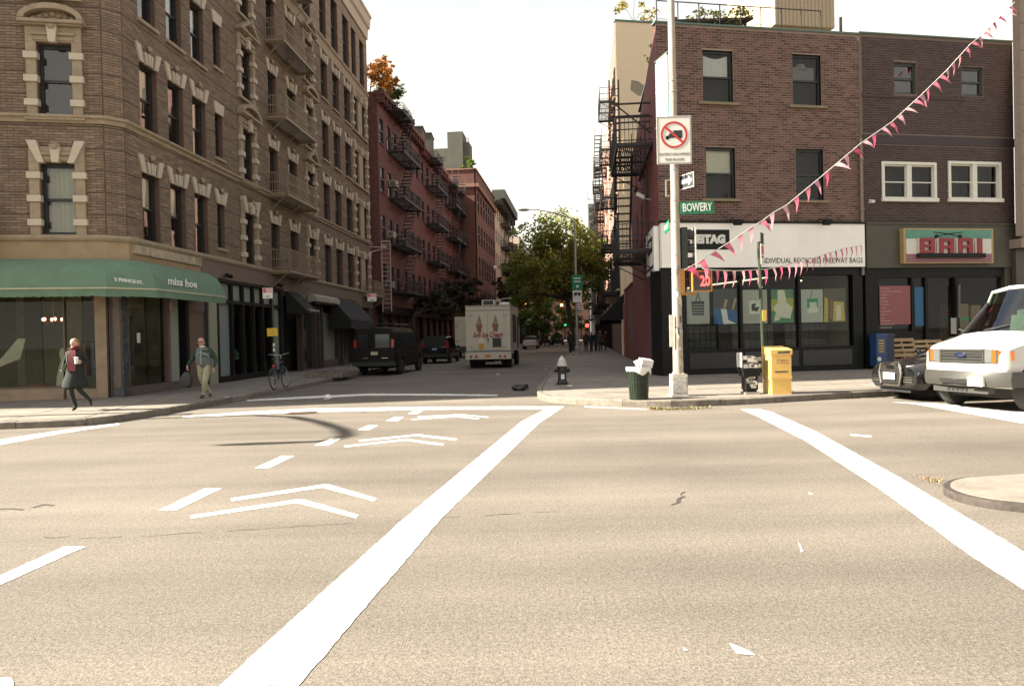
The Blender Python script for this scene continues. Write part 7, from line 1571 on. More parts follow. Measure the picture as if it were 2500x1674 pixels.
# --- cars: low hatchback / suv / saloon bodies
def car_half(zb, w, zs, belt, hw, zh, wr, zr): return [(0, zb), (w * .8, zb), (w, zs), (w * 1.0, (zs + belt) / 2), (w * .97, belt), (hw, zh), (wr, zr), (0, zr + .03)]
def suv(name, lab, M, paint, L=4.5, w=.9, H=1.68, wh=.34, cat='car', saloon=False):
    t = thing(name, lab, cat, M)
    b_ = .95 if not saloon else .86
    if saloon:
        st = [(-L, car_half(.40, w * .82, .5, .74, w * .78, .80, w * .6, .82)), (-L + .12, car_half(.30, w * .93, .45, .82, w * .86, .92, w * .7, .95)), (-L + .75, car_half(.24, w, .42, .88, w * .88, .97, w * .72, 1.0)), (-L + 1.55, car_half(.24, w, .42, .9, w * .74, H - .08, w * .6, H - .03)), (-2.5, car_half(.24, w, .42, .9, w * .75, H - .05, w * .62, H)), (-2.0, car_half(.24, w, .42, .9, w * .74, H - .1, w * .6, H - .05)), (-1.2, car_half(.24, w, .42, .88, w * .88, .94, w * .6, .97)), (-.5, car_half(.25, w * .97, .42, .78, w * .84, .84, w * .55, .88)), (-.12, car_half(.26, w * .93, .40, .70, w * .80, .78, w * .5, .81)), (0, car_half(.28, w * .84, .40, .64, w * .70, .72, w * .45, .75))]
        gz = {(2, 5): 3, (2, 6): 3, (3, 4): 2, (4, 4): 2, (5, 5): 1, (5, 6): 1, (5, 4): 2, (2, 4): 2}
    else:
        st = [(-L, car_half(.42, w * .88, .55, .92, w * .84, 1.0, w * .72, 1.02)), (-L + .08, car_half(.34, w * .96, .48, .95, w * .90, 1.05, w * .78, 1.06)), (-L + .42, car_half(.28, w, .45, .97, w * .80, H - .10, w * .68, H - .03)), (-L + 1.2, car_half(.26, w, .44, .97, w * .82, H - .08, w * .70, H)), (-2.6, car_half(.26, w, .44, .96, w * .82, H - .07, w * .70, H + .01)), (-2.0, car_half(.26, w, .44, .95, w * .80, H - .14, w * .66, H - .07)), (-1.15, car_half(.27, w, .44, .92, w * .90, 1.0, w * .6, 1.03)), (-.45, car_half(.30, w * .96, .46, .84, w * .84, .9, w * .55, .94)), (-.08, car_half(.34, w * .86, .46, .74, w * .74, .8, w * .5, .83)), (0, car_half(.40, w * .76, .48, .66, w * .64, .72, w * .42, .74))]
        gz = {(1, 5): 3, (1, 6): 3, (2, 4): 2, (3, 4): 2, (4, 4): 2, (5, 4): 2, (5, 5): 1, (5, 6): 1}
    car_body(t, st, lambda i, k: gz.get((i, k), 0), [(-.85, wh, wh + .07, w + .02), (-L + .85, wh, wh + .07, w + .02)], [paint, M_CARGLASS, M_CARGLASS, M_CARGLASS], ['body', 'windscreen', 'side_window', 'rear_window'])
    for x in (-.85, -L + .85):
        for s in (-1, 1): wheel(t, x, s * (w - .1), wh, .2)
    for s in (-1, 1): b = MB(); b.ball((-1.45, s * (w + .08), 1.02), (.07, .1, .08), 8, 6); b.build('wing_mirror', paint, t, smooth=60)
    return t
p = at(1068, 880, 46.4); L_ = 4.5; M_SUVP = mat('black_car_paint', (.008, .009, .011), .22, var=.1, coat=.25, spec=.35)
rear = Vector((p.x - .15, 46.2)); ax = Vector((.10, .995)).normalized()
SV = suv('black_suv', 'black estate car parked ahead of the black van, tail lamps red', T(rear.x + ax.x * L_, rear.y + ax.y * L_, 0, math.atan2(ax.y, ax.x)), M_SUVP, L_, .9, 1.72)
for s in (-1, 1): b = MB(); b.box((-L_ + .02, s * .80 - .07, .98), (-L_ + .22, s * .80 + .07, 1.42)); b.build('tail_lamp', M_TAIL, SV)
b = MB(); b.box((-L_ - .012, -.16, .86), (-L_, .16, .98)); b.build('number_plate', mat('plate_blue', (.22, .38, .45), .5), SV); b = MB(); b.box((-L_ - .06, -.82, .42), (-L_ + .06, .82, .60)); b.build('bumper', M_TRIM, SV)
# --- dark saloon behind the white van, at the kerb
M_SAL = mat('dark_grey_car_paint', (.008, .008, .008), .12, var=.1, coat=.9, spec=.5)
ad = -dB; fx_, fy_ = 8.72, 16.92
DC = suv('dark_saloon', 'glossy black saloon with a big chrome framed grille at the kerb behind the white van', T(fx_, fy_, 0, math.atan2(ad.y, ad.x)) @ Matrix.Diagonal((1, 1, 1.03, 1)), M_SAL, 4.7, .86, 1.42, .33, 'car', True)
b = MB(); b.poly([(-.30, .36), (.30, .36), (.36, .62), (.30, .82), (-.30, .82), (-.36, .62)], 'x', -.10, .055); b.build('grille', mat('grille_dark', (.05, .05, .045), .3, .5), DC)
b = MB(); g_ = [(-.30, .36), (.30, .36), (.36, .62), (.30, .82), (-.30, .82), (-.36, .62)]
b.tube([(.06, y, z) for y, z in g_ + g_[:1]], .032, 6); b.build('grille_frame', M_CHROME, DC)
b = MB()
for y in (-.09, -.03, .03, .09): b.lathe([(.026, 0), (.036, 0), (.036, .008), (.026, .008)], 12, (0, 0, 0), 0, Matrix.Translation((.066, y, .74)) @ Matrix.Rotation(PI / 2, 4, 'Y'))
b.build('ring_badge', M_CHROME, DC); b = MB(); b.box((.08, -.19, .47), (.10, .19, .62)); b.build('number_plate', M_PLATE, DC)
for s in (-1, 1):
    b = MB(); b.loft([[(-.02, s * .42, .66), (-.02, s * .42, .78), (-.1, s * .42, .78), (-.1, s * .42, .66)], [(-.14, s * .62, .67), (-.14, s * .62, .79), (-.2, s * .6, .79), (-.2, s * .6, .67)], [(-.36, s * .76, .70), (-.36, s * .76, .78), (-.4, s * .72, .78), (-.4, s * .72, .70)]]); b.build('headlight', mat('clear_lamp', (.55, .55, .52), .08, .3, spec=1.0), DC)
    b = MB()
    for z in (.42, .47, .52): b.box((-.03, s * .54 - .16, z), (.03, s * .54 + .12, z + .02))
    b.build('intake_bar', M_CHROME, DC)
b = MB(); b.box((-.35, -.50, .19), (-.06, .50, .27)); b.build('lower_lip', M_UNDER, DC)
# --- ice cream truck seen from behind
M_TRK = mat('cream_truck_paint', (.50, .455, .36), .45, var=.06, scale=1, dirt=(.34, .28, .2, .4), dscale=1.5)
tr_ = Vector((-1.23, 38.2)); ax = Vector((.105, .9945)).normalized(); sx = Vector((ax.y, -ax.x))
IT = thing('ice_cream_truck', 'cream coloured ice cream truck driving away with cone pictures on its rear doors', 'truck', T(tr_.x, tr_.y, 0, math.atan2(-sx.y, -sx.x) + PI))
# local: x right, y forward, rear face at y = 0
Wt, Ht = 1.16, 3.2
b = MB(); b.box((-Wt, 0, .85), (Wt, 4.4, Ht)); b.box((-Wt + .05, 4.4, .9), (Wt - .05, 5.6, 2.2)); b.add([(-Wt + .05, 4.4, 2.2), (Wt - .05, 4.4, 2.2), (Wt - .05, 4.4, 3.0), (-Wt + .05, 4.4, 3.0), (-Wt + .05, 5.2, 2.2), (Wt - .05, 5.2, 2.2)], [(0, 4, 3), (1, 2, 5), (2, 3, 4, 5)]); b.build('body', M_TRK, IT)
b = MB(); b.box((-Wt - .02, -.03, Ht), (Wt + .02, 4.45, Ht + .06)); b.box((-Wt - .015, -.035, Ht - .2), (Wt + .015, .0, Ht - .17)); b.build('roof_rim', mat('rim_grey', (.30, .27, .21), .5), IT)
for s in (-1, 1):
    x0, x1 = (-.86, -.02) if s < 0 else (.02, .86)
    d_ = MB().box((x0, -.035, .95), (x1, 0, Ht - .25)).build('rear_door', M_TRK, IT)
    b = MB()
    for z in (1.1, 2.75): b.box((x0 - .14 if s < 0 else x1 - .1, -.06, z), (x0 + .1 if s < 0 else x1 + .14, -.03, z + .05))
    b.build('hinge', M_STEEL, d_)
    # painted cone: swirl and wafer
    cx_ = -.45 if s < 0 else .40
    c = MB()
    for q in range(5): c.poly([(cx_ - .15 + .025 * q, 2.30 + .09 * q), (cx_ + .15 - .025 * q, 2.32 + .09 * q), (cx_ + .13 - .03 * q, 2.39 + .09 * q), (cx_ - .13 + .03 * q, 2.36 + .09 * q)], 'y', -.041, -.036)
    c.build('cone_swirl', mat('swirl_grey', (.16, .13, .10), .6, var=.3, scale=30), d_); c = MB(); c.poly([(cx_ - .11, 1.88), (cx_ + .11, 1.88), (cx_ + .13, 2.10), (cx_ + .17, 2.12), (cx_ + .17, 2.29), (cx_ - .17, 2.29), (cx_ - .17, 2.12), (cx_ - .13, 2.10)], 'y', -.041, -.036); c.build('cone_wafer', mat('wafer_brown', (.22, .10, .045), .6, var=.2, scale=25), d_)
text('lettering', 'Soft Ice Cream', .26, mat('truck_script', (.25, .025, .03), .6), IT, Matrix.Translation((-.02, -.042, 1.72)), width=1.58, shear=.35, bold=.012, ext=.002)
b = MB(); b.poly([(-.46, .98), (-.26, .98), (-.20, 1.28), (-.52, 1.28)], 'y', -.041, -.036); b.build('cup_picture', mat('cup_yellow', (.5, .27, .03), .6), IT); b = MB(); b.poly([(-.53, 1.29), (-.19, 1.29), (-.22, 1.42), (-.30, 1.55), (-.36, 1.66), (-.42, 1.55), (-.50, 1.42)], 'y', -.041, -.036); b.build('cup_picture', mat('swirl_white', (.62, .56, .48), .6, var=.1, scale=20), IT)
b = MB(); b.box((.20, -.055, 1.05), (.72, -.036, 1.60)); b.build('window_frame', mat('rim_grey', (.3, .27, .21)), IT); b = MB(); b.box((.25, -.06, 1.10), (.67, -.056, 1.55)); b.build('rear_window', mat('dark_mesh', (.03, .03, .028), .6), IT)
b = MB(); b.box((-.06, -.07, 1.48), (.04, -.03, 1.53)); b.box((-.01, -.075, 1.36), (.02, -.035, 1.5)); b.build('latch', M_TRIM, IT)
b = MB(); b.box((-Wt - .02, -.12, .86), (Wt + .02, 0, .90)); b.build('blue_stripe', mat('stripe_blue', (.03, .06, .13), .5), IT); b = MB(); b.box((-Wt - .03, -.10, .47), (Wt + .02, .4, .86)); b.build('rear_skirt', M_TRK, IT)
for x in (-.9, -.63, .62, .88): b = MB(); b.lathe([(0, 0), (.075, 0), (.07, .03), (0, .035)], 14, (0, 0, 0), 0, Matrix.Translation((x, -.10, .62)) @ Matrix.Rotation(PI / 2, 4, 'X')); b.build('tail_lamp', M_TAIL, IT)
b = MB(); b.box((-.17, -.112, .56), (.14, -.10, .70)); b.build('number_plate', mat('plate_orange', (.5, .16, .05), .5), IT)
for y, r_ in ((1.0, .42), (4.7, .42)):
    for s in (-1, 1):
        for q in ((0, .28) if y < 2 else (0,)):
            e = put('wheel', MB().lathe([(.2, -.12), (.39, -.12), (.42, -.08), (.42, .08), (.39, .12), (.2, .12)], 24).mesh('tyre', M_TYRE, True), IT, Matrix.Translation((s * (.98 - q), y, r_)) @ Matrix.Rotation(s * PI / 2, 4, 'Y')); MB().lathe([(.22, -.1), (.22, .1), (.1, .12), (0, .12)], 16).build('rim', M_RIMD, e)
b = MB(); b.box((-.9, .2, .35), (.9, 5.2, .6)); b.box((-.2, .3, .3), (.2, .9, .46)); b.build('chassis', M_UNDER, IT)
b = MB(); b.box((-.35, .4, Ht + .06), (.32, 1.2, Ht + .36)); b.box((-.28, .395, Ht + .1), (.25, .40, Ht + .32), 1); b.build('roof_unit', [M_TRK, M_TRIM], IT)
b = MB(); b.lathe([(.30, 0), (.30, .1), (.22, .16), (.05, .17)], 14, (.78, .9, Ht + .06)); b.build('roof_vent', M_SIGNF, IT); b = MB(); b.tube([(.3, .8, Ht + .3), (.75, .8, Ht + .42), (1.2, .8, Ht + .43)], .02, 5); b.build('roof_bar', M_STEEL, IT)
b = MB(); b.box((Wt, 1.2, 1.3), (Wt + .02, 2.9, 2.8)); b.box((Wt, 3.5, 1.0), (Wt + .02, 4.2, 2.7)); b.build('serving_hatch', M_TRIM, IT)
b = MB(); b.tube([(Wt, 5.2, 1.9), (Wt + .22, 5.3, 1.9)], .02, 5); b.box((Wt + .12, 5.28, 1.7), (Wt + .34, 5.34, 2.15)); b.build('wing_mirror', M_TRIM, IT)
# --- white box truck ahead, at the kerb
q = at(1110, 815, 57); BT = thing('white_box_truck', 'white box truck standing ahead, mostly hidden behind the ice cream truck', 'truck', T(q.x + 1.1, 57, 0, -.1))
b = MB(); b.box((-1.1, 0, .9), (1.1, 4.6, zat(773, 57, 1115))); b.build('body', M_TRK, BT); b = MB(); b.box((-1.0, 4.6, .8), (1.0, 6.0, 2.3)); b.build('cab', M_TRK, BT); b = MB(); b.box((-.03, -.03, 1), (.03, 0, 2.9)); b.build('door_gap', M_TRIM, BT)
for x in (-1.0, .8):
    for z in (1.3, 2.5): b = MB(); b.box((x, -.05, z), (x + .2, 0, z + .08)); b.build('hinge', M_STEEL, BT)
b = MB(); b.box((-1.1, -.1, .55), (1.1, 0, .9)); b.build('bumper', M_BUMP, BT)
for y in (1.0, 5.0):
    for s in (-1, 1): wheel(BT, s * .95, y, .4, .22).matrix_basis = Matrix.Translation((s * .95, y, .4)) @ Matrix.Rotation(s * PI / 2, 4, 'Y')
# --- far cars at the end of the street
p = at(1293, 845, 86); M_SLV = mat('silver_car_paint', (.45, .45, .43), .3, var=.05, coat=.4)
FC = suv('white_hatchback', 'pale hatchback far down the street right of the ice cream truck', T(p.x + .45, 86 + 4.2, 0, R(84)), M_SLV, 4.2, .86, 1.5, .31)
for s in (-1, 1): b = MB(); b.box((-4.2 + .02, s * .74 - .08, .85), (-4.2 + .2, s * .74 + .08, 1.05)); b.build('tail_lamp', M_TAIL, FC)
b = MB(); b.box((-4.22, -.16, .72), (-4.2, .16, .84)); b.build('number_plate', M_PLATE, FC)
for i, (x, D, lab) in enumerate(((1338, 118, 'dark distant car under the far street trees, left one'), (1368, 112, 'dark distant car under the far street trees, right one'))):
    p = at(x, 830, D); o = copy_tree(SV, T(p.x, D + 4.5, 0, R(84))); o['label'] = lab; o['category'] = 'car'; o.name = 'distant_car'
# ================================================================ people and bicycle
M_SKIN = mat('skin', (.50, .30, .21), .5, var=.05)
M_SKIN2 = mat('ruddy_skin', (.42, .22, .15), .5, var=.06)
M_DKCOAT = mat('black_green_coat', (.009, .012, .0105), .85, var=.2)
M_TIGHT = mat('dark_teal_tights', (.006, .014, .014), .8)
M_BOOT = mat('black_boots', (.012, .012, .012), .35)
M_SCARF = mat('wine_scarf', (.085, .006, .011), .85, var=.25, scale=22)
M_HAIRB = mat('fair_brown_hair', (.22, .13, .06), .6, var=.3, scale=30)
M_HAIRG = mat('grey_hair', (.30, .26, .21), .7, var=.3, scale=30)
M_KHAKI = mat('khaki_trousers', (.30, .275, .18), .85, var=.12, scale=9)
M_JKGREY = mat('grey_fleece', (.105, .11, .105), .9, var=.1)
M_JKGRN = mat('bottle_green_sleeve', (.018, .042, .026), .85, var=.15)
M_SHOE = mat('dark_shoe', (.04, .04, .042), .6)
M_LIP = mat('lip_tone', (.33, .10, .09), .5); M_EYE = mat('eye_dark', (.03, .02, .015), .3)
def person_body(parent, J, E, mats, face=None, fingers=(), S_=1.0):
    """J: name -> (x, y, z, r); E: edges (a, b, material). One skinned, subdivided surface; hands have five fingers."""
    names = list(J); vs = [J[n][:3] for n in names]; rs = [J[n][3] for n in names]; es = [(names.index(a), names.index(b)) for a, b, _ in E]; em = [m for _, _, m in E]
    for wrist, d, side, m in fingers:       # hand: wrist joint, finger direction, palm-side vector
        i = names.index(wrist); w_ = Vector(vs[i]); d = Vector(d).normalized(); s = Vector(side).normalized(); c = d.cross(s).normalized()
        p = w_ + d * .065; vs.append(tuple(p)); rs.append(.030); k = len(vs) - 1; es.append((i, k)); em.append(m)
        for q, (o, L) in enumerate(((-.028, .066), (-.009, .078), (.010, .072), (.028, .055))):
            a = p + d * .035 + s * o; b = a + (d * .8 + c * .45).normalized() * L * .5; e = b + (d * .35 + c * .9).normalized() * L * .5
            for pt, r_ in ((a, .010), (b, .0095), (e, .008)): vs.append(tuple(pt)); rs.append(r_)
            n_ = len(vs); es += [(k, n_ - 3), (n_ - 3, n_ - 2), (n_ - 2, n_ - 1)]; em += [m] * 3
        a = w_ + d * .03 - s * .035; b = a + (d * .7 - s * .5 + c * .4).normalized() * .04
        for pt, r_ in ((a, .012), (b, .010)): vs.append(tuple(pt)); rs.append(r_)
        n_ = len(vs); es += [(i, n_ - 2), (n_ - 2, n_ - 1)]; em += [m] * 2
    me = bpy.data.meshes.new('tmp'); me.from_pydata(vs, es, []); o = bpy.data.objects.new('tmp', me); COL.objects.link(o)
    md = o.modifiers.new('s', 'SKIN'); md.use_smooth_shade = True
    for i, r_ in enumerate(rs): me.skin_vertices[0].data[i].radius = (r_, r_); me.skin_vertices[0].data[i].use_root = i == 0
    if 'chest' in names:
        for n in ('pelvis', 'waist', 'chest'): i = names.index(n); me.skin_vertices[0].data[i].radius = (rs[i] * 1.18, rs[i] * .82)
    o.modifiers.new('d', 'SUBSURF').levels = 2; o.modifiers['d'].render_levels = 2
    dg = bpy.context.evaluated_depsgraph_get(); m2 = bpy.data.meshes.new_from_object(o.evaluated_get(dg), depsgraph=dg); bpy.data.objects.remove(o)
    m2.materials.clear(); ml = list(dict.fromkeys(em + ([x[2] for x in face] if face else [])))
    for m in ml: m2.materials.append(m)
    V = [Vector(v) for v in vs]
    def seg(p, a, b):
        ab = b - a; t = max(0, min(1, (p - a).dot(ab) / max(ab.length_squared, 1e-9))); return (p - a - ab * t).length
    for f in m2.polygons:
        c = f.center; best = min(range(len(es)), key=lambda i: seg(c, V[es[i][0]], V[es[i][1]]) / (max(.3 * (rs[es[i][0]] + rs[es[i][1]]), .012))); f.material_index = ml.index(em[best]); f.use_smooth = True
    if face:
        bm = bmesh.new(); bm.from_mesh(m2)
        for c, r_, m in face:
            g = bmesh.ops.create_uvsphere(bm, u_segments=10, v_segments=7, radius=1); 
            for v in g['verts']: v.co = Vector((v.co.x * r_[0] + c[0], v.co.y * r_[1] + c[1], v.co.z * r_[2] + c[2]))
            for v in g['verts']:
                for f in v.link_faces: f.material_index = ml.index(m); f.smooth = True
        bm.to_mesh(m2); bm.free()
    m2.name = 'body'; return put('body', m2, parent)
def face_bits(h, sk, s=1.0):
    x, y, z = h
    return [((x, y + .012, z + .028), (.086, .102, .098), sk), ((x, y - .088, z - .012), (.012, .022, .022), sk), ((x - .032, y - .080, z + .012), (.011, .008, .007), M_EYE), ((x + .032, y - .080, z + .012), (.011, .008, .007), M_EYE), ((x, y - .080, z - .048), (.022, .010, .007), M_LIP), ((x - .083, y + .005, z), (.012, .022, .03), sk), ((x + .083, y + .005, z), (.012, .022, .03), sk), ((x, y - .055, z - .075), (.035, .03, .025), sk)]
def shell(rings, n=20):
    b = MB(); b.loft([[(cx + rx * math.cos(2 * PI * k / n), cy + ry * math.sin(2 * PI * k / n), z) for k in range(n)] for cx, cy, z, rx, ry in rings], cap=False); return b
# woman with the paper cup
wpos = G(188, 1003, .15)
WM = thing('person', 'woman in a dark coat and wine red scarf striding with a white paper cup', 'person', T(wpos.x, wpos.y, .15) @ Matrix.Scale(1.0, 4))
J = dict(pelvis=(0, 0, .90, .125), waist=(.0, 0, 1.06, .105), chest=(.0, -.01, 1.26, .125), neck=(.0, -.015, 1.41, .05), throat=(.0, -.03, 1.47, .048), head=(.0, -.04, 1.555, .088), crown=(.0, -.03, 1.625, .070),
         shl=(-.165, 0, 1.34, .062), ell=(-.30, .09, 1.13, .048), wrl=(-.315, .0, .95, .032), shr=(.165, 0, 1.34, .062), elr=(.265, .03, 1.10, .048), wrr=(.25, -.2, 1.14, .032),
         hpl=(-.075, 0, .84, .095), knl=(-.075, -.10, .48, .062), anl=(-.005, -.02, .09, .042), tol=(-.02, -.15, .035, .034), hpr=(.075, 0, .84, .095), knr=(.06, .0, .50, .060), anr=(.11, .36, .21, .042), tor=(.12, .36, .08, .034))
E_ = [('pelvis', 'waist', M_DKCOAT), ('waist', 'chest', M_DKCOAT), ('chest', 'neck', M_DKCOAT), ('neck', 'throat', M_SCARF), ('throat', 'head', M_SKIN), ('head', 'crown', M_SKIN), ('chest', 'shl', M_DKCOAT), ('shl', 'ell', M_DKCOAT), ('ell', 'wrl', M_DKCOAT), ('chest', 'shr', M_DKCOAT), ('shr', 'elr', M_DKCOAT), ('elr', 'wrr', M_DKCOAT), ('pelvis', 'hpl', M_TIGHT), ('hpl', 'knl', M_TIGHT), ('knl', 'anl', M_TIGHT), ('anl', 'tol', M_BOOT), ('pelvis', 'hpr', M_TIGHT), ('hpr', 'knr', M_TIGHT), ('knr', 'anr', M_TIGHT), ('anr', 'tor', M_BOOT)]
person_body(WM, J, E_, None, face_bits((0, -.04, 1.555), M_SKIN), [('wrl', (-.1, -.3, -1), (0, 1, 0), M_SKIN), ('wrr', (-.2, -.6, .2), (0, -.2, 1), M_SKIN)])
b = shell([(-.0, .0, 1.40, .12, .09), (0, 0, 1.34, .20, .125), (0, 0, 1.2, .205, .145), (0, 0, 1.05, .185, .14), (-.01, .01, .85, .22, .18), (-.04, .03, .66, .275, .22), (-.05, .05, .56, .29, .235)]); b.build('coat', M_DKCOAT, WM, smooth=60)
b = MB(); b.loft([[(-.055, -.10, 1.43), (.055, -.10, 1.43), (.055, -.05, 1.43), (-.055, -.05, 1.43)], [(-.085, -.165, 1.30), (.10, -.165, 1.30), (.10, -.12, 1.30), (-.085, -.12, 1.30)], [(-.09, -.175, 1.12), (.10, -.175, 1.12), (.10, -.13, 1.12), (-.09, -.13, 1.12)], [(-.10, -.185, .93), (.09, -.18, .93), (.09, -.14, .93), (-.10, -.14, .93)]]); b.build('scarf', M_SCARF, WM, smooth=50)
b = MB(); b.lathe([(.06, 1.40), (.095, 1.42), (.10, 1.47), (.07, 1.50)], 14, (0, -.02, 0)); b.build('scarf_wrap', M_SCARF, WM, smooth=60)
b = MB(); b.ball((0, -.012, 1.60), (.096, .098, .085), 14, 8); b.ball((0, .045, 1.545), (.085, .06, .10), 12, 7); b.ball((.0, .10, 1.60), (.045, .045, .045), 8, 6); h = b.build('hair', M_HAIRB, WM, smooth=60)
b = MB(); b.tube([(-.17, -.06, 1.38), (-.10, -.17, 1.15), (-.28, -.02, .96)], .012, 5); b.box((-.36, -.08, .68), (-.24, .12, .94)); b.build('shoulder_bag', mat('olive_bag', (.06, .07, .045), .6), WM)
cpo = MB().lathe([(.034, 0), (.043, .13), (.046, .13), (.046, .15), (.03, .155)], 14).build('paper_cup', mat('cup_white', (.70, .69, .66), .5), None, T(wpos.x + .195, wpos.y - .30, .15 + 1.10)); cpo['label'] = 'white paper coffee cup held in the left hand of the striding woman'; cpo['category'] = 'cup'
# bald man with a bag
mpos = G(500, 972, .15)
MN = thing('person', 'bald man in a grey and green zip jacket and khaki trousers carrying a bag', 'person', T(mpos.x, mpos.y, .15) @ Matrix.Scale(.985, 4))
J = dict(pelvis=(0, 0, .90, .15), waist=(.0, -.01, 1.04, .15), chest=(.0, -.01, 1.24, .155), neck=(-.015, -.03, 1.41, .062), throat=(-.02, -.05, 1.455, .06), head=(-.03, -.08, 1.545, .092), crown=(-.025, -.07, 1.61, .074),
         shl=(-.19, 0, 1.33, .078), ell=(-.33, .03, 1.08, .062), wrl=(-.42, -.06, .93, .036), shr=(.19, 0, 1.33, .078), elr=(.315, .06, 1.06, .062), wrr=(.30, -.06, .86, .036),
         hpl=(-.095, 0, .84, .115), knl=(-.09, .06, .48, .085), anl=(.05, .28, .12, .055), tol=(.07, .16, .05, .045), hpr=(.095, 0, .84, .115), knr=(.07, -.13, .48, .085), anr=(.0, -.05, .10, .055), tor=(-.03, -.20, .045, .045))
E_ = [('pelvis', 'waist', M_JKGREY), ('waist', 'chest', M_JKGREY), ('chest', 'neck', M_JKGREY), ('neck', 'throat', M_SKIN2), ('throat', 'head', M_SKIN2), ('head', 'crown', M_SKIN2), ('chest', 'shl', M_JKGRN), ('shl', 'ell', M_JKGRN), ('ell', 'wrl', M_JKGRN), ('chest', 'shr', M_JKGRN), ('shr', 'elr', M_JKGRN), ('elr', 'wrr', M_JKGRN), ('pelvis', 'hpl', M_KHAKI), ('hpl', 'knl', M_KHAKI), ('knl', 'anl', M_KHAKI), ('anl', 'tol', M_SHOE), ('pelvis', 'hpr', M_KHAKI), ('hpr', 'knr', M_KHAKI), ('knr', 'anr', M_KHAKI), ('anr', 'tor', M_SHOE)]
person_body(MN, J, E_, None, face_bits((-.03, -.085, 1.545), M_SKIN2), [('wrl', (-.1, -.1, -1), (0, 1, 0), M_SKIN2), ('wrr', (-.05, -.2, -1), (0, 1, 0), M_SKIN2)])
b = shell([(-.01, -.02, 1.42, .09, .075), (0, -.005, 1.36, .19, .12), (0, -.01, 1.22, .215, .165), (0, -.01, 1.05, .215, .175), (0, 0, .93, .205, .165)]); b.build('jacket', M_JKGREY, MN, smooth=60)
b = MB(); b.tube([(-.0, -.185, .94), (0, -.19, 1.1), (0, -.18, 1.25), (-.01, -.12, 1.38)], .012, 5); b.tube([(-.19, -.09, 1.18), (-.1, -.16, 1.26), (0, -.185, 1.27), (.1, -.16, 1.24), (.19, -.09, 1.14)], .010, 5); b.build('jacket_piping', mat('pale_blue_piping', (.25, .32, .32), .7), MN)
b = MB()
for q in range(8): a0, a1 = R(-88 + q * 14), R(-88 + (q + 1) * 14); b.quad((.222 * math.sin(a0 + R(90)) * .98, -.012 - .172 * math.cos(a0 + R(90)), 1.15), (.222 * math.sin(a1 + R(90)) * .98, -.012 - .172 * math.cos(a1 + R(90)), 1.13), (.2 * math.sin(a1 + R(90)), -.006 - .135 * math.cos(a1 + R(90)), 1.335), (.2 * math.sin(a0 + R(90)), -.006 - .135 * math.cos(a0 + R(90)), 1.335))
b.build('jacket_yoke', M_JKGRN, MN, smooth=60)
b = MB(); b.lathe([(.068, 1.40), (.078, 1.415), (.074, 1.445)], 14, (-.015, -.035, 0)); b.build('collar', mat('white_collar', (.6, .6, .58), .8), MN, smooth=60)
b = MB(); b.box((-.10, -.185, 1.555), (.04, -.15, 1.575)); b.box((-.115, -.18, 1.555), (-.10, -.07, 1.565)); b.box((.04, -.18, 1.555), (.055, -.07, 1.565)); b.build('glasses', M_EYE, MN)
b = MB(); b.ball((-.03, -.025, 1.53), (.094, .07, .035), 12, 6); b.build('hair_fringe', M_HAIRG, MN, smooth=60)
bg_ = thing('carrier_bag', 'dark carrier bag hanging from the right hand of the bald man', 'bag', T(mpos.x - .45, mpos.y - .08, .15 + .36)); MB().loft([[(-.12, -.06, 0), (.12, -.06, 0), (.12, .06, 0), (-.12, .06, 0)], [(-.15, -.08, .2), (.14, -.08, .2), (.14, .08, .2), (-.15, .08, .2)], [(-.05, -.03, .36), (.05, -.03, .36), (.05, .03, .36), (-.05, .03, .36)]]).build('body', mat('dark_bag', (.022, .022, .022), .5), bg_, smooth=60); MB().tube([(-.03, 0, .35), (.02, 0, .47), (.04, 0, .35)], .012, 5).build('handle', MATS['dark_bag'], bg_)
# group of pedestrians far along the right pavement
J0 = dict(pelvis=(0, 0, .92, .13), waist=(0, 0, 1.08, .125), chest=(0, -.01, 1.3, .145), neck=(0, -.02, 1.47, .055), throat=(0, -.03, 1.51, .052), head=(0, -.04, 1.60, .09), crown=(0, -.03, 1.67, .072), shl=(-.18, 0, 1.39, .07), ell=(-.25, .04, 1.12, .055), wrl=(-.24, -.06, .88, .036), hal=(-.235, -.09, .78, .032), shr=(.18, 0, 1.39, .07), elr=(.25, .06, 1.12, .055), wrr=(.22, -.08, .90, .036), har=(.215, -.11, .80, .032), hpl=(-.09, 0, .86, .10), knl=(-.09, -.08, .48, .075), anl=(-.08, .0, .09, .05), tol=(-.09, -.15, .045, .042), hpr=(.09, 0, .86, .10), knr=(.08, .02, .48, .075), anr=(.09, .16, .10, .05), tor=(.1, .03, .045, .042))
def E0(top, leg, sk=M_SKIN2): return [('pelvis', 'waist', top), ('waist', 'chest', top), ('chest', 'neck', top), ('neck', 'throat', sk), ('throat', 'head', sk), ('head', 'crown', sk)] + [(a + s, b_ + s, m) for s in 'lr' for a, b_, m in (('sh', 'el', top), ('el', 'wr', top), ('wr', 'ha', sk), ('hp', 'kn', leg), ('kn', 'an', leg), ('an', 'to', M_SHOE))] + [('chest', 'shl', top), ('chest', 'shr', top), ('pelvis', 'hpl', leg), ('pelvis', 'hpr', leg)]
tops = [mat('dark_jacket_%s' % c, v, .85) for c, v in (('a', (.02, .02, .02)), ('b', (.04, .022, .02)), ('c', (.018, .025, .045)), ('d', (.06, .055, .05)), ('e', (.11, .02, .02)))]
legs = [mat('dark_jeans', (.02, .024, .035), .85), mat('grey_trousers', (.05, .05, .048), .85)]
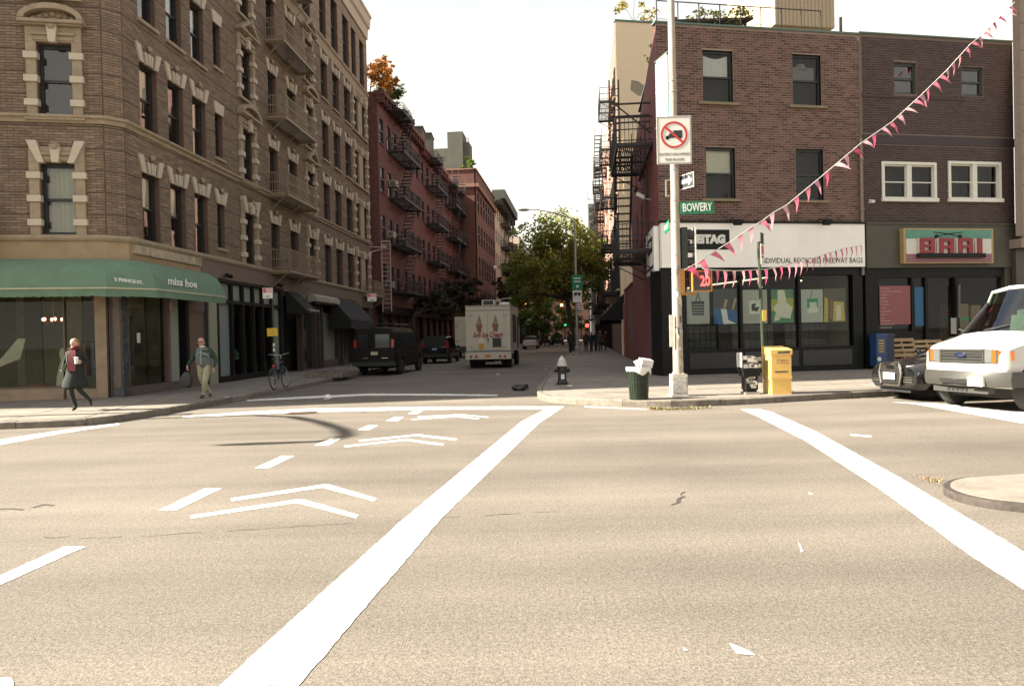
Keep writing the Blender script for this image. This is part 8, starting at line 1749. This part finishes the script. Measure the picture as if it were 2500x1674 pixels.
for i, (x, y, hs, tp, lg, lab, turn) in enumerate(((1393, 862, 1.0, 0, 0, 'dark dressed pedestrian left of the far lamp post', .3), (1431, 858, 1.0, 1, 0, 'pedestrian in a dark brown jacket just right of the far lamp post', PI), (1444, 860, .97, 2, 1, 'pedestrian in a navy jacket in the middle of the far group', .2), (1455, 857, 1.0, 0, 0, 'pedestrian in black beside the navy jacket in the far group', PI + .3), (1466, 858, 1.03, 3, 0, 'broad pedestrian in charcoal near the shop doors of the far group', -.2), (1479, 855, .98, 4, 1, 'pedestrian in a dark red top, rightmost of the far group', .5))):
    p = G(x, y, .15); t = thing('person', lab, 'person', T(p.x, p.y, .15, turn) @ Matrix.Scale(hs, 4)); person_body(t, J0, E0(tops[tp], legs[lg]), None, face_bits((0, -.045, 1.60), M_SKIN2)); b = MB(); b.ball((0, -.0, 1.63), (.096, .1, .085), 12, 7); b.build('hair', M_HAIRB if i % 2 else M_BOOT, t, smooth=60)
    b = shell([(0, 0, 1.47, .09, .07), (0, 0, 1.40, .19, .12), (0, 0, 1.2, .20, .15), (0, 0, .95, .19, .15), (0, 0, .82, .19, .15)], 14); b.build('jacket', tops[tp], t, smooth=60)
for i, (x, D, lab) in enumerate(((1318, 100, 'distant dark pedestrian crossing right of the pale hatchback, left one'), (1330, 103, 'distant dark pedestrian crossing right of the pale hatchback, middle one'), (1342, 99, 'distant pale topped pedestrian under the far bright green tree'))):
    p = at(x, 830, D); t = thing('person', lab, 'person', T(p.x, D, 0, i)); person_body(t, J0, E0(tops[i % 3] if i < 2 else M_SIGNF, legs[0]), None); MB().ball((0, 0, 1.63), (.096, .1, .085), 10, 6).build('hair', M_BOOT, t)
# bicycle chained to the post
p0, p1_ = G(670, 950, .15), G(697, 944, .15); d = Vector((.05, 1.0, 0)).normalized()
BK = thing('bicycle', 'dark bicycle with a red rear light chained to the sign post', 'bicycle', T(p0.x, p0.y, .15, math.atan2(d.y, d.x)) @ Matrix.Rotation(R(-4), 4, 'X'))
def bwheel(x, r=.335):
    b = MB(); n = 28; pts = [(x + r * math.cos(2 * PI * k / n), 0, r + r * math.sin(2 * PI * k / n)) for k in range(n + 1)]; b.tube(pts, .019, 6, cap=False); w_ = b.build('wheel', M_TYRE, BK)
    s = MB()
    for k in range(14): a = 2 * PI * k / 14; s.tube([(x, .02 * (-1) ** k, r), (x + r * .95 * math.cos(a), 0, r + r * .95 * math.sin(a))], .0025, 3)
    s.tube([(x + r * .93 * math.cos(2 * PI * k / n), 0, r + r * .93 * math.sin(2 * PI * k / n)) for k in range(n + 1)], .010, 5, cap=False); s.tube([(x, -.05, r), (x, .05, r)], .02, 8); s.build('spokes', M_STEEL, w_)
bwheel(0); bwheel(1.02)
M_BIKE = mat('bike_navy', (.02, .026, .05), .35)
b = MB()
for a, c in (((.0, 0, .335), (.43, 0, .29)), ((.43, 0, .29), (.28, 0, .82)), ((.28, 0, .74), (.0, 0, .335)), ((.43, 0, .29), (.84, 0, .74)), ((.29, 0, .76), (.82, 0, .84)), ((.80, 0, .94), (1.02, 0, .335))): b.tube([a, c], .018, 6)
b.build('frame', M_BIKE, BK)
b = MB(); b.tube([(.28, 0, .8), (.26, 0, .93)], .014, 6); b.ball((.24, 0, .95), (.13, .075, .03), 10, 6); b.build('saddle', M_BOOT, BK); b = MB(); b.box((.08, -.03, .70), (.14, .03, .76)); b.build('rear_light', mat('red_reflector', (.5, .02, .02), .3), BK)
b = MB(); b.tube([(.80, 0, .94), (.79, 0, 1.04)], .016, 6); b.tube([(.70, -.30, 1.10), (.78, -.2, 1.08), (.80, 0, 1.05), (.78, .2, 1.08), (.70, .30, 1.10)], .014, 6); b.build('handlebar', M_STEEL, BK); b = MB()
for s in (-1, 1): b.tube([(.58, s * .31, 1.10), (.72, s * .30, 1.10)], .019, 6)
b.build('grip', M_BOOT, BK); b = MB(); b.lathe([(.02, -.02), (.09, -.01), (.09, .01), (.02, .02)], 14, (0, 0, 0), 0, Matrix.Translation((.43, .05, .29)) @ Matrix.Rotation(PI / 2, 4, 'X')); b.tube([(.43, .07, .29), (.50, .09, .14)], .012, 5); b.box((.46, .08, .12), (.56, .16, .14)); b.build('crank', M_STEEL, BK)
